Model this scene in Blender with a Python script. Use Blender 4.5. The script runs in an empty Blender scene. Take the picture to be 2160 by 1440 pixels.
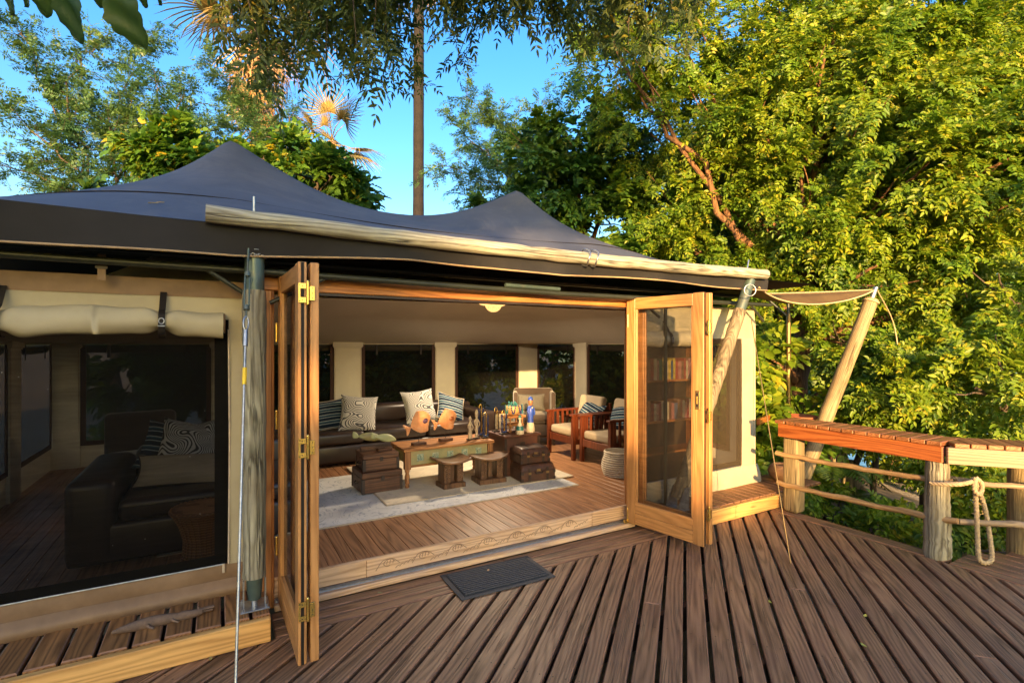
import bpy, bmesh, math, random
import numpy as np
from mathutils import Vector, Matrix

random.seed(7)
RNG = np.random.default_rng(11)
SC = bpy.context.scene
COL = SC.collection
R = math.radians

# ---------------------------------------------------------------- camera, sky, sun, exposure
EYE = 1.65
cam_d = bpy.data.cameras.new('camera')
cam_d.lens = 18.0
cam_d.sensor_width = 36.0
cam_d.shift_y = 6.0 / 2160.0
cam_d.clip_start = 0.05
cam_d.clip_end = 900.0
cam = bpy.data.objects.new('camera', cam_d)
cam.location = (0, 0, EYE)
cam.rotation_euler = (R(90), 0, 0)
COL.objects.link(cam)
SC.camera = cam

SUN_EL = 9.0
SUN_AZ = 0.0            # degrees the sun stands to the left of straight behind the camera
world = bpy.data.worlds.new('World')
SC.world = world
world.use_nodes = True
wn = world.node_tree
bg = wn.nodes['Background']
sky = wn.nodes.new('ShaderNodeTexSky')
sky.sky_type = 'NISHITA'
sky.sun_disc = False
sky.sun_elevation = R(SUN_EL)
sky.sun_rotation = R(180 + SUN_AZ)
sky.air_density = 1.05
sky.dust_density = 3.0
sky.ozone_density = 2.0
hs = wn.nodes.new('ShaderNodeHueSaturation')
hs.inputs['Saturation'].default_value = 1.40
hs.inputs['Hue'].default_value = 0.511
wn.links.new(sky.outputs[0], hs.inputs['Color'])
wn.links.new(hs.outputs[0], bg.inputs[0])
bg.inputs[1].default_value = 0.108

sun_d = bpy.data.lights.new('sun', 'SUN')
sun_d.energy = 2.6
sun_d.angle = R(0.6)
sun_d.color = (1.0, 0.62, 0.27)
sun = bpy.data.objects.new('sun', sun_d)
_trav = Vector((math.sin(R(SUN_AZ)) * math.cos(R(SUN_EL)), math.cos(R(SUN_AZ)) * math.cos(R(SUN_EL)), -math.sin(R(SUN_EL))))
sun.rotation_euler = _trav.to_track_quat('-Z', 'Y').to_euler()
sun.location = (-3, -30, 12)
COL.objects.link(sun)

SC.view_settings.view_transform = 'Standard'
SC.view_settings.look = 'None'
SC.view_settings.gamma = 1.0
SC.view_settings.use_curve_mapping = False
SC.view_settings.exposure = 2.56
SC.render.engine = 'CYCLES'
SC.cycles.use_denoising = True
SC.cycles.max_bounces = 8
SC.cycles.diffuse_bounces = 4
SC.cycles.transparent_max_bounces = 16
SC.cycles.caustics_reflective = False
SC.cycles.caustics_refractive = False
SC.cycles.sample_clamp_indirect = 6.0

# ---------------------------------------------------------------- helpers: places
CA, SA = math.cos(R(30)), math.sin(R(30))

def uv(U, V, z=0.0):
    """tent frame (U along the front, V inwards) to world"""
    return Vector((CA * U - SA * V, SA * U + CA * V, z))

def at(px, py, Y):
    """the point at distance Y that the photograph shows at (px, py)"""
    return Vector(((px - 1080.0) / 1080.0 * Y, Y, EYE - (py - 726.0) / 1080.0 * Y))

def tag(o, label=None, cat=None, group=None, kind=None):
    if label: o['label'] = label
    if cat: o['category'] = cat
    if group: o['group'] = group
    if kind: o['kind'] = kind
    return o

def empty(name, loc=(0, 0, 0), rz=0.0, parent=None):
    o = bpy.data.objects.new(name, None)
    o.empty_display_size = 0.1
    o.location = loc
    o.rotation_euler = (0, 0, rz)
    o.parent = parent
    COL.objects.link(o)
    return o

def tthing(name, label, cat, U, V, z, rot=0.0, group=None):
    """a thing standing in the tent frame"""
    return tag(empty(name, uv(U, V, z), R(30 + rot)), label, cat, group)

def wthing(name, label, cat, loc, rot=0.0, group=None):
    return tag(empty(name, loc, R(rot)), label, cat, group)

def copy_tree(o, parent=None):
    c = o.copy()
    COL.objects.link(c)
    c.parent = parent
    for ch in list(o.children):
        copy_tree(ch, c)
    return c

def hx(s):
    s = s.lstrip('#')
    v = [int(s[i:i + 2], 16) / 255.0 for i in (0, 2, 4)]
    return tuple([(c / 12.92 if c <= 0.04045 else ((c + 0.055) / 1.055) ** 2.4) for c in v] + [1.0])

# ---------------------------------------------------------------- helpers: mesh builder
class MB:
    def __init__(self):
        self.v, self.f, self.sm = [], [], []
        self.edge = set()
        self.M = None

    def add(self, vs, fs, smooth=False):
        o = len(self.v)
        if self.M is not None:
            vs = [tuple(self.M @ Vector(p)) for p in vs]
        self.v.extend([tuple(p) for p in vs])
        self.f.extend([tuple(i + o for i in f) for f in fs])
        self.sm.extend([smooth] * len(fs))
        return self

    def box(self, x0, x1, y0, y1, z0, z1):
        vs = [(x0, y0, z0), (x1, y0, z0), (x1, y1, z0), (x0, y1, z0), (x0, y0, z1), (x1, y0, z1), (x1, y1, z1), (x0, y1, z1)]
        return self.add(vs, [(0, 3, 2, 1), (4, 5, 6, 7), (0, 1, 5, 4), (1, 2, 6, 5), (2, 3, 7, 6), (3, 0, 4, 7)])

    def bbox(self, x0, x1, y0, y1, z0, z1, r=0.006, seg=1, smooth=False):
        """box with bevelled edges"""
        bm = bmesh.new()
        bmesh.ops.create_cube(bm, size=1.0)
        for v in bm.verts:
            v.co = Vector(((x0 + x1) / 2 + v.co.x * (x1 - x0), (y0 + y1) / 2 + v.co.y * (y1 - y0), (z0 + z1) / 2 + v.co.z * (z1 - z0)))
        r = min(r, 0.49 * min(x1 - x0, y1 - y0, z1 - z0))
        bmesh.ops.bevel(bm, geom=bm.edges[:], offset=r, segments=seg, profile=0.5, affect='EDGES')
        bm.verts.index_update()
        self.add([v.co[:] for v in bm.verts], [[v.index for v in f.verts] for f in bm.faces], smooth)
        bm.free()
        return self

    def prism(self, poly, z0, z1, ch=0.0):
        """vertical prism over a convex polygon, chamfered top edge"""
        n = len(poly)
        a = sum(poly[i][0] * poly[(i + 1) % n][1] - poly[(i + 1) % n][0] * poly[i][1] for i in range(n))
        if a < 0: poly = poly[::-1]
        vs = [(p[0], p[1], z0) for p in poly]
        fs = [tuple(range(n))[::-1]]
        if ch > 0:
            ins = inset(poly, ch)
            vs += [(p[0], p[1], z1 - ch) for p in poly] + [(p[0], p[1], z1) for p in ins]
            for i in range(n):
                j = (i + 1) % n
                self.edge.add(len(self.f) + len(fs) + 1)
                fs += [(i, j, n + j, n + i), (n + i, n + j, 2 * n + j, 2 * n + i)]
            fs.append(tuple(range(2 * n, 3 * n)))
        else:
            vs += [(p[0], p[1], z1) for p in poly]
            for i in range(n):
                j = (i + 1) % n
                fs.append((i, j, n + j, n + i))
            fs.append(tuple(range(n, 2 * n)))
        return self.add(vs, fs)

    def tube(self, path, rad, seg=10, caps=True, smooth=True, squash=None):
        path = [Vector(p) for p in path]
        n = len(path)
        if not hasattr(rad, '__len__'): rad = [rad] * n
        tang = []
        for i in range(n):
            t = path[min(i + 1, n - 1)] - path[max(i - 1, 0)]
            tang.append(t.normalized() if t.length > 1e-9 else Vector((0, 0, 1)))
        ref = Vector((0, 0, 1)) if abs(tang[0].z) < 0.9 else Vector((1, 0, 0))
        a = tang[0].cross(ref).normalized()
        vs, fs = [], []
        for i in range(n):
            a = (a - tang[i] * a.dot(tang[i]))
            a = a.normalized() if a.length > 1e-6 else tang[i].orthogonal().normalized()
            b = tang[i].cross(a)
            for k in range(seg):
                an = 2 * math.pi * k / seg
                rr = rad[i]
                vs.append(path[i] + a * (math.cos(an) * rr) + b * (math.sin(an) * rr * (squash or 1.0)))
        for i in range(n - 1):
            for k in range(seg):
                k2 = (k + 1) % seg
                fs.append((i * seg + k, i * seg + k2, (i + 1) * seg + k2, (i + 1) * seg + k))
        self.add(vs, fs, smooth)
        if caps:
            self.add(vs[:seg], [tuple(range(seg))[::-1]])
            self.add(vs[-seg:], [tuple(range(seg))])
        return self

    def lathe(self, prof, seg=16, c=(0, 0, 0), smooth=True, sx=1.0, sy=1.0):
        """prof: (radius, z) pairs bottom to top"""
        n = len(prof)
        vs, fs = [], []
        for r_, z in prof:
            for k in range(seg):
                an = 2 * math.pi * k / seg
                vs.append((c[0] + sx * r_ * math.cos(an), c[1] + sy * r_ * math.sin(an), c[2] + z))
        for i in range(n - 1):
            for k in range(seg):
                k2 = (k + 1) % seg
                fs.append((i * seg + k, i * seg + k2, (i + 1) * seg + k2, (i + 1) * seg + k))
        self.add(vs, fs, smooth)
        if prof[0][0] > 1e-4: self.add(vs[:seg], [tuple(range(seg))[::-1]])
        if prof[-1][0] > 1e-4: self.add(vs[-seg:], [tuple(range(seg))])
        return self

    def sphere(self, c, r, seg=12, rings=8, sx=1, sy=1, sz=1):
        prof = []
        for i in range(rings + 1):
            t = -math.pi / 2 + math.pi * i / rings
            prof.append((max(r * math.cos(t), 1e-5), r * sz * math.sin(t)))
        return self.lathe(prof, seg, c, True, sx, sy)

    def grid(self, fn, nu, nv, smooth=True, flip=False):
        vs, fs = [], []
        for i in range(nu + 1):
            for j in range(nv + 1):
                vs.append(fn(i / nu, j / nv))
        for i in range(nu):
            for j in range(nv):
                q = (i * (nv + 1) + j, (i + 1) * (nv + 1) + j, (i + 1) * (nv + 1) + j + 1, i * (nv + 1) + j + 1)
                fs.append(q[::-1] if flip else q)
        return self.add(vs, fs, smooth)

    def pillow(self, w, h, t, n=14, ears=0.10):
        """stuffed cushion lying in the local xz plane, y is its thickness"""
        def pt(s, u, v):
            x, z = 2 * u - 1, 2 * v - 1
            e = (max(0, 1 - x ** 2) * max(0, 1 - z ** 2)) ** 0.42
            px = x * (1 - ears * (1 - z * z) * x * x)
            pz = z * (1 - ears * (1 - x * x) * z * z)
            wr = 0.06 * math.sin(7 * x + 3 * z) * e * 0.25
            return (px * w / 2, s * t / 2 * (e + wr), pz * h / 2)
        self.grid(lambda u, v: pt(-1, u, v), n, n)
        self.grid(lambda u, v: pt(1, u, v), n, n, flip=True)
        return self

    def build(self, name, mat, parent=None, off=(0, 0, 0), loc=(0, 0, 0), rot=(0, 0, 0), smooth=None, edge_mat=None):
        me = bpy.data.meshes.new(name)
        vs = self.v
        if any(off): vs = [(p[0] - off[0], p[1] - off[1], p[2] - off[2]) for p in vs]
        me.from_pydata(vs, [], self.f)
        me.polygons.foreach_set('use_smooth', self.sm if smooth is None else [smooth] * len(self.f))
        me.update()
        o = bpy.data.objects.new(name, me)
        if mat is not None: me.materials.append(mat)
        if edge_mat is not None:
            me.materials.append(edge_mat)
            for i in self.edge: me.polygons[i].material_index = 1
        o.location = loc
        o.rotation_euler = rot
        o.parent = parent
        COL.objects.link(o)
        return o

def inset(poly, d):
    n = len(poly)
    out = []
    for i in range(n):
        p0, p1, p2 = Vector(poly[i - 1][:2]), Vector(poly[i][:2]), Vector(poly[(i + 1) % n][:2])
        e1, e2 = (p1 - p0), (p2 - p1)
        if e1.length < 1e-6 or e2.length < 1e-6:
            out.append(p1[:]); continue
        n1 = Vector((-e1.y, e1.x)).normalized(); n2 = Vector((-e2.y, e2.x)).normalized()
        b = n1 + n2
        k = b.length_squared
        q = p1 + b * (2 * d / k) if k > 0.3 else p1 + n1 * d
        out.append((q.x, q.y))
    return out

def clip(poly, a, b, c):
    """keep a*x+b*y<=c"""
    out = []
    n = len(poly)
    for i in range(n):
        p, q = poly[i], poly[(i + 1) % n]
        dp, dq = a * p[0] + b * p[1] - c, a * q[0] + b * q[1] - c
        if dp <= 0: out.append(p)
        if (dp < 0 < dq) or (dq < 0 < dp):
            t = dp / (dp - dq)
            out.append((p[0] + t * (q[0] - p[0]), p[1] + t * (q[1] - p[1])))
    return out

def smooth_path(pts, n=8):
    """Catmull-Rom through points"""
    pts = [Vector(p) for p in pts]
    P = [pts[0] * 2 - pts[1]] + pts + [pts[-1] * 2 - pts[-2]]
    out = []
    for i in range(1, len(P) - 2):
        for k in range(n):
            t = k / n
            a, b, c, d = P[i - 1], P[i], P[i + 1], P[i + 2]
            out.append(0.5 * ((2 * b) + (c - a) * t + (2 * a - 5 * b + 4 * c - d) * t * t + (3 * b - a - 3 * c + d) * t ** 3))
    out.append(pts[-1])
    return out

def jitter(path, amp, seed=0):
    r = random.Random(seed)
    return [Vector(p) + Vector((r.uniform(-amp, amp), r.uniform(-amp, amp), r.uniform(-amp, amp))) for p in path]

# ---------------------------------------------------------------- helpers: materials
def new_mat(name):
    m = bpy.data.materials.new(name)
    m.use_nodes = True
    nt = m.node_tree
    bs = nt.nodes['Principled BSDF']
    return m, nt, bs

def N(nt, t, **kw):
    n = nt.nodes.new(t)
    for k, v in kw.items():
        if k in n.inputs: n.inputs[k].default_value = v
        else: setattr(n, k, v)
    return n

def ramp(nt, stops, interp='LINEAR'):
    n = nt.nodes.new('ShaderNodeValToRGB')
    cr = n.color_ramp
    cr.interpolation = interp
    while len(cr.elements) < len(stops): cr.elements.new(0.5)
    for e, (p, c) in zip(cr.elements, stops):
        e.position = p
        e.color = c if len(c) == 4 else (*c, 1)
    return n

def math_n(nt, op, a, b=None, clampv=False):
    n = nt.nodes.new('ShaderNodeMath')
    n.operation = op
    n.use_clamp = clampv
    for i, x in enumerate((a, b)):
        if x is None: continue
        if isinstance(x, (int, float)): n.inputs[i].default_value = x
        else: nt.links.new(x, n.inputs[i])
    return n.outputs[0]

def mix_c(nt, fac, a, b, mode='MIX'):
    n = nt.nodes.new('ShaderNodeMix')
    n.data_type = 'RGBA'
    n.blend_type = mode
    for sock, x in ((n.inputs[0], fac), (n.inputs[6], a), (n.inputs[7], b)):
        if isinstance(x, (int, float)): sock.default_value = x
        elif isinstance(x, tuple): sock.default_value = x
        else: nt.links.new(x, sock)
    return n.outputs[2]

def coords(nt, scale, jitter_obj=True):
    tc = N(nt, 'ShaderNodeTexCoord')
    mp = N(nt, 'ShaderNodeMapping')
    mp.inputs['Scale'].default_value = scale
    if jitter_obj:
        oi = N(nt, 'ShaderNodeObjectInfo')
        vm = nt.nodes.new('ShaderNodeVectorMath'); vm.operation = 'SCALE'
        vm.inputs[0].default_value = (37.0, 91.0, 53.0)
        nt.links.new(oi.outputs['Random'], vm.inputs['Scale'])
        nt.links.new(vm.outputs[0], mp.inputs['Location'])
    nt.links.new(tc.outputs['Object'], mp.inputs['Vector'])
    return mp.outputs[0]

def bump(nt, bs, h, strength=0.3, dist=0.01):
    b = N(nt, 'ShaderNodeBump')
    b.inputs['Strength'].default_value = strength
    b.inputs['Distance'].default_value = dist
    nt.links.new(h, b.inputs['Height'])
    nt.links.new(b.outputs[0], bs.inputs['Normal'])

def wood(name, dark, light, axis='x', rough=0.55, stain=None, stain_amt=0.0, knots=True, grain=1.0, var=0.35, bumpk=0.35, spec=0.4, cracks=0.0):
    m, nt, bs = new_mat(name)
    long, across = 1.0 * grain, 11.0 * grain
    sc = {'x': (long, across, across), 'y': (across, long, across), 'z': (across, across, long)}[axis]
    c = coords(nt, sc)
    n1 = N(nt, 'ShaderNodeTexNoise', Scale=1.7, Detail=5.0, Roughness=0.6, Distortion=0.6)
    nt.links.new(c, n1.inputs['Vector'])
    wv = N(nt, 'ShaderNodeTexNoise', Scale=0.5, Detail=2.0)
    nt.links.new(c, wv.inputs['Vector'])
    sx = nt.nodes.new('ShaderNodeSeparateXYZ'); nt.links.new(c, sx.inputs[0])
    lane = math_n(nt, 'ADD', sx.outputs[{'x': 1, 'y': 0, 'z': 0}[axis]], sx.outputs[{'x': 2, 'y': 2, 'z': 1}[axis]])
    ph = math_n(nt, 'ADD', math_n(nt, 'MULTIPLY', lane, 15.0), math_n(nt, 'MULTIPLY', wv.outputs[0], 70.0))
    rings = math_n(nt, 'ADD', math_n(nt, 'MULTIPLY', math_n(nt, 'SINE', ph), 0.5), 0.5)
    rings = math_n(nt, 'POWER', rings, 0.6)
    fine = N(nt, 'ShaderNodeTexNoise', Scale=1.0, Detail=4.0, Roughness=0.7)
    nt.links.new(coords(nt, tuple(({'x': 3.0, 'y': 3.0, 'z': 3.0}[axis] if q == axis else 75.0) * grain for q in 'xyz')), fine.inputs['Vector'])
    g = math_n(nt, 'ADD', math_n(nt, 'MULTIPLY', n1.outputs[0], 0.42), math_n(nt, 'MULTIPLY', rings, 0.25))
    g = math_n(nt, 'ADD', g, math_n(nt, 'MULTIPLY', fine.outputs[0], 0.42))
    rp = ramp(nt, [(0.38, dark), (0.76, light)])
    nt.links.new(g, rp.inputs[0])
    col = rp.outputs[0]
    oi = N(nt, 'ShaderNodeObjectInfo')
    vr = math_n(nt, 'ADD', math_n(nt, 'MULTIPLY', oi.outputs['Random'], var), 1.0 - var * 0.55)
    vv = nt.nodes.new('ShaderNodeVectorMath'); vv.operation = 'SCALE'
    nt.links.new(col, vv.inputs[0]); nt.links.new(vr, vv.inputs['Scale'])
    col = vv.outputs[0]
    ckv = None
    if cracks:
        cs = coords(nt, {'x': (0.45, 17, 17), 'y': (17, 0.45, 17), 'z': (17, 17, 0.45)}[axis])
        cn = N(nt, 'ShaderNodeTexNoise', Scale=1.0, Detail=3.0, Roughness=0.55, Distortion=0.3); nt.links.new(cs, cn.inputs['Vector'])
        ckr = ramp(nt, [(0.475, (0, 0, 0, 1)), (0.497, (1, 1, 1, 1)), (0.503, (1, 1, 1, 1)), (0.525, (0, 0, 0, 1))]); nt.links.new(cn.outputs[0], ckr.inputs[0])
        cm = N(nt, 'ShaderNodeTexNoise', Scale=3.0, Detail=2.0); nt.links.new(coords(nt, (1, 1, 1)), cm.inputs['Vector'])
        cmr = ramp(nt, [(0.42, (0, 0, 0, 1)), (0.6, (1, 1, 1, 1))]); nt.links.new(cm.outputs[0], cmr.inputs[0])
        ckv = math_n(nt, 'MULTIPLY', math_n(nt, 'MULTIPLY', ckr.outputs[0], cmr.outputs[0]), cracks)
        col = mix_c(nt, ckv, col, tuple(0.3 * x for x in dark[:3]) + (1,))
    if knots:
        tc = coords(nt, {'x': (1.3, 5.5, 5.5), 'y': (5.5, 1.3, 5.5), 'z': (5.5, 5.5, 1.3)}[axis])
        vo = N(nt, 'ShaderNodeTexVoronoi', Scale=1.0); nt.links.new(tc, vo.inputs['Vector'])
        k = ramp(nt, [(0.03, (1, 1, 1, 1)), (0.085, (0, 0, 0, 1))]); nt.links.new(vo.outputs['Distance'], k.inputs[0])
        col = mix_c(nt, math_n(nt, 'MULTIPLY', k.outputs[0], 0.7), col, tuple(0.35 * x for x in dark[:3]) + (1,))
    if stain is not None:
        tc = N(nt, 'ShaderNodeTexCoord')
        sn = N(nt, 'ShaderNodeTexNoise', Scale=2.3, Detail=4.0, Roughness=0.65); nt.links.new(coords(nt, (1, 1, 1)), sn.inputs['Vector'])
        sr = ramp(nt, [(0.45, (0, 0, 0, 1)), (0.72, (1, 1, 1, 1))]); nt.links.new(sn.outputs[0], sr.inputs[0])
        col = mix_c(nt, math_n(nt, 'MULTIPLY', sr.outputs[0], stain_amt), col, stain)
    nt.links.new(col, bs.inputs['Base Color'])
    rr = ramp(nt, [(0.2, (rough + 0.12,) * 3), (0.8, (rough - 0.1,) * 3)]); nt.links.new(n1.outputs[0], rr.inputs[0])
    nt.links.new(rr.outputs[0], bs.inputs['Roughness'])
    bs.inputs['Specular IOR Level'].default_value = spec
    hgt_ = math_n(nt, 'ADD', g, math_n(nt, 'MULTIPLY', fine.outputs[0], 0.4))
    if ckv is not None: hgt_ = math_n(nt, 'SUBTRACT', hgt_, math_n(nt, 'MULTIPLY', ckv, 1.5))
    bump(nt, bs, hgt_, bumpk, 0.004)
    return m

def cloth(name, c1, c2=None, scale=3.0, rough=0.85, weave=400.0, wb=0.15, sheen=0.0, trans=0.0, crease=0.0, dust=None):
    m, nt, bs = new_mat(name)
    c = coords(nt, (1, 1, 1))
    n1 = N(nt, 'ShaderNodeTexNoise', Scale=scale, Detail=5.0, Roughness=0.62); nt.links.new(c, n1.inputs['Vector'])
    c2 = c2 or tuple(0.75 * x for x in c1[:3]) + (1,)
    rp = ramp(nt, [(0.3, c2), (0.68, c1)]); nt.links.new(n1.outputs[0], rp.inputs[0])
    outc = rp.outputs[0]
    if dust is not None:
        d1 = N(nt, 'ShaderNodeTexVoronoi', Scale=22.0); nt.links.new(c, d1.inputs['Vector'])
        d2 = ramp(nt, [(0.06, (1, 1, 1, 1)), (0.10, (0, 0, 0, 1))]); nt.links.new(d1.outputs['Distance'], d2.inputs[0])
        d3 = N(nt, 'ShaderNodeTexNoise', Scale=1.1, Detail=7.0, Roughness=0.75, Distortion=1.0); nt.links.new(c, d3.inputs['Vector'])
        d4 = ramp(nt, [(0.5, (0, 0, 0, 1)), (0.75, (0.7, 0.7, 0.7, 1))]); nt.links.new(d3.outputs[0], d4.inputs[0])
        outc = mix_c(nt, math_n(nt, 'MAXIMUM', math_n(nt, 'MULTIPLY', d2.outputs[0], 0.5), d4.outputs[0]), outc, dust)
    nt.links.new(outc, bs.inputs['Base Color'])
    bs.inputs['Roughness'].default_value = rough
    bs.inputs['Specular IOR Level'].default_value = 0.25
    if sheen: bs.inputs['Sheen Weight'].default_value = sheen
    w = N(nt, 'ShaderNodeTexNoise', Scale=weave, Detail=1.0); nt.links.new(c, w.inputs['Vector'])
    h = w.outputs[0]
    if crease:
        cr = N(nt, 'ShaderNodeTexNoise', Scale=5.0, Detail=3.0, Distortion=1.2); nt.links.new(c, cr.inputs['Vector'])
        h = math_n(nt, 'ADD', math_n(nt, 'MULTIPLY', h, 0.1), math_n(nt, 'MULTIPLY', cr.outputs[0], crease * 10))
    bump(nt, bs, h, wb, 0.004)
    if trans:
        tr = N(nt, 'ShaderNodeBsdfTranslucent'); nt.links.new(rp.outputs[0], tr.inputs[0])
        mx = N(nt, 'ShaderNodeMixShader'); mx.inputs[0].default_value = trans
        nt.links.new(bs.outputs[0], mx.inputs[1]); nt.links.new(tr.outputs[0], mx.inputs[2])
        nt.links.new(mx.outputs[0], nt.nodes['Material Output'].inputs[0])
    return m

def plain(name, col, rough=0.5, metal=0.0, var=0.12, scale=12.0, spec=0.5, bumpk=0.08, objvar=0.0, wear=None, wear_amt=0.5):
    m, nt, bs = new_mat(name)
    c = coords(nt, (1, 1, 1))
    n1 = N(nt, 'ShaderNodeTexNoise', Scale=scale, Detail=5.0, Roughness=0.65); nt.links.new(c, n1.inputs['Vector'])
    a = tuple(max(0, x * (1 - var)) for x in col[:3]) + (1,)
    b = tuple(min(1, x * (1 + var)) for x in col[:3]) + (1,)
    rp = ramp(nt, [(0.3, a), (0.7, b)]); nt.links.new(n1.outputs[0], rp.inputs[0])
    out = rp.outputs[0]
    if wear is not None:
        w = N(nt, 'ShaderNodeTexNoise', Scale=scale * 0.5, Detail=6.0, Roughness=0.7); nt.links.new(c, w.inputs['Vector'])
        wr = ramp(nt, [(0.5, (0, 0, 0, 1)), (0.62, (1, 1, 1, 1))]); nt.links.new(w.outputs[0], wr.inputs[0])
        out = mix_c(nt, math_n(nt, 'MULTIPLY', wr.outputs[0], wear_amt), out, wear)
    nt.links.new(out, bs.inputs['Base Color'])
    bs.inputs['Roughness'].default_value = rough
    bs.inputs['Metallic'].default_value = metal
    bs.inputs['Specular IOR Level'].default_value = spec
    if bumpk: bump(nt, bs, n1.outputs[0], bumpk, 0.005)
    return m

def screen_mat(name, alpha, col=(0.012, 0.011, 0.010, 1), gloss=0.0, dusty=True):
    """fine insect mesh: part of the light passes between the threads"""
    m, nt, bs = new_mat(name)
    bs.inputs['Base Color'].default_value = col
    bs.inputs['Roughness'].default_value = 0.8
    bs.inputs['Specular IOR Level'].default_value = 0.08
    tr = N(nt, 'ShaderNodeBsdfTransparent')
    mx = N(nt, 'ShaderNodeMixShader')
    c = coords(nt, (1, 1, 1), False)
    n1 = N(nt, 'ShaderNodeTexNoise', Scale=1.0, Detail=6.0, Roughness=0.7, Distortion=0.8); nt.links.new(coords(nt, (2.5, 2.5, 26.0), False), n1.inputs['Vector'])
    a = math_n(nt, 'ADD', math_n(nt, 'MULTIPLY', math_n(nt, 'SUBTRACT', n1.outputs[0], 0.5), 0.35 if dusty else 0.12), alpha)
    if dusty:
        vo = N(nt, 'ShaderNodeTexVoronoi', Scale=13.0); nt.links.new(c, vo.inputs['Vector'])
        sp = ramp(nt, [(0.022, (1, 1, 1, 1)), (0.032, (0, 0, 0, 1))]); nt.links.new(vo.outputs['Distance'], sp.inputs[0])
        nt.links.new(mix_c(nt, sp.outputs[0], col, (0.5, 0.5, 0.45, 1)), bs.inputs['Base Color'])
        a = math_n(nt, 'MAXIMUM', a, sp.outputs[0])
    nt.links.new(a, mx.inputs[0])
    nt.links.new(tr.outputs[0], mx.inputs[1]); nt.links.new(bs.outputs[0], mx.inputs[2])
    nt.links.new(mx.outputs[0], nt.nodes['Material Output'].inputs[0])
    return m

def leaf_mat(name, stops, trans=0.35, rough=0.42, spec=0.35):
    m, nt, bs = new_mat(name)
    ge = N(nt, 'ShaderNodeNewGeometry')
    rp0 = ramp(nt, stops); nt.links.new(ge.outputs['Random Per Island'], rp0.inputs[0])
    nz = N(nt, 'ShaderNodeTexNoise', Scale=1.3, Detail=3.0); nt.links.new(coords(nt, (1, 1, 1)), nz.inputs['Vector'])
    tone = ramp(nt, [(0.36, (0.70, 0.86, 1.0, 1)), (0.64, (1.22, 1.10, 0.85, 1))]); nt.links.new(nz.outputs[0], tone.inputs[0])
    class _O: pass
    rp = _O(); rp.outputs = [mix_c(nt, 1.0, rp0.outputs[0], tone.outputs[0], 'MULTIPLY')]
    nt.links.new(rp.outputs[0], bs.inputs['Base Color'])
    bs.inputs['Roughness'].default_value = rough
    bs.inputs['Specular IOR Level'].default_value = spec
    tr = N(nt, 'ShaderNodeBsdfTranslucent')
    nt.links.new(mix_c(nt, 1.0, rp.outputs[0], (1.5, 1.35, 0.7, 1), 'MULTIPLY'), tr.inputs[0])
    mx = N(nt, 'ShaderNodeMixShader'); mx.inputs[0].default_value = trans
    nt.links.new(bs.outputs[0], mx.inputs[1]); nt.links.new(tr.outputs[0], mx.inputs[2])
    nt.links.new(mx.outputs[0], nt.nodes['Material Output'].inputs[0])
    return m

def emit(name, col, strength):
    m, nt, bs = new_mat(name)
    bs.inputs['Base Color'].default_value = col
    c = coords(nt, (1, 1, 1))
    vo = N(nt, 'ShaderNodeTexVoronoi', Scale=40.0); nt.links.new(c, vo.inputs['Vector'])
    rp = ramp(nt, [(0.0, tuple(0.45 * x for x in col[:3]) + (1,)), (0.5, col)]); nt.links.new(vo.outputs['Distance'], rp.inputs[0])
    nt.links.new(rp.outputs[0], bs.inputs['Emission Color'])
    bs.inputs['Emission Strength'].default_value = strength
    return m

def stripes(name, cols, freq, axis=2, rough=0.9, wob=0.12):
    """woven stripes across local z (cols: ramp stops over one period)"""
    m, nt, bs = new_mat(name)
    c = coords(nt, (1, 1, 1), False)
    sx = nt.nodes.new('ShaderNodeSeparateXYZ'); nt.links.new(c, sx.inputs[0])
    n1 = N(nt, 'ShaderNodeTexNoise', Scale=18.0, Detail=3.0); nt.links.new(c, n1.inputs['Vector'])
    t = math_n(nt, 'ADD', math_n(nt, 'MULTIPLY', sx.outputs[axis], freq), math_n(nt, 'MULTIPLY', n1.outputs[0], wob))
    t = math_n(nt, 'FRACT', t)
    rp = ramp(nt, cols, 'CONSTANT'); nt.links.new(t, rp.inputs[0])
    nt.links.new(rp.outputs[0], bs.inputs['Base Color'])
    bs.inputs['Roughness'].default_value = rough
    bs.inputs['Specular IOR Level'].default_value = 0.2
    w = N(nt, 'ShaderNodeTexNoise', Scale=250.0); nt.links.new(c, w.inputs['Vector'])
    bump(nt, bs, w.outputs[0], 0.2, 0.003)
    return m

def feather_print(name, light, dark, freq=55.0):
    """printed cloth: fans of fine curved lines"""
    m, nt, bs = new_mat(name)
    c = coords(nt, (1, 1, 1))
    wv = N(nt, 'ShaderNodeTexNoise', Scale=4.5, Detail=0.5); nt.links.new(c, wv.inputs['Vector'])
    sx = nt.nodes.new('ShaderNodeSeparateXYZ'); nt.links.new(c, sx.inputs[0])
    d = math_n(nt, 'FRACT', math_n(nt, 'ADD', math_n(nt, 'MULTIPLY', wv.outputs[0], freq * 0.30), math_n(nt, 'MULTIPLY', math_n(nt, 'ABSOLUTE', sx.outputs[0]), freq * 0.35)))
    rp = ramp(nt, [(0.0, dark), (0.42, light)], 'CONSTANT'); nt.links.new(d, rp.inputs[0])
    nt.links.new(rp.outputs[0], bs.inputs['Base Color'])
    bs.inputs['Roughness'].default_value = 0.9
    bs.inputs['Specular IOR Level'].default_value = 0.2
    return m

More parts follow.
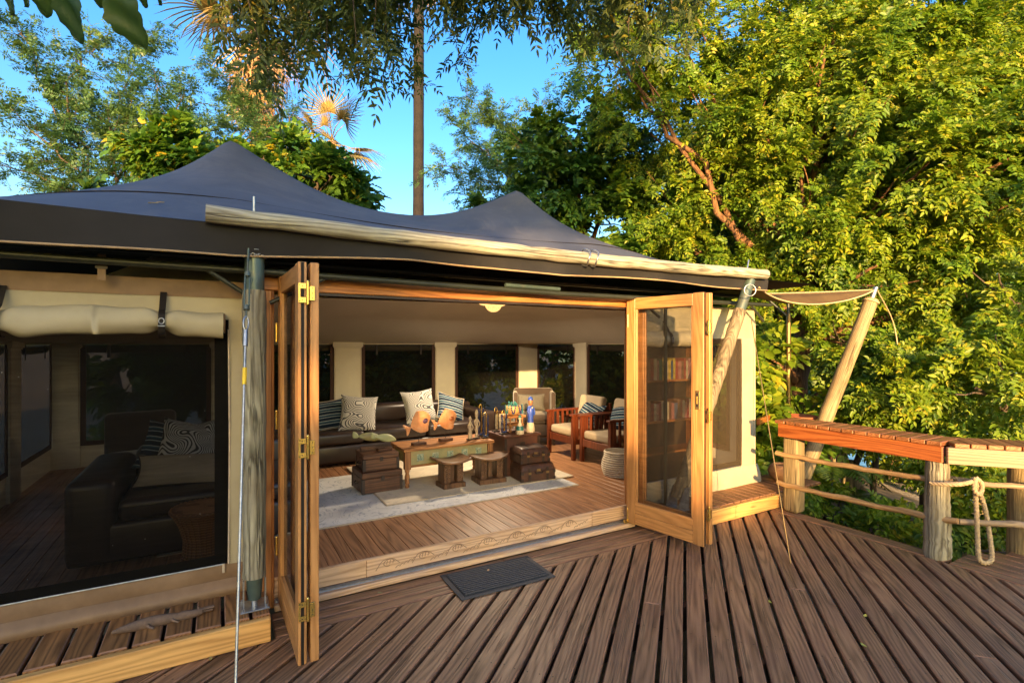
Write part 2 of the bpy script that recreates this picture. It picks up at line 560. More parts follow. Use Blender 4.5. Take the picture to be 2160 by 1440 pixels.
def rug_mat(name, base, ink, amt):
    m, nt, bs = new_mat(name)
    c = coords(nt, (1, 1, 1))
    n0 = N(nt, 'ShaderNodeTexNoise', Scale=2.2, Detail=3.0, Distortion=1.0); nt.links.new(c, n0.inputs['Vector'])
    n1 = N(nt, 'ShaderNodeTexNoise', Scale=16.0, Detail=4.0, Roughness=0.7); nt.links.new(c, n1.inputs['Vector'])
    t = math_n(nt, 'FRACT', math_n(nt, 'MULTIPLY', n0.outputs[0], 13.0))
    l1 = ramp(nt, [(0.0, (1, 1, 1, 1)), (0.28, (0, 0, 0, 1))]); nt.links.new(t, l1.inputs[0])
    br = ramp(nt, [(0.42, (0, 0, 0, 1)), (0.56, (1, 1, 1, 1))]); nt.links.new(n1.outputs[0], br.inputs[0])
    k = math_n(nt, 'MULTIPLY', math_n(nt, 'MULTIPLY', l1.outputs[0], br.outputs[0]), amt)
    n2 = N(nt, 'ShaderNodeTexNoise', Scale=3.0, Detail=3.0); nt.links.new(c, n2.inputs['Vector'])
    b2 = ramp(nt, [(0.35, tuple(0.78 * x for x in base[:3]) + (1,)), (0.65, base)]); nt.links.new(n2.outputs[0], b2.inputs[0])
    nt.links.new(mix_c(nt, k, b2.outputs[0], ink), bs.inputs['Base Color'])
    bs.inputs['Roughness'].default_value = 0.95
    bs.inputs['Specular IOR Level'].default_value = 0.1
    w = N(nt, 'ShaderNodeTexNoise', Scale=120.0, Detail=2.0); nt.links.new(c, w.inputs['Vector'])
    bump(nt, bs, w.outputs[0], 0.5, 0.006)
    return m
# ---------------------------------------------------------------- the materials of the place
M = {}
M['deck'] = wood('deck_wood', (0.125, 0.064, 0.033, 1), (0.37, 0.205, 0.108, 1), 'x', 0.5, stain=(0.20, 0.095, 0.060, 1), stain_amt=0.45, var=0.28, bumpk=0.8, spec=0.5, cracks=0.75)
M['deck_edge'] = plain('worn_skylit_board_edge', (0.27, 0.135, 0.075, 1), 0.7, var=0.4, scale=9)  # worn edge tone, with skylight on the side faces put into it
M['ledge'] = wood('ledge_wood', (0.14, 0.058, 0.018, 1), (0.42, 0.195, 0.066, 1), 'x', 0.6, stain=(0.05, 0.03, 0.02, 1), stain_amt=0.5, var=0.4, bumpk=0.5)
M['fascia'] = wood('fascia_pine', (0.52, 0.26, 0.075, 1), (0.86, 0.50, 0.17, 1), 'x', 0.55, var=0.15, bumpk=0.3)
M['floor'] = wood('floor_wood', (0.20, 0.088, 0.038, 1), (0.46, 0.225, 0.105, 1), 'y', 0.42, var=0.16, bumpk=0.25, spec=0.5)
M['door'] = wood('door_teak', (0.40, 0.175, 0.055, 1), (0.64, 0.32, 0.115, 1), 'z', 0.4, stain=(0.24, 0.10, 0.035, 1), stain_amt=0.4, knots=False, var=0.15, bumpk=0.25, spec=0.5)
M['door_x'] = wood('door_teak_rail', (0.40, 0.175, 0.055, 1), (0.63, 0.315, 0.112, 1), 'x', 0.4, stain=(0.24, 0.10, 0.035, 1), stain_amt=0.4, knots=False, var=0.15, bumpk=0.25, spec=0.5)
M['frame_z'] = wood('frame_wood_upright', (0.30, 0.11, 0.030, 1), (0.58, 0.25, 0.078, 1), 'z', 0.45, knots=False, var=0.1, bumpk=0.2)
M['frame_x'] = wood('frame_wood_across', (0.34, 0.12, 0.030, 1), (0.64, 0.27, 0.080, 1), 'x', 0.45, knots=False, var=0.1, bumpk=0.2)
M['sill'] = wood('worn_sill_wood', (0.46, 0.26, 0.13, 1), (0.82, 0.55, 0.32, 1), 'x', 0.7, stain=(0.44, 0.38, 0.36, 1), stain_amt=0.45, var=0.2, bumpk=0.6)
M['carve'] = plain('carved_groove', (0.22, 0.13, 0.075, 1), 0.8)
M['log'] = wood('weathered_log', (0.20, 0.185, 0.13, 1), (0.58, 0.56, 0.44, 1), 'x', 0.75, stain=(0.14, 0.10, 0.07, 1), stain_amt=0.45, var=0.1, bumpk=1.0, grain=1.2, cracks=0.95)
M['post'] = wood('weathered_post', (0.15, 0.135, 0.09, 1), (0.46, 0.43, 0.32, 1), 'z', 0.75, stain=(0.12, 0.08, 0.05, 1), stain_amt=0.5, var=0.12, bumpk=1.0, grain=1.2, cracks=0.95)
M['greypost'] = wood('grey_slanting_post', (0.10, 0.080, 0.050, 1), (0.32, 0.25, 0.16, 1), 'z', 0.75, var=0.1, bumpk=1.0, grain=1.2, cracks=0.95)
M['pale_post'] = wood('pale_pole_wood', (0.17, 0.125, 0.062, 1), (0.37, 0.28, 0.15, 1), 'z', 0.65, stain=(0.13, 0.085, 0.045, 1), stain_amt=0.45, knots=True, var=0.1, bumpk=0.8, grain=1.2, cracks=0.9)
M['steel'] = plain('painted_steel', (0.085, 0.125, 0.115, 1), 0.38, 0.35, wear=(0.16, 0.11, 0.07, 1), wear_amt=0.35)
M['darksteel'] = plain('dark_frame_steel', (0.035, 0.040, 0.030, 1), 0.4, 0.2)
M['galv'] = plain('galvanised_metal', (0.42, 0.44, 0.47, 1), 0.38, 0.9, var=0.25, scale=30)
M['brass'] = plain('brass', (0.85, 0.58, 0.16, 1), 0.27, 0.95, var=0.2, scale=25)
M['canvas'] = cloth('khaki_canvas', (0.47, 0.415, 0.285, 1), (0.37, 0.32, 0.215, 1), 2.0, 0.62, crease=0.06, wb=0.25)
M['canvas_in'] = cloth('cream_canvas', (0.68, 0.63, 0.49, 1), (0.58, 0.53, 0.41, 1), 2.0, 0.8, trans=0.12)
M['liner'] = cloth('ceiling_liner', (0.56, 0.52, 0.45, 1), (0.49, 0.46, 0.39, 1), 1.2, 0.85, crease=0.03, wb=0.3)
M['brownhem'] = cloth('brown_vinyl_hem', (0.26, 0.165, 0.095, 1), (0.18, 0.11, 0.062, 1), 5.0, 0.5, crease=0.06, wb=0.3)
M['darkhem'] = cloth('dark_brown_hem', (0.055, 0.026, 0.018, 1), None, 5.0, 0.7)
M['webbing'] = cloth('black_webbing', (0.018, 0.014, 0.012, 1), None, 20.0, 0.6)
M['roof'] = cloth('charcoal_roof_canvas', (0.098, 0.110, 0.150, 1), (0.074, 0.084, 0.116, 1), 2.5, 0.72, weave=180.0, wb=0.45, crease=0.05, dust=(0.17, 0.165, 0.175, 1))
M['valance'] = cloth('shaded_valance_canvas', (0.030, 0.029, 0.031, 1), (0.022, 0.021, 0.023, 1), 2.5, 0.8)  # near black: shade on the hanging face is put into the colour
M['roof_under'] = cloth('roof_underside', (0.045, 0.038, 0.032, 1), None, 2.5, 0.8)
M['tan'] = cloth('tan_canvas', (0.16, 0.105, 0.05, 1), (0.11, 0.07, 0.035, 1), 2.5, 0.75, trans=0.12)
M['tanhem'] = cloth('tan_hem', (0.42, 0.29, 0.17, 1), None, 8.0, 0.7)
M['piping'] = cloth('cream_piping', (0.55, 0.45, 0.33, 1), None, 20, 0.8)
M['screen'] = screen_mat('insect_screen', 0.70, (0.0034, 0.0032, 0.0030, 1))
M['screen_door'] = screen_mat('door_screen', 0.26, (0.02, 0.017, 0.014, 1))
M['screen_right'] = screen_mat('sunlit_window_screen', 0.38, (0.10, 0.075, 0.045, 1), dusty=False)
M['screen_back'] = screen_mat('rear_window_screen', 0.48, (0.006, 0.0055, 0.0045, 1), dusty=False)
M['leather'] = plain('dark_leather', (0.030, 0.019, 0.015, 1), 0.34, 0, var=0.35, scale=7, bumpk=0.25)
M['leather_seam'] = plain('leather_piping', (0.010, 0.007, 0.006, 1), 0.45)
M['suede'] = cloth('brown_suede', (0.048, 0.034, 0.026, 1), (0.034, 0.024, 0.018, 1), 4.0, 0.9, sheen=0.3)
M['linen'] = cloth('cream_linen', (0.36, 0.30, 0.215, 1), (0.30, 0.24, 0.17, 1), 6.0, 0.9)
M['taupe'] = cloth('taupe_woven', (0.10, 0.095, 0.082, 1), (0.07, 0.066, 0.056, 1), 60.0, 0.9)
M['redwood'] = wood('red_hardwood', (0.065, 0.014, 0.006, 1), (0.17, 0.042, 0.016, 1), 'z', 0.32, knots=False, var=0.15, bumpk=0.15)
M['trunkwood'] = wood('old_trunk_wood', (0.055, 0.024, 0.014, 1), (0.175, 0.080, 0.042, 1), 'x', 0.5, stain=(0.03, 0.015, 0.012, 1), stain_amt=0.7, bumpk=0.5, var=0.3)
M['darktrim'] = plain('dark_trunk_trim', (0.030, 0.018, 0.014, 1), 0.5, var=0.3)
M['tablewood'] = wood('old_table_wood', (0.22, 0.085, 0.030, 1), (0.55, 0.26, 0.10, 1), 'x', 0.45, bumpk=0.4, var=0.2)
M['tableleg'] = wood('turned_leg_wood', (0.16, 0.065, 0.026, 1), (0.40, 0.19, 0.08, 1), 'z', 0.45, knots=False, bumpk=0.4, var=0.2)
M['apron'] = plain('green_distressed_paint', (0.32, 0.30, 0.15, 1), 0.75, var=0.2, scale=14, wear=(0.40, 0.27, 0.12, 1), wear_amt=0.8)
M['rosette'] = plain('verdigris_paint', (0.25, 0.33, 0.25, 1), 0.75, var=0.25, scale=40, wear=(0.55, 0.50, 0.36, 1), wear_amt=0.8)
M['chestred'] = plain('worn_red_brown_chest', (0.105, 0.038, 0.025, 1), 0.55, var=0.3, scale=7, wear=(0.045, 0.022, 0.015, 1), wear_amt=0.8)
M['stoolwood'] = wood('carved_stool_wood', (0.055, 0.027, 0.015, 1), (0.19, 0.10, 0.052, 1), 'z', 0.42, knots=False, bumpk=0.5, var=0.25)
M['stoolseat'] = wood('stool_seat_wood', (0.075, 0.036, 0.019, 1), (0.24, 0.125, 0.062, 1), 'x', 0.36, knots=False, bumpk=0.35, var=0.25)
M['case'] = plain('brown_case_leather', (0.060, 0.026, 0.016, 1), 0.45, var=0.4, scale=10, wear=(0.11, 0.045, 0.024, 1), wear_amt=0.6)
M['oldbrass'] = plain('dull_brass', (0.28, 0.19, 0.08, 1), 0.45, 0.7, var=0.3, scale=30)
M['terracotta'] = plain('pink_orange_stone', (0.74, 0.32, 0.14, 1), 0.6, var=0.18, scale=9, wear=(0.70, 0.45, 0.29, 1), wear_amt=0.7)
M['agate'] = plain('purple_agate', (0.13, 0.075, 0.14, 1), 0.25, var=0.4, scale=40)
M['amber'] = plain('amber_agate', (0.42, 0.14, 0.05, 1), 0.25, var=0.4, scale=40)
M['greenstone'] = plain('pale_green_stone', (0.40, 0.42, 0.22, 1), 0.5, var=0.18, scale=8, wear=(0.27, 0.22, 0.12, 1), wear_amt=0.6)
M['bone'] = plain('bleached_carving', (0.52, 0.42, 0.32, 1), 0.75, var=0.2, scale=30, wear=(0.25, 0.15, 0.11, 1), wear_amt=0.5)
M['bluebead'] = plain('dark_blue_bead', (0.020, 0.035, 0.13, 1), 0.25, var=0.3, scale=60)
M['tealbead'] = plain('teal_bead', (0.02, 0.16, 0.18, 1), 0.35, var=0.4, scale=60)
M['whitebead'] = plain('shell_white_bead', (0.62, 0.52, 0.40, 1), 0.45, var=0.25, scale=60)
M['gourd'] = plain('gourd_skin', (0.50, 0.29, 0.12, 1), 0.45, var=0.15)
M['bluedress'] = plain('blue_beadwork', (0.025, 0.07, 0.42, 1), 0.4, var=0.35, scale=120, bumpk=0.4)
M['facewood'] = plain('painted_face_wood', (0.30, 0.12, 0.06, 1), 0.5)
M['basket'] = stripes('pale_woven_basket', [(0.0, (0.45, 0.38, 0.28, 1)), (0.3, (0.72, 0.63, 0.48, 1)), (0.85, (0.34, 0.27, 0.20, 1))], 42.0, 2, 0.9, 0.35)
M['wicker'] = stripes('brown_wicker', [(0.0, (0.16, 0.075, 0.032, 1)), (0.5, (0.30, 0.15, 0.065, 1)), (0.85, (0.06, 0.026, 0.012, 1))], 55.0, 2, 0.6, 0.3)
M['stripe'] = stripes('indigo_stripe_cloth', [(0.0, (0.010, 0.022, 0.045, 1)), (0.34, (0.30, 0.36, 0.38, 1)), (0.44, (0.012, 0.030, 0.060, 1)), (0.64, (0.05, 0.115, 0.16, 1)), (0.80, (0.45, 0.47, 0.45, 1)), (0.87, (0.010, 0.020, 0.04, 1))], 13.0, 2)
M['print'] = feather_print('fan_print_cloth', (0.56, 0.54, 0.50, 1), (0.08, 0.08, 0.09, 1), 70.0)
M['print2'] = feather_print('bold_fan_print_cloth', (0.50, 0.49, 0.47, 1), (0.03, 0.03, 0.035, 1), 110.0)
M['rug1'] = rug_mat('blue_grey_rug', (0.76, 0.76, 0.75, 1), (0.18, 0.23, 0.30, 1), 0.8)
M['rug2'] = rug_mat('cream_rug', (0.76, 0.67, 0.52, 1), (0.33, 0.33, 0.30, 1), 0.5)
M['mat'] = plain('black_rubber_mat', (0.055, 0.056, 0.060, 1), 0.75, var=0.3, scale=80, bumpk=0.4)
M['matpile'] = plain('mat_pile', (0.040, 0.042, 0.046, 1), 0.95, var=0.7, scale=160, bumpk=0.7)
M['rope'] = plain('manila_rope', (0.46, 0.34, 0.20, 1), 0.85, var=0.25, scale=40, bumpk=0.5)
M['railcap'] = wood('varnished_rail', (0.17, 0.042, 0.010, 1), (0.40, 0.125, 0.034, 1), 'x', 0.33, knots=True, var=0.2, bumpk=0.3, spec=0.55)
M['railslat'] = wood('varnished_slat', (0.15, 0.055, 0.020, 1), (0.36, 0.15, 0.058, 1), 'x', 0.4, knots=False, var=0.3, bumpk=0.3)
M['railpole'] = wood('peeled_rail_pole', (0.26, 0.15, 0.065, 1), (0.48, 0.31, 0.15, 1), 'x', 0.6, knots=True, var=0.2, bumpk=0.5)
M['greyrail'] = wood('grey_rail_wood', (0.20, 0.14, 0.085, 1), (0.40, 0.29, 0.19, 1), 'x', 0.65, knots=True, var=0.2, bumpk=0.4)
M['bark'] = wood('red_brown_bark', (0.075, 0.036, 0.017, 1), (0.27, 0.135, 0.062, 1), 'z', 0.85, knots=False, var=0.05, bumpk=0.9, grain=0.6)
M['twig'] = plain('twig_bark', (0.085, 0.060, 0.042, 1), 0.8, var=0.3)
M['palmbark'] = stripes('palm_trunk_bark', [(0.0, (0.022, 0.020, 0.022, 1)), (0.3, (0.028, 0.024, 0.026, 1)), (0.8, (0.018, 0.016, 0.018, 1))], 2.0, 2, 0.9, 2.5)
M['palmwarm'] = stripes('fibrous_palm_bark', [(0.0, (0.30, 0.19, 0.12, 1)), (0.4, (0.42, 0.27, 0.17, 1)), (0.8, (0.18, 0.11, 0.07, 1))], 4.0, 2, 0.9, 0.9)
M['reed'] = plain('dry_reed', (0.34, 0.25, 0.13, 1), 0.8, var=0.3, scale=9)
M['croc'] = plain('grey_carved_wood', (0.15, 0.095, 0.065, 1), 0.75, var=0.3, scale=25, bumpk=0.5)
M['pot'] = plain('rusty_planter', (0.30, 0.085, 0.032, 1), 0.75, var=0.3, scale=15)
M['clay'] = plain('earthen_pot', (0.28, 0.15, 0.075, 1), 0.8, var=0.25, scale=12)
M['yellowtape'] = plain('yellow_tape', (0.80, 0.55, 0.02, 1), 0.5)
M['dirt'] = plain('leaf_litter_soil', (0.20, 0.145, 0.085, 1), 0.95, var=0.5, scale=3, bumpk=0.6)
M['walk'] = wood('grey_boardwalk', (0.22, 0.19, 0.165, 1), (0.44, 0.39, 0.35, 1), 'x', 0.8, knots=False, var=0.3)
LEAF = {}
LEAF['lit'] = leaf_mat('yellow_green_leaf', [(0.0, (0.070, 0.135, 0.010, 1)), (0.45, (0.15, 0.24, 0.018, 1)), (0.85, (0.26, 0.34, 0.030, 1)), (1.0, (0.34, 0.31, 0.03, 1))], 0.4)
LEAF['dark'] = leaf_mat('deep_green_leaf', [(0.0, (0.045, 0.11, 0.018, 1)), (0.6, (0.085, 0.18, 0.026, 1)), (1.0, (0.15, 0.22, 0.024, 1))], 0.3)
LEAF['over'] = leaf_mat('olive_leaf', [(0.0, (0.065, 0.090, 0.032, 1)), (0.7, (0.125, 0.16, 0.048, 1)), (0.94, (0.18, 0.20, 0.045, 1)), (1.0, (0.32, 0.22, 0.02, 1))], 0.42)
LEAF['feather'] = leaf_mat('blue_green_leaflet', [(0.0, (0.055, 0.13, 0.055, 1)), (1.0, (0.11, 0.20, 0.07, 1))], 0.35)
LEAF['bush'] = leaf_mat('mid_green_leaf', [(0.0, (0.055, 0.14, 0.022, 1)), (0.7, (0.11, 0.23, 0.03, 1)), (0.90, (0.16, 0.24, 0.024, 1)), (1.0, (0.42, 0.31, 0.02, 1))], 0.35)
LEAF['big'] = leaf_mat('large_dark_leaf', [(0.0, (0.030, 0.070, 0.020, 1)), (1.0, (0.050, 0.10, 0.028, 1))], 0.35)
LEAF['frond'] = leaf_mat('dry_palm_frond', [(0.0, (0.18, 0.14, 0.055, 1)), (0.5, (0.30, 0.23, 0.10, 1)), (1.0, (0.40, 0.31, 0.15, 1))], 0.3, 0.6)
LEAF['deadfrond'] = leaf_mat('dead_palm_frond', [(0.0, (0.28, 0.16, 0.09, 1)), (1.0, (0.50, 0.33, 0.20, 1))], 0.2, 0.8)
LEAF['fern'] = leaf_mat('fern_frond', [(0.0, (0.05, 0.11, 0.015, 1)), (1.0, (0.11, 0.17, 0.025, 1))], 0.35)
# ---------------------------------------------------------------- ground and water
def ground_h(x, y):
    h = -0.75
    t = max(0.0, min(1.0, (x - 5.5) / 6.0)) * max(0.0, min(1.0, (y + 4) / 8.0))
    h -= 1.3 * t * t * (3 - 2 * t)
    h += 0.06 * math.sin(x * 1.3) * math.cos(y * 1.1)
    return h

g = MB()
xs = [-300, -120, -50, -25] + [i * 1.0 for i in range(-16, 25)] + [35, 60, 120, 300]
ys = [-300, -120, -50, -25] + [i * 1.0 for i in range(-14, 31)] + [45, 80, 150, 400]
gv = [(x, y, ground_h(x, y)) for x in xs for y in ys]
gf = [(i * len(ys) + j, (i + 1) * len(ys) + j, (i + 1) * len(ys) + j + 1, i * len(ys) + j + 1) for i in range(len(xs) - 1) for j in range(len(ys) - 1)]
g.add(gv, gf, True)
tag(g.build('ground', M['dirt']), 'dark leaf strewn soil under and around the deck', 'ground', kind='structure')

wm, nt, bs = new_mat('river_water')
bs.inputs['Base Color'].default_value = (0.02, 0.05, 0.06, 1)
bs.inputs['Roughness'].default_value = 0.08
wnz = N(nt, 'ShaderNodeTexNoise', Scale=2.5, Detail=4.0); nt.links.new(coords(nt, (1, 1, 1)), wnz.inputs['Vector']); bump(nt, bs, wnz.outputs[0], 0.25, 0.05)
w = MB(); w.add([(7, -60, -1.72), (300, -60, -1.72), (300, 300, -1.72), (7, 300, -1.72)], [(0, 1, 2, 3)])
tag(w.build('river', wm), 'blue river water glinting between the leaves beyond the railing', 'river', kind='structure')

# ---------------------------------------------------------------- planked decks
nail_pts = []

def plank(parent, poly_uv, ang, z0, z1, mat, name='plank', ch=0.006, zj=0.0015, lab=None):
    """one board: a convex polygon in the tent frame, its grain along ang (degrees from U)"""
    if len(poly_uv) < 3: return None
    a = R(ang)
    ca, sa = math.cos(a), math.sin(a)
    cx = sum(p[0] for p in poly_uv) / len(poly_uv); cy = sum(p[1] for p in poly_uv) / len(poly_uv)
    loc = [((p[0] - cx) * ca + (p[1] - cy) * sa, -(p[0] - cx) * sa + (p[1] - cy) * ca) for p in poly_uv]
    m = MB(); dz = random.uniform(-zj, zj)
    m.prism(loc, z0, z1 + dz, ch)
    tl = random.uniform(-0.0006, 0.0006)
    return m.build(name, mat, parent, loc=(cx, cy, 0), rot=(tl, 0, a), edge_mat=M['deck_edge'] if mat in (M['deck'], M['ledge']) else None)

def rect(u0, u1, v0, v1): return [(u0, v0), (u1, v0), (u1, v1), (u0, v1)]

deck = tag(empty('deck', (0, 0, 0), R(30)), 'brown weathered timber deck with diagonal boards and wide dark gaps', 'deck', kind='structure')
DU, DV = math.cos(R(41.35)), math.sin(R(41.35))
PITCH, BW = 0.131, 0.1075
rs = random.Random(3)
for k in range(-44, 22):
    c0, c1 = k * PITCH + (PITCH - BW) / 2, (k + 1) * PITCH - (PITCH - BW) / 2
    poly = rect(-3.4, 4.775, -1.6, 3.155)
    poly = clip(poly, DV, -DU, -c0)          # w >= c0 with w = -U*DV + V*DU
    poly = clip(poly, -DV, DU, c1)
    if len(poly) < 3: continue
    ts = [p[0] * DU + p[1] * DV for p in poly]
    t0, t1 = min(ts), max(ts)
    # keep only what can be seen: in front of the camera
    cuts = []
    if t1 - t0 > 2.2 and rs.random() < 0.32: cuts = [rs.uniform(t0 + 0.8, t1 - 0.6)]
    segs = [t0 - 1] + cuts + [t1 + 1]
    for s0, s1 in zip(segs[:-1], segs[1:]):
        q = clip(clip(poly, -DU, -DV, -(s0 + 0.0015)), DU, DV, s1 - 0.0015)
        if len(q) < 3: continue
        if max((uv(*p).y for p in q)) < 0.9: continue
        plank(deck, q, 41.35, -0.034, 0.0, M['deck'])
        for t in np.arange(math.ceil(s0 / 0.62) * 0.62, s1, 0.62):
            for wv_ in (c0 + 0.022, c1 - 0.022):
                tt = t + rs.uniform(-0.012, 0.012)
                U_, V_ = tt * DU - wv_ * DV, tt * DV + wv_ * DU
                if -3.3 < U_ < 4.7 and -1.5 < V_ < 3.1: nail_pts.append((U_, V_))
for v0, v1 in ((3.168, 3.250), (3.262, 3.354), (3.366, 3.452)):
    for a_, b_ in ((0.29, 1.9), (1.905, 3.56)):
        plank(deck, rect(a_, b_, v0, v1), 0, -0.034, 0.001, M['deck'])
for a_, b_ in ((1.74, 3.14),):
    plank(deck, rect(4.80, 4.93, a_, b_), 90, -0.034, 0.001, M['deck'])
for i in range(18):                          # second deck bay past the corner post, boards run inwards
    u0 = 4.795 + i * 0.117
    vt = 1.70 - (u0 - 5.05) * 0.45 if u0 > 5.05 else 1.70
    plank(deck, rect(u0, u0 + 0.108, -0.6, vt), 90, -0.034, 0.0, M['deck'])
jm = MB()
for v in np.arange(-1.4, 3.2, 0.62):
    jm = MB().box(-3.4, 4.9 if v > -0.3 else 6.6, v - 0.025, v + 0.025, -0.19, -0.036)
    jm.build('joist', M['darktrim'], deck)
MB().box(4.93, 4.955, 1.74, 3.14, -0.2, -0.004).build('edge_board', M['ledge'], deck)
nm = MB()
for (a_, b_) in nail_pts:
    r_ = 0.0042
    nm.add([(a_ + r_ * math.cos(t), b_ + r_ * math.sin(t), 0.0022) for t in np.arange(6) * math.pi / 3], [tuple(range(6))])
tag(nm.build('nail_heads', M['darktrim'], deck), kind='stuff')

# raised ledges left and right of the doors
def ledge(name, label, u0, u1, z1, fasc_u1):
    L = tag(empty(name, (0, 0, 0), R(30)), label, 'ledge', kind='structure')
    u = u0
    while u < u1 - 0.05:
        wd = 0.088 if u0 > 1 else 0.118
        plank(L, rect(u, min(u + wd, u1), 3.175, 3.68 if u < 0.2 or u > 3.6 else 3.54), 90, z1 - 0.03, z1, M['ledge'])
        u += wd + (0.010 if u0 > 1 else 0.018)
    f = MB().bbox(-(fasc_u1 - u0) / 2, (fasc_u1 - u0) / 2, -0.02, 0.02, 0.002, z1 - 0.012, 0.004)
    f.build('fascia_board', M['fascia'], L, loc=((u0 + fasc_u1) / 2, 3.152, 0))
    MB().box(u0, u1, 3.4, 3.44, 0.0, z1 - 0.034).build('bearer', M['darktrim'], L)
    return L
ledge('side_ledge', 'raised plank ledge with pale fascia below the screened window', -2.0, 0.262, 0.142, 0.262)
ledge('corner_ledge', 'raised plank ledge beyond the open folding door by the railing', 3.60, 5.75, 0.142, 5.0)

# the inside floor
floor = tag(empty('floor', (0, 0, 0), R(30)), 'brown tongue and groove boards inside the tent', 'floor', kind='structure')
u = -1.72
while u < 5.15:
    plank(floor, rect(u, u + 0.0925, 3.585, 8.05), 0, 0.13, 0.16, M['floor'], ch=0.0025, zj=0.0005)
    u += 0.095
MB().box(-1.72, 5.2, 3.60, 8.05, 0.10, 0.128).build('subfloor', M['darktrim'], floor)

# ---------------------------------------------------------------- the tent
TC = (1.72, 5.8)
tent = tthing('safari_tent', 'large khaki safari tent with charcoal two peaked roof and open timber doors', 'tent', TC[0], TC[1], 0.0)
TO = (TC[0], TC[1], 0.0)
def tp(mb, name, mat, parent=tent, off=TO): return mb.build(name, mat, parent, off=off if parent is tent else (0, 0, 0))
def tsub(mb, name, mat, parent): return mb.build(name, mat, parent, off=TO)

UL, UR, VF, VB = -1.70, 5.15, 3.57, 8.0
PA, PB = 0.14, 3.42
def roof_z(U, V, ze=2.302, zp=3.74, zs=3.16, e=(-2.15, 5.62, 3.2, 8.4), vc=5.8, p0=1.15, p1=1.80):
    lv = (vc - e[2]) if V < vc else (e[3] - vc)
    dv = abs(V - vc) / lv
    if PA <= U <= PB:
        s = (U - (PA + PB) / 2) / ((PB - PA) / 2)
        zr = zs + (zp - zs) * abs(s) ** 2.1
        d = math.sqrt(dv * dv + 0.0005 * s ** 8)
        p = s * s
    else:
        du = (PA - U) / (PA - e[0]) if U < PA else (U - PB) / (e[1] - PB)
        d = (abs(du) ** 2.6 + dv ** 2.6) ** (1 / 2.6)
        d = math.sqrt(d * d + 0.0005)
        zr, p = zp, 1.0
    q = max(0.0, 1 - min(d, 1))
    a = 0.82 - 0.14 * p
    return ze + (zr - ze) * (a * q + (1 - a) * q ** (1.5 + 3.0 * p))

# outer roof skin: top and a slightly lower underside
def roof_fn(dz, e=(-2.15, 5.62, 3.2, 8.4)):
    def fn(a, b):
        # finer sampling by the peaks
        U = e[0] + (e[1] - e[0]) * a
        V = e[2] + (e[3] - e[2]) * b
        sag = -0.018 * math.sin(math.pi * ((U - 0.2) / 4.3)) if V < 3.25 else 0.0
        wr = 0.006 * math.sin(U * 3.1 + V * 2.2) * math.sin(V * 2.7)
        return (U, V, roof_z(U, V) + dz + sag + wr)
    return fn
rf = MB(); rf.grid(roof_fn(0), 130, 90)
roof = tp(rf, 'roof', M['roof'])
ru = MB(); ru.grid(roof_fn(-0.012), 60, 44)
tsub(ru, 'roof_underside', M['roof_under'], roof)
def on_roof(pts, r_, name, mat):
    mb = MB(); mb.tube([(p[0], p[1], roof_z(*p) + 0.001) for p in pts], r_, 6)
    return tsub(mb, name, mat, roof)
def seam(fn, n=60, r_=0.0045): on_roof([fn(i / n) for i in range(n + 1)], r_, 'seam', M['webbing'])
seam(lambda t: (-2.1 + 7.6 * t, 4.35 + 0.10 * math.cos(4 * math.pi * t)))
# valance along the front eave and its hem
def val_bot(U): return 2.135 + 0.008 * math.sin(U * 2.3 + 0.8) + 0.065 * min(1, max(0, U - 0.1) / 1.0) - 0.02 * max(0, 1 - abs(U - 2.3) / 0.6)
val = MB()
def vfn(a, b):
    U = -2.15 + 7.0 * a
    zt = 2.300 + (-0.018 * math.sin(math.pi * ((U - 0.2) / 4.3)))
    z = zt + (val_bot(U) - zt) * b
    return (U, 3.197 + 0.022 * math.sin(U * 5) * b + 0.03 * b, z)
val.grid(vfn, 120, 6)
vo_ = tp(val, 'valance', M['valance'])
hem = MB(); hem.tube([Vector(vfn(i / 120, 1.0)) + Vector((0, -0.004, 0)) for i in range(121)], 0.0065, 6)
tsub(hem, 'hem', M['tanhem'], vo_)

# right hand wing of canvas pulled out to the leaning pole
TIP = (6.80, 3.12, 2.30)
wg = MB()
A0, A1 = Vector((4.70, 3.2, 2.22)), Vector((5.6, 5.2, 2.36))
def wfn(a, b):
    e0 = A0.lerp(A1, b)
    tip = Vector(TIP)
    p = e0.lerp(tip, a)
    pinch = 4 * a * (1 - a)
    mid = (A0.lerp(A1, 0.45)).lerp(tip, a)
    p = p.lerp(mid, 0.28 * pinch)
    p.z -= 0.17 * pinch * (1 - 0.95 * b) + 0.03 * math.sin(b * 9) * pinch
    return p[:]
wg.grid(wfn, 24, 10)
wing = tp(wg, 'corner_wing', M['tan'])
for b_ in (0.0, 1.0):
    tsub(MB().tube([Vector(wfn(i / 24, b_)) for i in range(25)], 0.009, 6), 'rope_edge', M['rope'], wing)

# ceiling liner
def ceil_fn(a, b):
    U = UL + (UR - UL) * a; V = VF + 0.02 + (VB - VF - 0.02) * b
    z = roof_z(U, V, 1.66, 3.15, 2.78, (UL, UR, VF - 0.9, VB), 5.75, 1.05, 1.35)
    return (U, V, z)
cl = MB(); cl.grid(ceil_fn, 60, 44, flip=True)
tp(cl, 'ceiling_liner', M['liner'])

# walls: back, right, left with columns and screened windows
def wall_seg(horizontal, fixed, a0, a1, z0, z1, th=0.012, side=0.0):
    m = MB()
    if horizontal: m.box(a0, a1, fixed + side, fixed + side + th, z0, z1)
    else: m.box(fixed + side, fixed + side + th, a0, a1, z0, z1)
    return m

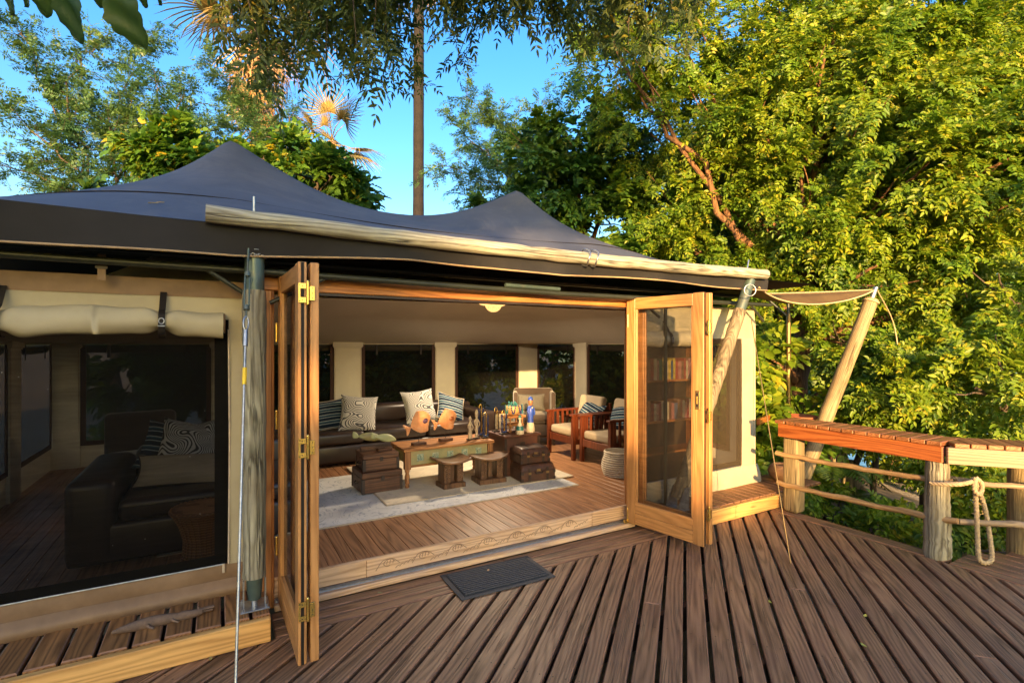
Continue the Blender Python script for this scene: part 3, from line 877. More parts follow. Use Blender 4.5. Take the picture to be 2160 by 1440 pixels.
def inner_window(horizontal, fixed, a0, a1, z0, z1, inward):
    """screen with dark frame, a rolled flap under its head and two straps"""
    s = inward
    w = empty('window', (0, 0, 0), 0, tent)
    def bx(p0, p1, d0, d1, q0, q1, name, mat):
        m = MB(); lo, hi = sorted((fixed + s * d0, fixed + s * d1))
        if horizontal: m.box(p0, p1, lo, hi, q0, q1)
        else: m.box(lo, hi, p0, p1, q0, q1)
        tsub(m, name, mat, w)
    bx(a0 + 0.03, a1 - 0.03, 0.001, 0.003, z0 + 0.03, z1, 'screen', M['screen_back'])
    f = 0.055
    bx(a0, a0 + f, 0.006, 0.016, z0, z1, 'frame', M['darkhem']); bx(a1 - f, a1, 0.006, 0.016, z0, z1, 'frame', M['darkhem'])
    bx(a0 + f + 0.001, a1 - f - 0.001, 0.006, 0.016, z0, z0 + f, 'frame', M['darkhem'])
    rl = MB(); d = fixed - s * 0.055
    pts = []
    for i in range(9):
        p = a0 + (a1 - a0) * i / 8
        zz = z1 - 0.050 - 0.008 * math.sin(math.pi * i / 8)
        pts.append((p, d, zz) if horizontal else (d, p, zz))
    rl.tube(pts, 0.05, 10)
    tsub(rl, 'rolled_flap', M['canvas'], w)
    for t in (0.2, 0.8):
        p = a0 + (a1 - a0) * t
        bx(p - 0.016, p + 0.016, 0.003, 0.006, z1 - 0.16, z1, 'strap', M['webbing'])
    return w

ZW0, ZW1, ZT = 0.42, 1.645, 1.675
bk = MB(); bk.box(UL, UR, VB, VB + 0.012, 0.0, ZW0)
tp(bk, 'back_wall', M['canvas_in'])
cols = [(-1.70, -1.43), (-0.06, 0.06 + 0.05), (1.53, 1.93), (3.14, 3.49), (4.75, 5.15)]
def column(horizontal, fixed, a0, a1, inward):
    m = MB(); s = inward
    lo, hi = sorted((fixed, fixed + s * 0.03))
    def bx(p0, p1, l, h, q0, q1):
        if horizontal: m.box(p0, p1, l, h, q0, q1)
        else: m.box(l, h, p0, p1, q0, q1)
    bx(a0, a1, lo, hi, 0.16, 1.60)
    # flared capital
    for k, (e, q0, q1) in enumerate(((0.012, 1.60, 1.615), (0.022, 1.616, 1.70))):
        l2, h2 = sorted((fixed, fixed + s * (0.03 + e)))
        bx(a0 - e, a1 + e, l2, h2, q0, q1)
    o = tp(m, 'column', M['canvas_in'])
    for p in (a0 + 0.012, a1 - 0.012):
        mm = MB(); q = fixed + s * 0.031
        mm.tube([(p, q, 0.6), (p, q, 1.59)] if horizontal else [(q, p, 0.6), (q, p, 1.59)], 0.004, 5)
        tsub(mm, 'piping', M['piping'], o)
    return o
for a0, a1 in cols: column(True, VB, a0, a1, -1)
for (l, r_) in ((-1.43, -0.06), (0.11, 1.53), (1.93, 3.14), (3.49, 4.75)):
    inner_window(True, VB, l + 0.002, r_ - 0.002, ZW0, ZW1, -1)
rw = MB(); rw.box(UR, UR + 0.012, VF, VB, 0.0, ZW0); tp(rw, 'side_wall', M['canvas_in'])
lw = MB(); lw.box(UL - 0.012, UL, VF, VB, 0.0, ZW0); tp(lw, 'side_wall', M['canvas_in'])
for fx, s in ((UR, -1), (UL, 1)):
    for a0, a1 in ((6.49, 6.80), (5.0, 5.3), (3.60, 3.85)): column(False, fx, a0, a1, s)
    for l, r_ in ((6.80, 7.96), (5.30, 6.49), (3.85, 5.0)): inner_window(False, fx, l + 0.002, r_ - 0.002, ZW0, ZW1, s)
tp(MB().box(UR + 0.002, UR + 0.012, VF + 0.02, VB, 1.647, 2.05), 'wall_head', M['canvas'])
tp(MB().box(UL - 0.012, UL - 0.002, VF + 0.02, VB, 1.647, 2.05), 'wall_head', M['canvas'])
tp(MB().box(UL, UR, VB + 0.002, VB + 0.012, 1.647, 2.05), 'wall_head', M['canvas'])

# front wall: canvas pieces round the two screened windows
def fpanel(u0, u1, z0, z1, name, mat, bulge=0.0, v=VF, nu=16, nz=8, base=0.0, wob=0.004):
    m = MB()
    def fn(a, b):
        U = u0 + (u1 - u0) * a; z = z0 + (z1 - z0) * b
        return (U, v - bulge * math.sin(math.pi * b) - base * (1 - b) + wob * math.sin(U * 9 + z * 5), z)
    m.grid(fn, nu, nz)
    m.grid(lambda a, b: (fn(a, b)[0], fn(a, b)[1] + 0.010, fn(a, b)[2]), nu, nz, flip=True)
    return tp(m, name, mat)

def front_window(u0, u1, z0, z1, roll_u1, straps, smat):
    w = empty('window', (0, 0, 0), 0, tent)
    m = MB()
    def fn(a, b): return (u0 + (u1 - u0) * a, VF + 0.004 + 0.010 * math.sin(math.pi * a) * math.sin(math.pi * b), z0 + (z1 - z0) * b)
    m.grid(fn, 24, 16); tsub(m, 'screen', smat, w)
    # hem band of the mesh
    h = MB(); h.box(u0, u1, VF + 0.012, VF + 0.014, z0, z0 + 0.055); tsub(h, 'screen_hem', M['webbing'], w)
    h = MB(); h.box(u1 - 0.075, u1, VF + 0.012, VF + 0.014, z0 + 0.056, z1); tsub(h, 'screen_hem', M['webbing'], w)
    tsub(MB().tube([(u0, VF - 0.004, z0), (u1 - 0.02, VF - 0.004, z0)], 0.0045, 6), 'zip', M['galv'], w)
    tsub(MB().tube([(u1, VF - 0.004, z0), (u1 + 0.006, VF - 0.004, (z0 + z1) / 2), (u1, VF - 0.004, z1 - 0.08)], 0.0065, 6), 'piping', M['piping'], w)
    tsub(MB().bbox(u1 - 0.035, u1 - 0.02, VF - 0.016, VF - 0.010, z0 - 0.05, z0 + 0.006, 0.003), 'zip_puller', M['piping'], w)
    # rolled flap: fat soft roll with creases at the straps
    rl = MB(); path, rad = [], []
    zc = z1 - 0.052
    n = 140
    for i in range(n + 1):
        U = u0 - 0.15 + (roll_u1 - u0 + 0.15) * i / n
        dr = 0
        for s in straps: dr += 0.014 * math.exp(-((U - s) / 0.05) ** 2)
        path.append((U, VF - 0.052, zc - 0.012 * math.sin(U * 3.0) + 0.004 * math.sin(U * 17)))
        rad.append(0.076 - dr + 0.003 * math.sin(U * 6.3) + 0.003 * math.sin(U * 19))
    def roll_fn(a, b):
        i = min(n, int(a * n)); th = 2 * math.pi * b
        U = path[i][0]; rr_ = rad[i] + 0.002 * math.sin(3 * th + U * 4.1) + 0.0015 * math.sin(5 * th - U * 9)
        for s in straps:
            du = U - s
            rr_ += 0.009 * math.exp(-(du / 0.11) ** 2) * math.sin(34 * abs(du) + 2.2 * th) - 0.010 * math.exp(-(du / 0.03) ** 2)
        return (U, path[i][1] + 0.88 * rr_ * math.cos(th), path[i][2] + rr_ * math.sin(th) - 0.006 * math.sin(U * 7 + 1))
    rl.grid(roll_fn, n, 28, flip=True)
    ro = tsub(rl, 'rolled_flap', M['canvas'], w)
    # spiral end of the roll
    en = MB(); sp = []
    for i in range(40):
        t = i / 39; an = t * 4.4 * math.pi; rr = 0.066 * (1 - 0.8 * t)
        sp.append((roll_u1 + 0.006, VF - 0.052 + rr * math.cos(an) * 0.86, path[-1][2] + rr * math.sin(an)))
    en.tube(sp, 0.0055, 5); tsub(en, 'roll_binding', M['brownhem'], w)
    for s in straps:
        st = MB(); pts = []
        for i in range(15):
            an = math.pi * (0.60 + 1.0 * i / 14)
            pts.append((s, VF - 0.052 + 0.074 * math.cos(an), zc + 0.082 * math.sin(an)))
        pts = [(s + 0.002, VF - 0.012, z1 + 0.13)] + pts
        for q0, q1 in zip(pts[:-1], pts[1:]):
            a_, b_ = Vector(q0), Vector(q1); nrm = (b_ - a_).cross(Vector((1, 0, 0))).normalized() * 0.002
            vs = [a_ - Vector((0.016, 0, 0)) + nrm, a_ + Vector((0.016, 0, 0)) + nrm, b_ + Vector((0.016, 0, 0)) + nrm, b_ - Vector((0.016, 0, 0)) + nrm]
            vs += [p - nrm * 2 for p in vs]
            st.add(vs, [(0, 1, 2, 3), (7, 6, 5, 4), (0, 4, 5, 1), (2, 6, 7, 3), (1, 5, 6, 2), (3, 7, 4, 0)])
        so = tsub(st, 'strap', M['webbing'], w)
        bc = MB(); bc.tube([(s + 0.013 * math.cos(t), VF - 0.130, zc + 0.012 + 0.016 * math.sin(t)) for t in np.linspace(0, 2 * math.pi, 13)], 0.0032, 5, caps=False)
        bc.tube([(s - 0.017, VF - 0.130, zc - 0.016), (s + 0.017, VF - 0.130, zc - 0.016)], 0.004, 5)
        tsub(bc, 'buckle', M['galv'], w)
    return w

# left of the doors
fpanel(-1.72, 0.30, 1.93, 2.03, 'wall_band', M['brownhem'], wob=0.006, v=VF - 0.006)
fpanel(-1.72, 0.30, 1.80, 1.935, 'wall_panel', M['canvas'], 0.0)
fpanel(0.065, 0.30, 0.30, 1.80, 'wall_panel', M['canvas'], 0.004)
fpanel(-1.72, 0.30, 0.225, 0.312, 'wall_band', M['brownhem'], 0.004, v=VF - 0.004)
fpanel(-1.72, 0.30, 0.135, 0.228, 'ground_skirt', M['brownhem'], 0.028, v=VF - 0.008, base=0.03)
front_window(-1.60, 0.065, 0.318, 1.82, 0.035, (-0.945, -0.265), M['screen'])
# right of the doors
fpanel(3.37, 5.16, 1.71, 2.04, 'wall_panel', M['canvas'], 0.006)
fpanel(4.945, 5.16, 0.30, 1.715, 'wall_panel', M['canvas'], 0.004)
fpanel(3.37, 5.20, 0.14, 0.33, 'ground_skirt', M['canvas'], 0.012, v=VF - 0.006, base=0.05)
fpanel(3.37, 3.50, 0.30, 1.715, 'wall_panel', M['canvas'], 0.004)
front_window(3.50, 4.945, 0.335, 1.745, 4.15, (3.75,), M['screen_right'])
tp(MB().tube([(5.155, 3.565, 0.2), (5.155, 3.565, 1.9)], 0.012, 8), 'corner_piping', M['canvas'])

# steel frame tubes under the eave
tp(MB().tube([(-2.0, 3.40, 2.095), (0.3, 3.40, 2.085), (2.4, 3.40, 2.06), (5.2, 3.40, 2.075)], 0.021, 10), 'frame_tube', M['darksteel'])
tp(MB().tube([(-2.0, 3.72, 2.19), (5.2, 3.72, 2.19)], 0.02, 8), 'frame_tube', M['darksteel'])
for u0, u1 in ((0.22, -0.05), (0.28, 0.62), (3.55, 3.25), (4.6, 4.85), (5.1, 4.85)):
    tp(MB().tube([(u0, 3.42, 1.90), (u1, 3.41, 2.08)], 0.013, 8), 'brace', M['darksteel'])
for u in (3.67,):
    tp(MB().tube([(u, 3.46, 0.146), (u, 3.46, 2.06)], 0.017, 10), 'frame_leg', M['darksteel'])
tp(MB().tube([(1.9, 3.39, 2.10), (2.4, 3.39, 2.095)], 0.017, 8), 'frame_tube', M['steel'])
# a hanging strap and buckle left under the eave
st = MB()
for z0, z1, dv in ((1.99, 2.06, 0.0), (2.062, 2.13, 0.004)): st.box(-0.545, -0.510, 3.44 + dv, 3.448 + dv, z0, z1)
so = tp(st, 'hanging_strap', M['brownhem'])
tsub(MB().box(-0.553, -0.502, 3.434, 3.439, 2.05, 2.068), 'buckle', M['darktrim'], so)

# door frame
fr = empty('door_frame', (0, 0, 0), 0, tent)
def fsub(mb, name, mat, loc): return mb.build(name, mat, fr, loc=(loc[0] - TO[0], loc[1] - TO[1], loc[2]))
fsub(MB().bbox(-1.58, 1.58, -0.045, 0.05, -0.041, 0.041, 0.005), 'lintel', M['frame_x'], (1.81, 3.555, 2.028))
fsub(MB().box(-1.44, 1.44, -0.012, 0.012, -0.008, 0.008), 'lintel_stop', M['darktrim'], (1.81, 3.535, 1.977))
fsub(MB().bbox(-0.045, 0.045, -0.04, 0.05, 0.0, 1.986, 0.005), 'jamb', M['frame_z'], (0.268, 3.555, 0.0))
fsub(MB().bbox(-0.028, 0.028, -0.02, 0.02, 0.0, 1.95, 0.005), 'jamb_stop', M['frame_z'], (0.268, 3.492, 0.03))
fsub(MB().bbox(-0.045, 0.045, -0.04, 0.05, 0.0, 1.986, 0.005), 'jamb', M['frame_z'], (3.335, 3.555, 0.0))
sl = fsub(MB().bbox(-1.49, 1.49, -0.055, 0.055, 0.002, 0.042, 0.006), 'sill', M['sill'], (1.80, 3.512, 0.0))
fsub(MB().box(-1.485, 1.485, -0.024, 0.024, 0.0425, 0.0448), 'sill_track', M['galv'], (1.80, 3.514, 0.0))
for dv in (-0.012, 0.004, 0.020):
    fsub(MB().box(-1.48, 1.48, -0.0022, 0.0022, 0.0452, 0.053), 'sill_track', M['galv'], (1.80, 3.510 + dv, 0.0))
segs = ((0.312, 0.895), (0.897, 2.87), (2.872, 3.29))
for i, (a, b) in enumerate(segs):
    fsub(MB().bbox(-(b - a) / 2, (b - a) / 2, -0.012, 0.012, 0.0, 0.117, 0.004), 'riser_board', M['sill'], ((a + b) / 2, 3.571, 0.044))
fsub(MB().bbox(-1.49, 1.49, -0.012, 0.014, 0.0, 0.006, 0.002), 'nosing', M['sill'], (1.80, 3.571, 0.1615))
cv = MB()
for k in range(7):                                            # leafy scrolls cut into the long riser board
    c = 1.05 + k * 0.262
    y = 3.5585
    for s in (1,):
        cv.tube([(c + 0.05 * math.cos(t) * (1 - t / 9), y, 0.108 + 0.036 * math.sin(t) * (1 - t / 9)) for t in np.linspace(0.3, 5.2, 16)], 0.0022, 5)
        for q in range(5):
            x0 = c + 0.05 + q * 0.03
            cv.tube([(x0, y, 0.066 + 0.006 * q), (x0 + 0.012, y, 0.078 + 0.008 * q), (x0 + 0.030, y, 0.083 + 0.008 * q)], 0.0022, 5)
        cv.tube(smooth_path([(c - 0.09, y, 0.075), (c - 0.04, y, 0.135), (c + 0.03, y, 0.138), (c + 0.08, y, 0.10)], 5), 0.0022, 5)
        for q in range(4):
            x0 = c - 0.035 + q * 0.022
            cv.tube([(x0, y, 0.105), (x0 + 0.006, y, 0.135 - abs(q - 1.5) * 0.006)], 0.002, 5)
cv.build('scroll_carving', M['carve'], fr, off=TO)

# folding doors
def door_leaf(U, V, ang, hinge_side, pane_mat, handle=False, label=None, w=0.745, h=2.01):
    d = empty('folding_door', (U - TO[0], V - TO[1], 0.052), R(ang), tent)
    if label: d['label'] = label
    t = 0.0205
    def q(mb, name, mat, loc): return mb.build(name, mat, d, loc=loc)
    sw = 0.092
    q(MB().bbox(-sw / 2, sw / 2, -t, t, 0, h, 0.003), 'stile', M['door'], (sw / 2, 0, 0))
    q(MB().bbox(-sw / 2, sw / 2, -t, t, 0, h, 0.003), 'stile', M['door'], (w - sw / 2, 0, 0))
    rl = w - 2 * sw - 0.002
    q(MB().bbox(-rl / 2, rl / 2, -t + 0.001, t - 0.001, 0, 0.098, 0.004), 'rail', M['door_x'], (w / 2, 0, 0.004))
    q(MB().bbox(-rl / 2, rl / 2, -t + 0.001, t - 0.001, 0, 0.094, 0.004), 'rail', M['door_x'], (w / 2, 0, 0.104))
    q(MB().bbox(-rl / 2, rl / 2, -t + 0.001, t - 0.001, 0, 0.098, 0.004), 'rail', M['door_x'], (w / 2, 0, h - 0.102))
    for x in (sw + 0.009, w - sw - 0.009):
        q(MB().bbox(-0.008, 0.008, -t + 0.006, t - 0.006, 0, h - 0.302, 0.003), 'glazing_bead', M['door'], (x, 0, 0.2))
    q(MB().box(sw + 0.018, w - sw - 0.018, -0.0008, 0.0008, 0.2, h - 0.103), 'screen', pane_mat, (0, 0, 0))
    # black weather strip on the closing edge
    q(MB().box(0, 0.004, -0.007, 0.007, 0.003, h - 0.003), 'weather_strip', M['webbing'], (w + 0.0005, 0, 0))
    if handle:
        hp = q(MB().bbox(-0.019, 0.019, -0.004, 0.0, -0.075, 0.075, 0.002), 'handle_plate', M['oldbrass'], (w - sw / 2 - 0.004, -t - 0.0005, 1.155))
        MB().bbox(-0.010, 0.010, -0.002, 0.0, -0.055, 0.055, 0.001).build('handle_recess', M['darktrim'], d, loc=(w - sw / 2 - 0.004, -t - 0.0047, 1.155))
        MB().tube([(0, 0, -0.03), (0, 0, 0.03)], 0.004, 8).build('handle_grip', M['brass'], d, loc=(w - sw / 2 - 0.004, -t - 0.009, 1.155))
    return d
def brass_hinge(U, V, z, ang, parent_tent=tent, big=True):
    hg = empty('door_hinge', (U - TO[0], V - TO[1], z), R(ang), tent)
    MB().tube([(0, 0, -0.055), (0, 0, 0.055)], 0.0075, 10).build('knuckle', M['brass'], hg)
    MB().sphere((0, 0, 0.058), 0.008, 8, 6).build('finial', M['brass'], hg)
    if big:
        m = MB()                                              # open C plate one side, small plate the other
        m.box(-0.044, -0.009, -0.006, -0.003, 0.022, 0.048); m.box(-0.044, -0.009, -0.006, -0.003, -0.048, -0.022); m.box(-0.044, -0.036, -0.006, -0.003, -0.0218, 0.0218)
        m.build('plate', M['brass'], hg)
        MB().bbox(0.009, 0.032, -0.006, -0.003, -0.036, 0.036, 0.001).build('plate', M['brass'], hg)
        s = MB()
        for x, z_ in ((-0.038, 0.04), (-0.027, 0.035), (-0.038, -0.04), (-0.027, -0.035), (0.022, 0.025), (0.022, 0.0), (0.022, -0.025)):
            s.add([(x + 0.003 * math.cos(a), -0.0066, z_ + 0.003 * math.sin(a)) for a in np.arange(6) * math.pi / 3], [tuple(range(6))])
        s.build('screws', M['darktrim'], hg)
    return hg
door_leaf(0.352, 3.478, -88.5, 0, M['screen_door'])
door_leaf(0.430, 2.735, 90.5, 0, M['screen_door'])
for z in (1.905, 1.135, 0.325): brass_hinge(0.395, 2.722, z, 0)
for z in (1.72, 1.18, 0.40): brass_hinge(0.322, 3.472, z, 0, big=False)
door_leaf(3.215, 3.478, -80.0, 0, M['screen_door'], handle=True)
door_leaf(3.425, 2.748, 97.5, 0, M['screen_door'])
for z in (1.78, 1.08, 0.30): brass_hinge(3.388, 2.738, z, 12)
for z in (1.86, 0.12): brass_hinge(3.200, 3.462, z, 0, big=False)
MB().bbox(-0.03, 0.02, -0.015, 0.015, 0.0, 0.03, 0.003).build('door_hinge', M['brass'], tent, loc=(3.185 - TO[0], 3.46 - TO[1], 0.052))

# ---------------------------------------------------------------- poles, log beam, cables
def knobbly(path, r0, r1, n=26, amp=0.004, seed=1, seg=12):
    a, b = Vector(path[0]), Vector(path[1])
    rr = random.Random(seed)
    pts = [a.lerp(b, i / n) + Vector((rr.uniform(-amp, amp), rr.uniform(-amp, amp), 0)) * 0.6 for i in range(n + 1)]
    rad = [r0 + (r1 - r0) * i / n + rr.uniform(-amp, amp) * 0.7 for i in range(n + 1)]
    return pts, rad

post = tthing('timber_post', 'weathered round timber post on a bolted steel foot beside the door', 'post', 0.19, 3.30, 0.142)
p, r_ = knobbly([(0, 0, 0.175), (0, 0, 1.82)], 0.060, 0.062, amp=0.004, seed=4, seg=14)
MB().tube(p, r_, 16).build('timber', M['post'], post)
MB().tube([(0, 0, 1.80), (0, 0, 2.145)], 0.052, 16).build('steel_sleeve', M['steel'], post)
MB().lathe([(0.034, 0.045), (0.040, 0.10), (0.046, 0.20)], 14).build('steel_foot', M['steel'], post)
MB().bbox(-0.075, 0.075, -0.075, 0.075, 0.001, 0.010, 0.002).build('base_plate', M['galv'], post)
MB().tube([(0, 0, 0.010), (0, 0, 0.048)], 0.018, 10).build('steel_stub', M['galv'], post)
for sx in (-1, 1):
    b_ = MB(); b_.bbox(-0.004, 0.004, -0.02, 0.02, 0.0, 0.15, 0.001)
    b_.build('cheek_plate', M['galv'], post, loc=(sx * 0.056, 0, 0.0105))
for sx, sy in ((-1, -1), (1, -1), (-1, 1), (1, 1)):
    MB().tube([(sx * 0.062, sy * 0.062, 0.0105), (sx * 0.062, sy * 0.062, 0.024)], 0.007, 6).build('bolt', M['galv'], post)

beam = tthing('eave_log', 'long pale weathered log resting along the front eave', 'log', 2.35, 3.16, 2.345)
pts, rad = [], []
rr = random.Random(8)
for i in range(41):
    t = i / 40
    pts.append((-2.40 + 4.80 * t, 0.02 * math.sin(t * 3), -0.025 * math.sin(math.pi * t) + rr.uniform(-0.003, 0.003)))
    rad.append(0.047 + 0.004 * t + rr.uniform(-0.002, 0.002))
MB().tube(pts, rad, 16).build('timber', M['log'], beam)
ch = MB()
for u in (-0.02, 0.06):
    ch.tube([(u + 0.01 * math.sin(3 * t) + 0.15, 0.062 * math.cos(t), -0.02 + 0.064 * math.sin(t)) for t in np.linspace(0, 2 * math.pi, 26)], 0.006, 5, caps=False)
ch.build('tie_chain', M['galv'], beam)
MB().tube([(-2.17, 0.0, 0.0), (-2.17, 0.0, 0.12)], 0.007, 8).build('threaded_rod', M['galv'], beam)
MB().tube([(2.10, 0.0, 0.0), (2.16, 0.02, 0.13)], 0.007, 8).build('threaded_rod', M['galv'], beam)

lp = tthing('slanting_post', 'slanting weathered timber post behind the open folding door', 'post', 3.63, 3.30, 0.142)
q0, q1 = Vector((0.02, 0, 0.10)), Vector((0.79, -0.09, 1.84))
p, r_ = knobbly([q0, q1], 0.062, 0.060, seed=12)
MB().tube(p, r_, 14).build('timber', M['greypost'], lp)
q2 = q1 + (q1 - q0).normalized() * 0.33
MB().tube([q1 - (q1 - q0).normalized() * 0.02, q2], 0.050, 14).build('steel_sleeve', M['steel'], lp)
MB().bbox(-0.08, 0.10, -0.075, 0.075, 0.001, 0.010, 0.002).build('base_plate', M['galv'], lp)
for sy in (-1, 1):
    MB().prism([(-0.06, 0.0), (0.09, 0.0), (0.10, 0.20), (0.04, 0.20)], -0.004, 0.004).build('cheek_plate', M['galv'], lp, loc=(0, sy * 0.068, 0.0105), rot=(R(90), 0, 0))

# leaning pale pole that holds the canvas wing
tipw = uv(*TIP)
basew = uv(5.72, 3.75, -0.95)
bd = (tipw - basew); Lp = bd.length
pp = wthing('pale_leaning_pole', 'pale peeled pole leaning outward behind the railing, holding the canvas tip', 'pole', basew)
pp.rotation_euler = bd.to_track_quat('Z', 'Y').to_euler()
p, r_ = knobbly([(0, 0, 0), (0, 0, Lp - 0.12)], 0.088, 0.076, seed=5)
MB().tube(p, r_, 16).build('timber', M['pale_post'], pp)
MB().tube([(0, 0, Lp - 0.12), (0, 0, Lp + 0.03)], [0.030, 0.026], 10).build('tip_pin', M['galv'], pp)
rp_ = MB(); rp_.tube([(0.085 * math.cos(t), 0.085 * math.sin(t), Lp - 0.16 + 0.006 * t / 6.28) for t in np.linspace(0, 18, 60)], 0.006, 5)
rp_.build('rope_lashing', M['rope'], pp)

sp = wthing('tent_stay_pole', 'thin upright steel stay pole beside the tree behind the tent corner', 'pole', at(1663, 1000, 7.2))
b0 = at(1663, 1000, 7.2); sp.location = (b0.x, b0.y, ground_h(b0.x, b0.y))
hgt = at(1663, 662, 7.2).z - sp.location.z
MB().tube([(0, 0, 0), (0, 0, hgt)], 0.03, 12).build('tube', M['oldbrass'], sp)
MB().tube([(0, 0, hgt - 0.05), (-0.5, 0.1, hgt + 0.45)], 0.016, 8).build('brace', M['darksteel'], sp)
MB().tube([(0, 0, hgt - 0.01), (0, 0, hgt + 0.25)], 0.02, 8).build('spigot', M['darksteel'], sp)

# guy cables
def cable(label, top, bot, fittings=True, r_=0.0062, mat='galv'):
    t = wthing('guy_cable', label, 'cable', bot)
    a = Vector(top) - Vector(bot); d = a.normalized(); L = a.length
    n = 40
    s = L - 0.50 if fittings else L - 0.15
    m = MB(); 
    m.tube([d * (s * i / n) for i in range(n + 1)], r_, 8)
    for st in range(2):                                       # visible lay of the strands
        m.tube([d * (s * i / 400) + (d.orthogonal().normalized() * math.cos(i * 0.9 + st * 3.14) + d.cross(d.orthogonal()).normalized() * math.sin(i * 0.9 + st * 3.14)) * r_ * 0.75 for i in range(401)], r_ * 0.42, 4)
    m.build('wire', M[mat], t)
    if fittings:
        MB().tube([d * (s - 0.02), d * (s + 0.07)], 0.013, 8).build('ferrule', M['galv'], t)
        lo = MB(); o1 = d.orthogonal().normalized()
        lo.tube([d * (s + 0.11 + 0.04 * math.cos(x)) + o1 * 0.013 * math.sin(x) for x in np.linspace(0, 6.28, 17)], 0.005, 6, caps=False)
        lo.build('thimble', M['galv'], t)
        tb = MB()
        for sg in (-1, 1): tb.tube([d * (s + 0.20) + o1 * sg * 0.012, d * (s + 0.40) + o1 * sg * 0.012], 0.005, 6)
        for q in (0.20, 0.40): tb.tube([d * (s + q - 0.012), d * (s + q + 0.012)], 0.017, 8)
        tb.tube([d * (s + 0.14), d * (s + 0.22)], 0.005, 6); tb.tube([d * (s + 0.38), d * (s + 0.50)], 0.005, 6)
        tb.build('turnbuckle', M['steel'], t)
    return t
T0 = at(523, 545, 2.86)
B0 = at(497, 1440, 2.22); k = B0.z / (T0.z - B0.z); B0 = B0 - (T0 - B0) * k
cb = cable('steel guy cable with turnbuckle running down past the timber post', T0, (B0.x, B0.y, 0.0))
dd = (T0 - B0).normalized(); qq = (at(519, 800, 2.7) - B0).length
MB().tube([dd * (qq - 0.045), dd * (qq + 0.045)], 0.0105, 10).build('yellow_tape', M['yellowtape'], cb)
chn = MB(); pc = uv(0.19, 3.30, 2.175) - Vector((B0.x, B0.y, 0))
for row in range(2):
    for k in range(20):
        an = 2 * math.pi * k / 20
        c = pc + Vector((0.062 * math.cos(an), 0.062 * math.sin(an), -0.018 + 0.03 * row))
        tg = Vector((-math.sin(an), math.cos(an), 0)); up = Vector((math.cos(an), math.sin(an), 0)) if k % 2 else Vector((0, 0, 1))
        chn.tube([c + tg * 0.014 * math.cos(x) + up * 0.0085 * math.sin(x) for x in np.linspace(0, 6.283, 9)], 0.003, 4, caps=False)
chn.build('chain', M['galv'], cb)
MB().tube(smooth_path([pc + Vector((0, -0.07, 0.07)), pc + Vector((0.004, -0.075, 0.0)), dd * ((T0 - B0).length - 0.02)], 5), 0.007, 6).build('shackle', M['steel'], cb)

B1 = at(1668, 1188, 3.857); B1.z = 0.0
cable('thin guy cable from the slanting post down to the deck boards', at(1580, 645, 4.85), B1, False, 0.0042, 'oldbrass')
# loose rope hanging from the canvas tip
hr = wthing('hanging_rope', 'thin rope hanging down from the tip of the pale pole', 'rope', tipw)
MB().tube([Vector(p_) - tipw for p_ in smooth_path([tipw + Vector((0.02, 0, 0)), at(1884, 680, 6.55), at(1898, 760, 6.6), at(1905, 800, 6.6)], 5)], 0.008, 6).build('strand', M['rope'], hr)
sr = MB(); sr.tube([(0.055 * math.cos(t), 0, 0.055 * math.sin(t)) for t in np.linspace(0, 6.283, 19)], 0.006, 6, caps=False)
q = at(1582, 612, 4.86)
so = sr.build('steel_ring', M['galv']); so.location = q
tag(so, 'steel ring tied at the top of the slanting post', 'ring')
# ---------------------------------------------------------------- inside the tent
FZ = 0.16

def rug(label, u0, u1, v0, v1, z, mat, rot=0):
    t = tthing('rug', label, 'rug', (u0 + u1) / 2, (v0 + v1) / 2, z, rot)
    w, d = (u1 - u0) / 2, (v1 - v0) / 2
    MB().grid(lambda a, b: ((2 * a - 1) * w, (2 * b - 1) * d, 0.009 + 0.0012 * math.sin(a * 40) * math.sin(b * 31)), 30, 24).build('pile', mat, t)
    m = MB()
    for x0, x1, y0, y1 in ((-w - .012, w + .012, -d - .012, -d), (-w - .012, w + .012, d, d + .012), (-w - .012, -w, -d, d), (w, w + .012, -d, d)): m.box(x0, x1, y0, y1, 0.0005, 0.0085)
    m.build('bound_edge', M['piping'], t)
    return t
rug('blue grey patterned rug reaching towards the doorway', -0.35, 3.31, 4.35, 5.95, FZ + 0.0005, M['rug1'])
rug('cream patterned rug lying on top under the coffee table', 1.36, 3.46, 4.64, 6.30, FZ + 0.0112, M['rug2'])
RZ = FZ + 0.021      # top of both rugs

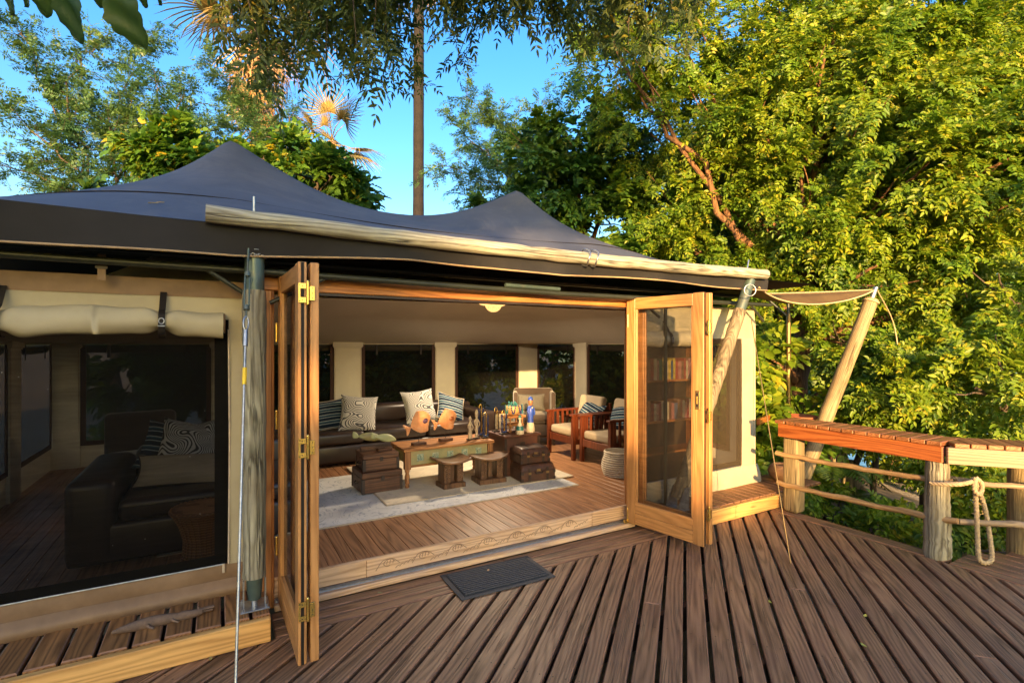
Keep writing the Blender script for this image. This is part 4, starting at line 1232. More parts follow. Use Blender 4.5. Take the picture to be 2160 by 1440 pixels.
# --- leather sofa along the back wall
def sofa(label, U, V, w, d, rot, seats, arms=True):
    s = tthing('leather_sofa', label, 'sofa', U, V, FZ, rot)
    MB().bbox(-w / 2, w / 2, -d / 2, d / 2, 0.04, 0.26, 0.03, 3, True).build('base', M['leather'], s)
    sw = (w - (0.46 if arms else 0)) / seats
    for i in range(seats):
        x0 = -w / 2 + (0.23 if arms else 0) + i * sw
        MB().bbox(x0 + 0.006, x0 + sw - 0.006, -d / 2 - 0.01, d / 2 - 0.24, 0.262, 0.42, 0.05, 4, True).build('seat_cushion', M['leather'], s)
        MB().bbox(x0 + 0.006, x0 + sw - 0.006, d / 2 - 0.30, d / 2 - 0.06, 0.40, 0.66, 0.07, 4, True).build('back_cushion', M['leather'], s)
    MB().bbox(-w / 2 + 0.02, w / 2 - 0.02, d / 2 - 0.12, d / 2, 0.2, 0.60, 0.04, 3, True).build('backrest', M['leather'], s)
    if arms:
        for x in (-1, 1):
            x0, x1 = sorted((x * w / 2, x * (w / 2 - 0.22)))
            MB().bbox(x0, x1, -d / 2, d / 2 - 0.02, 0.05, 0.54, 0.05, 4, True).build('arm', M['leather'], s)
    for x, y in ((-1, -1), (1, -1), (-1, 1), (1, 1)):
        MB().tube([(x * (w / 2 - 0.08), y * (d / 2 - 0.08), 0), (x * (w / 2 - 0.08), y * (d / 2 - 0.08), 0.045)], 0.025, 10).build('foot', M['darktrim'], s)
    return s
sofa('long dark brown leather sofa under the back windows', 2.02, 6.92, 2.9, 0.95, 0, 3)
s2 = tthing('leather_daybed', 'dark leather daybed seen through the screened side window', 'sofa', -0.12, 4.78, FZ)
MB().bbox(-0.72, 0.66, -0.52, 0.55, 0.04, 0.30, 0.03, 3, True).build('base', M['leather'], s2)
MB().bbox(-0.45, 0.67, -0.53, 0.30, 0.302, 0.45, 0.05, 4, True).build('seat_cushion', M['leather'], s2)
MB().bbox(-0.73, -0.46, -0.53, 0.54, 0.05, 0.60, 0.06, 4, True).build('arm', M['leather'], s2)
MB().bbox(-0.45, 0.67, 0.31, 0.55, 0.20, 0.66, 0.07, 4, True).build('backrest', M['leather'], s2)
MB().tube([(-0.44, -0.531, 0.40), (0.66, -0.531, 0.40)], 0.005, 6).build('piping', M['leather_seam'], s2)

def cushion(label, U, V, z, w, h, t, mat, rz=0, tilt=20, roll=0, group=None, name='cushion', edge=None):
    c = tag(empty(name, uv(U, V, z)), label, 'cushion', group)
    c.rotation_euler = (Matrix.Rotation(R(30 + rz), 3, 'Z') @ Matrix.Rotation(R(-tilt), 3, 'X') @ Matrix.Rotation(R(roll), 3, 'Y')).to_euler()
    MB().pillow(w, h, t).build('cover', mat, c, loc=(0, 0, h / 2))
    if edge:
        pts = []
        for k in range(48):
            a = k / 48 * 4; s = int(a); f = a - s
            x, z_ = [(-1 + 2 * f, -1), (1, -1 + 2 * f), (1 - 2 * f, 1), (-1, 1 - 2 * f)][s]
            e = 0.10
            pts.append((x * (1 - e * (1 - z_ * z_) * x * x) * w / 2, 0, z_ * (1 - e * (1 - x * x) * z_ * z_) * h / 2 + h / 2))
        MB().tube(pts + [pts[0]], 0.006, 5, caps=False).build('piping', M[edge], c)
    return c
SZ = FZ + 0.42
cushion('blue striped cushion at the near end of the leather sofa', 1.22, 6.66, SZ, 0.44, 0.40, 0.14, M['stripe'], -14, 26, -8, edge='piping')
cushion('tall fan printed cushion leaning beside the striped one', 1.52, 6.50, SZ - 0.02, 0.46, 0.47, 0.15, M['print'], -8, 22, 6)
cushion('fan printed cushion standing behind the stone fish', 2.42, 6.60, SZ, 0.47, 0.47, 0.15, M['print'], 4, 20, -4)
cushion('blue striped cushion behind the second stone fish', 2.82, 6.60, SZ, 0.46, 0.40, 0.14, M['stripe'], 16, 24, 20, edge='piping')
# cushions on the daybed
DZ = FZ + 0.45
cushion('bold fan printed cushion on the daybed', -0.22, 4.74, DZ, 0.46, 0.46, 0.16, M['print2'], 8, 24, 14)
cushion('grey fan printed cushion at the back of the daybed', -0.04, 4.80, DZ, 0.46, 0.44, 0.15, M['print2'], -10, 18, -14)
cushion('blue striped cushion behind the cream bolster', -0.36, 4.88, DZ + 0.02, 0.44, 0.40, 0.14, M['stripe'], 12, 20, 20)
cushion('long cream linen bolster cushion on the daybed', -0.22, 4.50, DZ, 0.62, 0.26, 0.15, M['linen'], -4, 40, 3, edge='webbing')
fc = tthing('slipper_chair', 'tan upholstered chair dimly seen behind the daybed', 'chair', -0.62, 6.2, FZ, 10)
MB().bbox(-0.30, 0.30, -0.32, 0.32, 0.12, 0.42, 0.05, 3, True).build('seat', M['suede'], fc)
MB().bbox(-0.30, 0.30, 0.22, 0.36, 0.30, 0.80, 0.05, 3, True).build('backrest', M['suede'], fc)
for x, y in ((-.25, -.27), (.25, -.27), (-.25, .27), (.25, .27)): MB().tube([(x, y, 0), (x, y, 0.13)], 0.02, 8).build('leg', M['darktrim'], fc)

wt = tthing('wicker_side_table', 'round wicker drum table seen through the screened side window', 'side table', -0.06, 4.00, FZ)
prof = [(0.17, 0.0), (0.16, 0.03), (0.13, 0.12), (0.125, 0.20), (0.15, 0.30), (0.19, 0.38)]
MB().lathe(prof, 28).build('drum', M['wicker'], wt)
for k in range(28):
    a = 2 * math.pi * k / 28
    MB().tube([(r_ * 1.01 * math.cos(a), r_ * 1.01 * math.sin(a), z) for r_, z in prof], 0.006, 5).build('cane', M['wicker'], wt)
MB().lathe([(0.195, 0.381), (0.205, 0.392), (0.20, 0.405), (0.15, 0.407), (0.0001, 0.407)], 32).build('table_top', M['wicker'], wt)
rim = MB(); rim.tube([(0.20 * math.cos(t) + 0.004 * math.cos(40 * t), 0.20 * math.sin(t), 0.398 + 0.006 * math.sin(40 * t)) for t in np.linspace(0, 2 * math.pi, 161)], 0.009, 5, caps=False)
rim.build('braided_rim', M['wicker'], wt)

# --- coffee table with carved apron
ct = tthing('coffee_table', 'long antique coffee table with green carved apron and turned legs', 'coffee table', 2.17, 5.28, RZ)
TWd, TDp, TH = 1.04, 0.46, 0.40
n = 4
for i in range(n):
    y0 = -TDp / 2 + TDp * i / n
    MB().bbox(-TWd / 2, TWd / 2, 0.001, TDp / n - 0.001, -0.014, 0.014, 0.003).build('top_plank', M['tablewood'], ct, loc=(0, y0, TH - 0.014))
for s in (-1, 1):
    MB().bbox(-TWd / 2 + 0.08, TWd / 2 - 0.08, -0.012, 0.012, TH - 0.175, TH - 0.030, 0.003).build('apron', M['apron'], ct, loc=(0, s * (TDp / 2 - 0.035), 0))
    MB().bbox(-0.012, 0.012, -TDp / 2 + 0.06, TDp / 2 - 0.06, TH - 0.155, TH - 0.030, 0.003).build('apron', M['apron'], ct, loc=(s * (TWd / 2 - 0.045), 0, 0))
    MB().bbox(-TWd / 2 + 0.08, TWd / 2 - 0.08, -0.016, 0.016, -0.010, 0.010, 0.003).build('apron_rail', M['tablewood'], ct, loc=(0, s * (TDp / 2 - 0.035), TH - 0.187))
for k in range(5):                                            # carved rosettes on square plates
    x = -0.34 + k * 0.168
    y = -(TDp / 2 - 0.035) - 0.0125
    MB().bbox(x - 0.036, x + 0.036, y - 0.004, y, TH - 0.138, TH - 0.066, 0.002).build('rosette_plate', M['rosette'], ct)
    fl = MB()
    for a in np.arange(8) * math.pi / 4:
        fl.sphere((x + 0.02 * math.cos(a), y - 0.005, TH - 0.102 + 0.02 * math.sin(a)), 0.010, 6, 4, 1, 0.5, 1)
    fl.sphere((x, y - 0.006, TH - 0.102), 0.009, 8, 5, 1, 0.6, 1)
    fl.build('rosette', M['rosette'], ct)
lp_ = [(0.018, 0.0), (0.024, 0.012), (0.016, 0.03), (0.026, 0.05), (0.020, 0.07), (0.028, 0.11), (0.018, 0.15), (0.026, 0.165), (0.026, 0.185)]
for x in (-1, 1):
    for y in (-1, 1):
        c = (x * (TWd / 2 - 0.045), y * (TDp / 2 - 0.035), 0)
        l = MB().lathe(lp_, 12).build('leg', M['tableleg'], ct, loc=c)
        MB().bbox(-0.032, 0.032, -0.03, 0.03, 0.186, TH - 0.029, 0.003).build('leg_block', M['tableleg'], ct, loc=c)
CTZ = RZ + TH

# --- wooden boxes, chest, suitcases
def wooden_box(label, U, V, z, w, d, h, rot=0, latch=True):
    b = tthing('wooden_box', label, 'box', U, V, z, rot)
    MB().bbox(-w / 2, w / 2, -d / 2, d / 2, 0, h * 0.70, 0.004).build('body', M['trunkwood'], b)
    MB().bbox(-w / 2 - 0.004, w / 2 + 0.004, -d / 2 - 0.004, d / 2 + 0.004, h * 0.70 + 0.003, h, 0.005).build('lid', M['trunkwood'], b)
    for x in (-1, 1):
        for y in (-1, 1):
            m = MB(); x0, x1 = sorted((x * w / 2 + x * 0.006, x * w / 2 - x * 0.022)); y0, y1 = sorted((y * d / 2 + y * 0.006, y * d / 2 - y * 0.022))
            m.box(x0, x1, y0, y1, 0.001, h * 0.695); m.build('corner_trim', M['darktrim'], b)
    MB().tube(smooth_path([(-w / 2 - 0.004, -0.05, h * 0.42), (-w / 2 - 0.022, -0.02, h * 0.36), (-w / 2 - 0.022, 0.02, h * 0.36), (-w / 2 - 0.004, 0.05, h * 0.42)], 4), 0.007, 6).build('side_handle', M['darktrim'], b)
    if latch: MB().bbox(-0.018, 0.018, -d / 2 - 0.010, -d / 2 - 0.0045, h * 0.55, h * 0.80, 0.002).build('latch', M['darktrim'], b)
    return b
wooden_box('large dark wooden box at the bottom of the stack on the rug', 1.43, 5.26, RZ, 0.40, 0.38, 0.205, 2)
wooden_box('smaller wooden box on top carrying the green stone fish', 1.44, 5.28, RZ + 0.206, 0.355, 0.32, 0.165, -1)
BXZ = RZ + 0.206 + 0.166

chs = tthing('wooden_chest', 'worn red brown chest carrying bead necklaces and a gourd bowl', 'chest', 3.00, 5.16, RZ)
MB().bbox(-0.23, 0.23, -0.20, 0.20, 0, 0.425, 0.006).build('body', M['chestred'], chs)
MB().bbox(-0.245, 0.245, -0.215, 0.215, 0.427, 0.45, 0.005).build('top', M['chestred'], chs)
for x in (-1, 1):
    x0, x1 = sorted((x * 0.233, x * 0.20))
    MB().bbox(x0, x1, -0.206, -0.2005, 0.005, 0.42, 0.002).build('corner_trim', M['darktrim'], chs)
MB().bbox(-0.03, 0.03, -0.212, -0.206, 0.30, 0.37, 0.002).build('lock_plate', M['darktrim'], chs)
CHZ = RZ + 0.4505

def suitcase(label, U, V, z, w, d, h, rot):
    s = tthing('suitcase', label, 'suitcase', U, V, z, rot)
    MB().bbox(-w / 2, w / 2, -d / 2, d / 2, 0, h * 0.62, 0.010, 2).build('body', M['case'], s)
    lid = MB(); 
    def fn(a, b):
        x = (2 * a - 1) * (w / 2 + 0.002); y = (2 * b - 1) * (d / 2 + 0.002)
        return (x, y, h * 0.62 + 0.004 + (h * 0.36) * (max(0.0, 1 - (2 * b - 1) ** 6)) ** 0.5 * (max(0.0, 1 - (2 * a - 1) ** 20)) ** 0.5)
    lid.grid(fn, 20, 20); lid.box(-w / 2 - 0.002, w / 2 + 0.002, -d / 2 - 0.002, d / 2 + 0.002, h * 0.62 + 0.002, h * 0.62 + 0.010)
    lid.build('lid', M['case'], s)
    for x in (-w * 0.26, w * 0.26):
        m = MB(); m.box(x - 0.013, x + 0.013, -d / 2 - 0.006, -d / 2 - 0.001, 0.004, h * 0.80)
        for i in range(12):
            b0, b1 = i / 12, (i + 1) / 12
            p0, p1 = fn(0.5 + x / w, b0), fn(0.5 + x / w, b1)
            m.add([(x - .013, p0[1], p0[2] + .004), (x + .013, p0[1], p0[2] + .004), (x + .013, p1[1], p1[2] + .004), (x - .013, p1[1], p1[2] + .004)], [(0, 1, 2, 3)])
        m.build('strap', M['darktrim'], s)
        MB().bbox(x - 0.017, x + 0.017, -d / 2 - 0.011, -d / 2 - 0.0065, h * 0.42, h * 0.56, 0.002).build('buckle', M['oldbrass'], s)
    for x in (-1, 1):
        for zz in (0.003, h * 0.62 - 0.04):
            x0, x1 = sorted((x * (w / 2 + 0.003), x * (w / 2 - 0.032)))
            MB().bbox(x0, x1, -d / 2 - 0.003, -d / 2 + 0.032, zz, zz + 0.034, 0.003).build('corner_guard', M['darktrim'], s)
    MB().tube(smooth_path([(-0.045, -d / 2 - 0.003, h * 0.56), (-0.035, -d / 2 - 0.026, h * 0.50), (0.035, -d / 2 - 0.026, h * 0.50), (0.045, -d / 2 - 0.003, h * 0.56)], 4), 0.007, 6).build('handle', M['darktrim'], s)
    MB().bbox(-0.022, 0.022, -d / 2 - 0.006, -d / 2 - 0.001, h * 0.58, h * 0.72, 0.002).build('lock', M['oldbrass'], s)
    return s
suitcase('larger brown leather suitcase lying under the smaller one', 3.02, 4.78, RZ, 0.41, 0.30, 0.185, -6)
suitcase('smaller brown leather suitcase on top of the other', 3.00, 4.80, RZ + 0.1865, 0.36, 0.26, 0.165, -3)

# --- carved stools
def stool(label, U, V, rot, w, d, oval):
    s = tthing('carved_stool', label, 'stool', U, V, RZ, rot)
    bw, bd = w * 0.72, d * 0.80
    m = MB(); m.prism(rect(-bw / 2, bw / 2, -bd / 2, bd / 2), 0, 0.05, 0.006)
    m.build('base', M['stoolwood'], s)
    st = MB()
    n = 20
    def fn(a, b):
        if oval:
            an = 2 * math.pi * a; r_ = b
            x, y = w / 2 * r_ * math.cos(an), d / 2 * r_ * math.sin(an)
        else: x, y = (2 * a - 1) * w / 2, (2 * b - 1) * d / 2
        return x, y
    th = 0.024
    for sgn, zb in ((1, th), (-1, 0)):
        st.grid(lambda a, b: (*fn(a, b), 0.245 + zb + 0.030 * (2 * fn(a, b)[0] / w) ** 2), 28, 12, flip=(sgn < 0) != oval)
    edge = [fn(i / 56, 1.0) for i in range(57)] if oval else [(-w / 2, -d / 2), (0, -d / 2), (w / 2, -d / 2), (w / 2, 0), (w / 2, d / 2), (0, d / 2), (-w / 2, d / 2), (-w / 2, 0), (-w / 2, -d / 2)]
    if not oval:
        ee = []
        for p, q in zip(edge[:-1], edge[1:]):
            for i in range(8): ee.append((p[0] + (q[0] - p[0]) * i / 8, p[1] + (q[1] - p[1]) * i / 8))
        edge = ee + [edge[0]]
    st.tube([(x, y, 0.245 + th / 2 + 0.030 * (2 * x / w) ** 2) for x, y in edge], th / 2 + 0.001, 8, caps=False)
    st.build('seat', M['stoolseat'], s)
    for x in (-1, 1):
        lg = MB()
        xb, xt = x * bw * 0.30, x * bw * 0.27
        def q(z, e): return (xb + (xt - xb) * z / 0.3, e)
        lg.box(xb - 0.034, xb + 0.034, -bd * 0.36, bd * 0.36, 0.051, 0.244)
        leg = lg.build('carved_leg', M['stoolwood'], s)
        zz = MB()                                              # raised lattice carving on the outer faces
        yf = -bd * 0.36 - 0.002
        for k in range(4):
            z0, z1 = 0.06 + k * 0.044, 0.06 + (k + 1) * 0.044
            for sg in (-1, 1):
                zz.tube([(xb - sg * 0.030, yf, z0), (xb, yf, (z0 + z1) / 2), (xb - sg * 0.030, yf, z1)], 0.006, 5)
            zz.sphere((xb, yf, z0 + 0.004), 0.007, 6, 4)
        zz.build('lattice_carving', M['stoolwood'], leg)
    MB().box(-0.022, 0.022, -bd * 0.16, bd * 0.16, 0.051, 0.244).build('centre_post', M['stoolwood'], s)
    return s
stool('carved wooden stool with a rectangular seat, beside the box stack', 2.11, 4.93, 3, 0.34, 0.26, False)
stool('carved wooden stool with a wide oval seat, next to the suitcases', 2.54, 4.90, -3, 0.43, 0.30, True)

# --- stone fish on the coffee table and on the boxes
def flat_shape(m, outline, th, n=6):
    """lens shaped slab from a closed outline in the xz plane"""
    outline = [tuple(p_)[:2] for p_ in smooth_path([(p_[0], p_[1], 0) for p_ in list(outline) + [outline[0]]], 3)][:-1]
    k = len(outline)
    cx = sum(p[0] for p in outline) / k; cz = sum(p[1] for p in outline) / k
    for s in (-1, 1):
        vs, fs = [], []
        for i in range(n + 1):
            f = i / n
            for p in outline:
                vs.append((cx + (p[0] - cx) * f, s * th / 2 * math.sqrt(max(0, 1 - f ** 2.4)), cz + (p[1] - cz) * f))
        for i in range(n):
            for j in range(k):
                j2 = (j + 1) % k
                q = (i * k + j, i * k + j2, (i + 1) * k + j2, (i + 1) * k + j)
                fs.append(q if s < 0 else q[::-1])
        m.add(vs, fs, True)
    return m
FISH = [(-0.085, 0.0), (-0.07, 0.035), (-0.02, 0.085), (0.02, 0.115), (0.05, 0.105), (0.09, 0.085), (0.125, 0.04), (0.13, 0.0), (0.10, -0.035), (0.075, -0.075), (0.06, -0.105), (0.02, -0.10), (-0.02, -0.085), (-0.06, -0.04)]
TAIL = [(-0.075, 0.004), (-0.105, 0.02), (-0.135, 0.055), (-0.15, 0.05), (-0.135, 0.0), (-0.15, -0.045), (-0.13, -0.05), (-0.10, -0.018)]
def stone_fish(label, U, V, z, sc, tilt, eye, rot=0, mat='terracotta', out=FISH, tail=TAIL, hup=0.16):
    f = tthing('stone_fish', label, 'fish figure', U, V, z, rot)
    b = MB().bbox(-0.075, 0.075, -0.035, 0.035, 0, 0.032, 0.003); b.build('base_block', M['trunkwood'], f)
    MB().tube([(0, 0, 0.03), (0, 0, hup)], 0.0035, 6).build('pin', M['darktrim'], f)
    bd = MB(); bd.M = Matrix.Translation((0, 0, hup + 0.06 * sc)) @ Matrix.Rotation(R(tilt), 4, 'Y') @ Matrix.Scale(sc, 4)
    flat_shape(bd, out, 0.045)
    body = bd.build('body', M[mat], f)
    tl = MB(); tl.M = bd.M; flat_shape(tl, tail, 0.022); tl.build('tail', M[mat], body)
    if eye:
        ey = MB(); ey.M = bd.M @ Matrix.Translation((0.06, -0.019, 0.0)); ey.sphere((0, 0, 0), 0.030, 12, 8, 1, 0.35, 0.8); ey.build('eye', M[eye], body)
    return f
stone_fish('pink orange stone fish with a purple eye on the coffee table', 1.86, 5.20, CTZ, 1.15, -22, 'agate', 6)
stone_fish('pink orange stone fish with an amber eye on the coffee table', 2.20, 5.28, CTZ, 1.10, -14, 'amber', 6)
SEAL = [(-0.10, 0.0), (-0.06, 0.03), (0.0, 0.045), (0.06, 0.042), (0.115, 0.02), (0.14, -0.005), (0.12, -0.02), (0.06, -0.035), (0.0, -0.035), (-0.06, -0.02)]
STL = [(-0.085, 0.0), (-0.11, 0.03), (-0.145, 0.045), (-0.15, 0.02), (-0.14, -0.02), (-0.10, -0.018)]
stone_fish('pale green stone fish with mottled tail on the smaller box', 1.36, 5.34, BXZ, 1.05, 8, None, -6, 'greenstone', SEAL, STL, 0.075)
stone_fish('smooth pale green stone fish nearer the coffee table', 1.50, 5.24, BXZ, 1.0, 12, None, 8, 'greenstone', SEAL, STL, 0.07)

# --- bleached carved figures
def figurine(label, U, V, h, staff):
    f = tthing('carved_figure', label, 'figurine', U, V, CTZ, 10)
    MB().bbox(-0.035, 0.035, -0.025, 0.025, 0, 0.014, 0.002).build('base', M['darktrim'], f)
    m = MB()
    if staff: prof = [(0.020, 0.0145), (0.028, 0.02), (0.022, 0.10), (0.016, 0.17), (0.022, 0.20), (0.012, 0.225), (0.017, 0.245), (0.018, 0.262), (0.006, 0.285), (0.0005, 0.29)]
    else: prof = [(0.022, 0.0145), (0.016, 0.06), (0.023, 0.10), (0.018, 0.15), (0.026, 0.185), (0.012, 0.205), (0.021, 0.235), (0.022, 0.262), (0.012, 0.285), (0.0005, 0.293)]
    k = h / 0.29
    m.lathe([(r_, z * k) for r_, z in prof], 12, sy=0.75)
    body = m.build('body', M['bone'], f)
    for s in (-1, 1):
        MB().tube(smooth_path([(s * 0.022, 0, 0.19 * k), (s * 0.032, -0.012, 0.15 * k), (s * 0.012, -0.022, 0.12 * k)], 4), 0.0065, 6).build('arm', M['bone'], f)
    return f
figurine('bleached carved figure in a plain robe at the end of the table', 2.46, 5.20, 0.27, True)
figurine('taller bleached carved figure with folded arms at the table end', 2.55, 5.22, 0.33, False)

# --- bead strands hung on hairpin stands
def bead_stand(label, U, V, z, h, mat, r_, rot=0):
    b = tthing('bead_necklace_stand', label, 'necklace', U, V, z, rot)
    MB().bbox(-0.04, 0.04, -0.03, 0.03, 0, 0.012, 0.002).build('base', M['darktrim'], b)
    w = 0.018
    pts = [(-w, 0, 0.012), (-w, 0, h - 0.02)] + [(-w * math.cos(t), 0, h - 0.02 + 0.02 * math.sin(t)) for t in np.linspace(0.3, 2.84, 7)] + [(w, 0, h - 0.02), (w, 0, 0.012)]
    MB().tube(pts, 0.0042, 6).build('hairpin', M['brass'], b)
    m = MB(); n = int((h - 0.06) / (r_ * 1.75))
    for s in (-1, 1):
        for i in range(n):
            zz = h - 0.05 - i * r_ * 1.75
            if zz < 0.03: break
            m.sphere((s * (w + 0.012 + 0.002 * math.sin(i * 1.7)), -0.012, zz), r_ * (0.9 + 0.2 * ((i * 7) % 3) / 2), 7, 5)
    for t in np.linspace(0, math.pi, 8)[1:-1]:
        m.sphere(((w + 0.012) * math.cos(t), -0.014, 0.035 - 0.010 * math.sin(t)), r_, 7, 5)
    m.build('bead_strand', M[mat], b)
    return b
bead_stand('dark blue bead necklace on a brass hairpin stand, nearest the figures', 2.66, 5.22, CTZ, 0.30, 'bluebead', 0.011, 10)
bead_stand('dark blue bead necklace on the tallest brass hairpin stand', 2.66, 5.34, CTZ, 0.37, 'bluebead', 0.011, 10)
bead_stand('dark blue bead necklace on a hairpin stand at the chest edge', 2.82, 5.08, CHZ, 0.27, 'bluebead', 0.012, 10)
bead_stand('small dark bead necklace on a hairpin stand behind the others', 2.83, 5.28, CHZ, 0.28, 'darktrim', 0.009, 10)

# --- small carved stand with gourd bowl, beaded figures
sd = tthing('carved_stand', 'small carved wooden stand on the chest under the gourd bowl', 'stand', 3.02, 5.20, CHZ, 4)
MB().bbox(-0.12, 0.12, -0.09, 0.09, 0.165, 0.19, 0.004).build('top', M['tablewood'], sd)
MB().bbox(-0.10, 0.10, -0.075, 0.075, 0.07, 0.095, 0.003).build('shelf', M['tablewood'], sd)
for x in (-1, 1):
    for y in (-1, 1):
        MB().lathe([(0.014, 0), (0.018, 0.02), (0.010, 0.045), (0.016, 0.069)], 8).build('leg', M['tableleg'], sd, loc=(x * 0.085, y * 0.062, 0))
        MB().lathe([(0.012, 0.096), (0.008, 0.12), (0.014, 0.164)], 8).build('leg', M['tableleg'], sd, loc=(x * 0.085, y * 0.062, 0))
gb = tthing('gourd_bowl', 'gourd bowl draped with teal and blue bead strands', 'bowl', 3.02, 5.20, CHZ + 0.1905)
MB().lathe([(0.035, 0.0), (0.075, 0.02), (0.098, 0.06), (0.095, 0.095), (0.088, 0.108), (0.082, 0.106), (0.088, 0.09), (0.07, 0.03), (0.0005, 0.012)], 24).build('bowl', M['gourd'], gb)
for i, (mt, a0) in enumerate((('tealbead', 3.4), ('bluebead', 4.2), ('tealbead', 5.6), ('bluebead', 5.1))):
    m = MB()
    for k in range(14):
        t = k / 13; a = a0 + 0.5 * (t - 0.5)
        zz = 0.115 - 0.09 * math.sin(math.pi * t)
        rr_ = 0.103 + 0.008 * math.sin(math.pi * t)
        m.sphere((rr_ * math.cos(a), rr_ * math.sin(a), zz), 0.0095, 7, 5)
    m.build('bead_strand', M[mt], gb)
tb = MB()
for k in range(22): tb.sphere((0.06 * math.cos(k * 1.9) * (0.4 + 0.6 * (k % 3) / 2), 0.06 * math.sin(k * 1.9) * (0.4 + 0.6 * (k % 3) / 2), 0.108 + 0.012 * (k % 4)), 0.012, 7, 5)
tb.build('bead_heap', M['tealbead'], gb)

bf = tthing('beaded_gourd', 'small beaded gourd with teal band on the chest', 'figurine', 2.99, 5.00, CHZ)
MB().lathe([(0.045, 0), (0.050, 0.02), (0.040, 0.06), (0.030, 0.10), (0.014, 0.13), (0.012, 0.16), (0.018, 0.175), (0.016, 0.20), (0.0005, 0.212)], 16).build('body', M['whitebead'], bf)
MB().lathe([(0.0455, 0.045), (0.041, 0.075), (0.036, 0.092)], 16).build('teal_band', M['tealbead'], bf)
MB().lathe([(0.019, 0.186), (0.019, 0.200), (0.004, 0.216)], 12).build('teal_cap', M['tealbead'], bf)
bb = tthing('beaded_doll', 'tall blue beaded doll with white skirt and blue cap on the chest', 'doll', 3.17, 5.06, CHZ)
MB().lathe([(0.050, 0), (0.052, 0.03), (0.042, 0.09), (0.036, 0.11)], 16).build('skirt', M['whitebead'], bb)
MB().lathe([(0.036, 0.111), (0.034, 0.16), (0.040, 0.22), (0.042, 0.27), (0.030, 0.295), (0.013, 0.305)], 16).build('dress', M['bluedress'], bb)
MB().lathe([(0.013, 0.306), (0.024, 0.325), (0.027, 0.352), (0.022, 0.37)], 12).build('head', M['facewood'], bb)
MB().lathe([(0.029, 0.371), (0.030, 0.38), (0.022, 0.40), (0.005, 0.412)], 12).build('cap', M['bluedress'], bb)
for s in (-1, 1): MB().tube([(s * 0.030, -0.01, 0.285), (s * 0.046, -0.015, 0.24), (s * 0.030, -0.035, 0.20)], 0.010, 6).build('arm', M['bluedress'], bb)
MB().sphere((0, -0.040, 0.285), 0.010, 8, 6).build('collar_bead', M['whitebead'], bb)

# --- chairs at the far right
wc = tthing('wing_armchair', 'brown suede wing armchair with a grey lumbar cushion in the back corner', 'armchair', 4.22, 6.62, FZ, -28)
MB().bbox(-0.31, 0.31, -0.32, 0.34, 0.12, 0.34, 0.04, 3, True).build('base', M['suede'], wc)
MB().bbox(-0.25, 0.25, -0.35, 0.22, 0.342, 0.46, 0.05, 4, True).build('seat_cushion', M['suede'], wc)
MB().bbox(-0.31, 0.31, 0.23, 0.36, 0.30, 0.80, 0.05, 4, True).build('backrest', M['suede'], wc)
for s in (-1, 1):
    x0, x1 = sorted((s * 0.32, s * 0.255))
    MB().bbox(x0, x1, -0.05, 0.30, 0.30, 0.76, 0.03, 3, True).build('wing', M['suede'], wc)
    MB().bbox(x0, x1, -0.32, -0.06, 0.30, 0.52, 0.03, 3, True).build('arm', M['suede'], wc)
for x, y in ((-.27, -.27), (.27, -.27), (-.27, .29), (.27, .29)): MB().tube([(x, y, 0), (x, y, 0.13)], [0.016, 0.022], 8).build('leg', M['darktrim'], wc)
cushion('grey woven lumbar cushion on the wing armchair', 4.18, 6.66, FZ + 0.465, 0.44, 0.27, 0.12, M['taupe'], -28, 14)

def slat_chair(label, U, V, rot):
    c = tthing('slatted_armchair', label, 'armchair', U, V, FZ, rot)
    w, d = 0.60, 0.66
    for x in (-1, 1):
        for y in (-1, 1):
            MB().bbox(-0.024, 0.024, -0.024, 0.024, 0, 0.565, 0.003).build('leg', M['redwood'], c, loc=(x * (w / 2 - 0.024), y * (d / 2 - 0.024), 0))
        MB().bbox(-0.036, 0.036, -d / 2 - 0.02, d / 2, 0.566, 0.592, 0.004).build('armrest', M['redwood'], c, loc=(x * (w / 2 - 0.024), 0, 0))
        MB().bbox(-0.014, 0.014, -d / 2 + 0.05, d / 2 - 0.05, 0.20, 0.26, 0.002).build('side_rail', M['redwood'], c, loc=(x * (w / 2 - 0.024), 0, 0))
        for k in range(7):
            y = -d / 2 + 0.085 + k * (d - 0.17) / 6
            MB().bbox(-0.009, 0.009, -0.018, 0.018, 0.262, 0.564, 0.002).build('slat', M['redwood'], c, loc=(x * (w / 2 - 0.024), y, 0))
    MB().bbox(-w / 2 + 0.05, w / 2 - 0.05, -0.012, 0.012, 0.20, 0.29, 0.003).build('front_rail', M['redwood'], c, loc=(0, -d / 2 + 0.024, 0))
    MB().bbox(-w / 2 + 0.05, w / 2 - 0.05, -0.012, 0.012, 0.60, 0.66, 0.003).build('back_rail', M['redwood'], c, loc=(0, d / 2 - 0.024, 0))
    for s in (-1, 1): MB().bbox(-0.022, 0.022, -0.018, 0.018, 0.593, 0.70, 0.003).build('back_post', M['redwood'], c, loc=(s * (w / 2 - 0.03), d / 2 - 0.024, 0))
    MB().bbox(-w / 2 + 0.056, w / 2 - 0.056, -d / 2 + 0.02, d / 2 - 0.13, 0.292, 0.40, 0.035, 4, True).build('seat_cushion', M['linen'], c)
    bc = MB(); bc.bbox(-w / 2 + 0.056, w / 2 - 0.056, -0.055, 0.055, 0.0, 0.44, 0.04, 4, True)
    bc.build('back_cushion', M['linen'], c, loc=(0, d / 2 - 0.17, 0.35), rot=(R(-12), 0, 0))
    return c
slat_chair('red hardwood slatted armchair next to the wing chair', 4.28, 5.58, -90)
slat_chair('red hardwood slatted armchair nearer the basket', 4.34, 4.93, -90)
cushion('dark striped cushion on the farther slatted armchair', 4.36, 5.58, FZ + 0.405, 0.46, 0.36, 0.13, M['stripe'], -90, 28, 14)
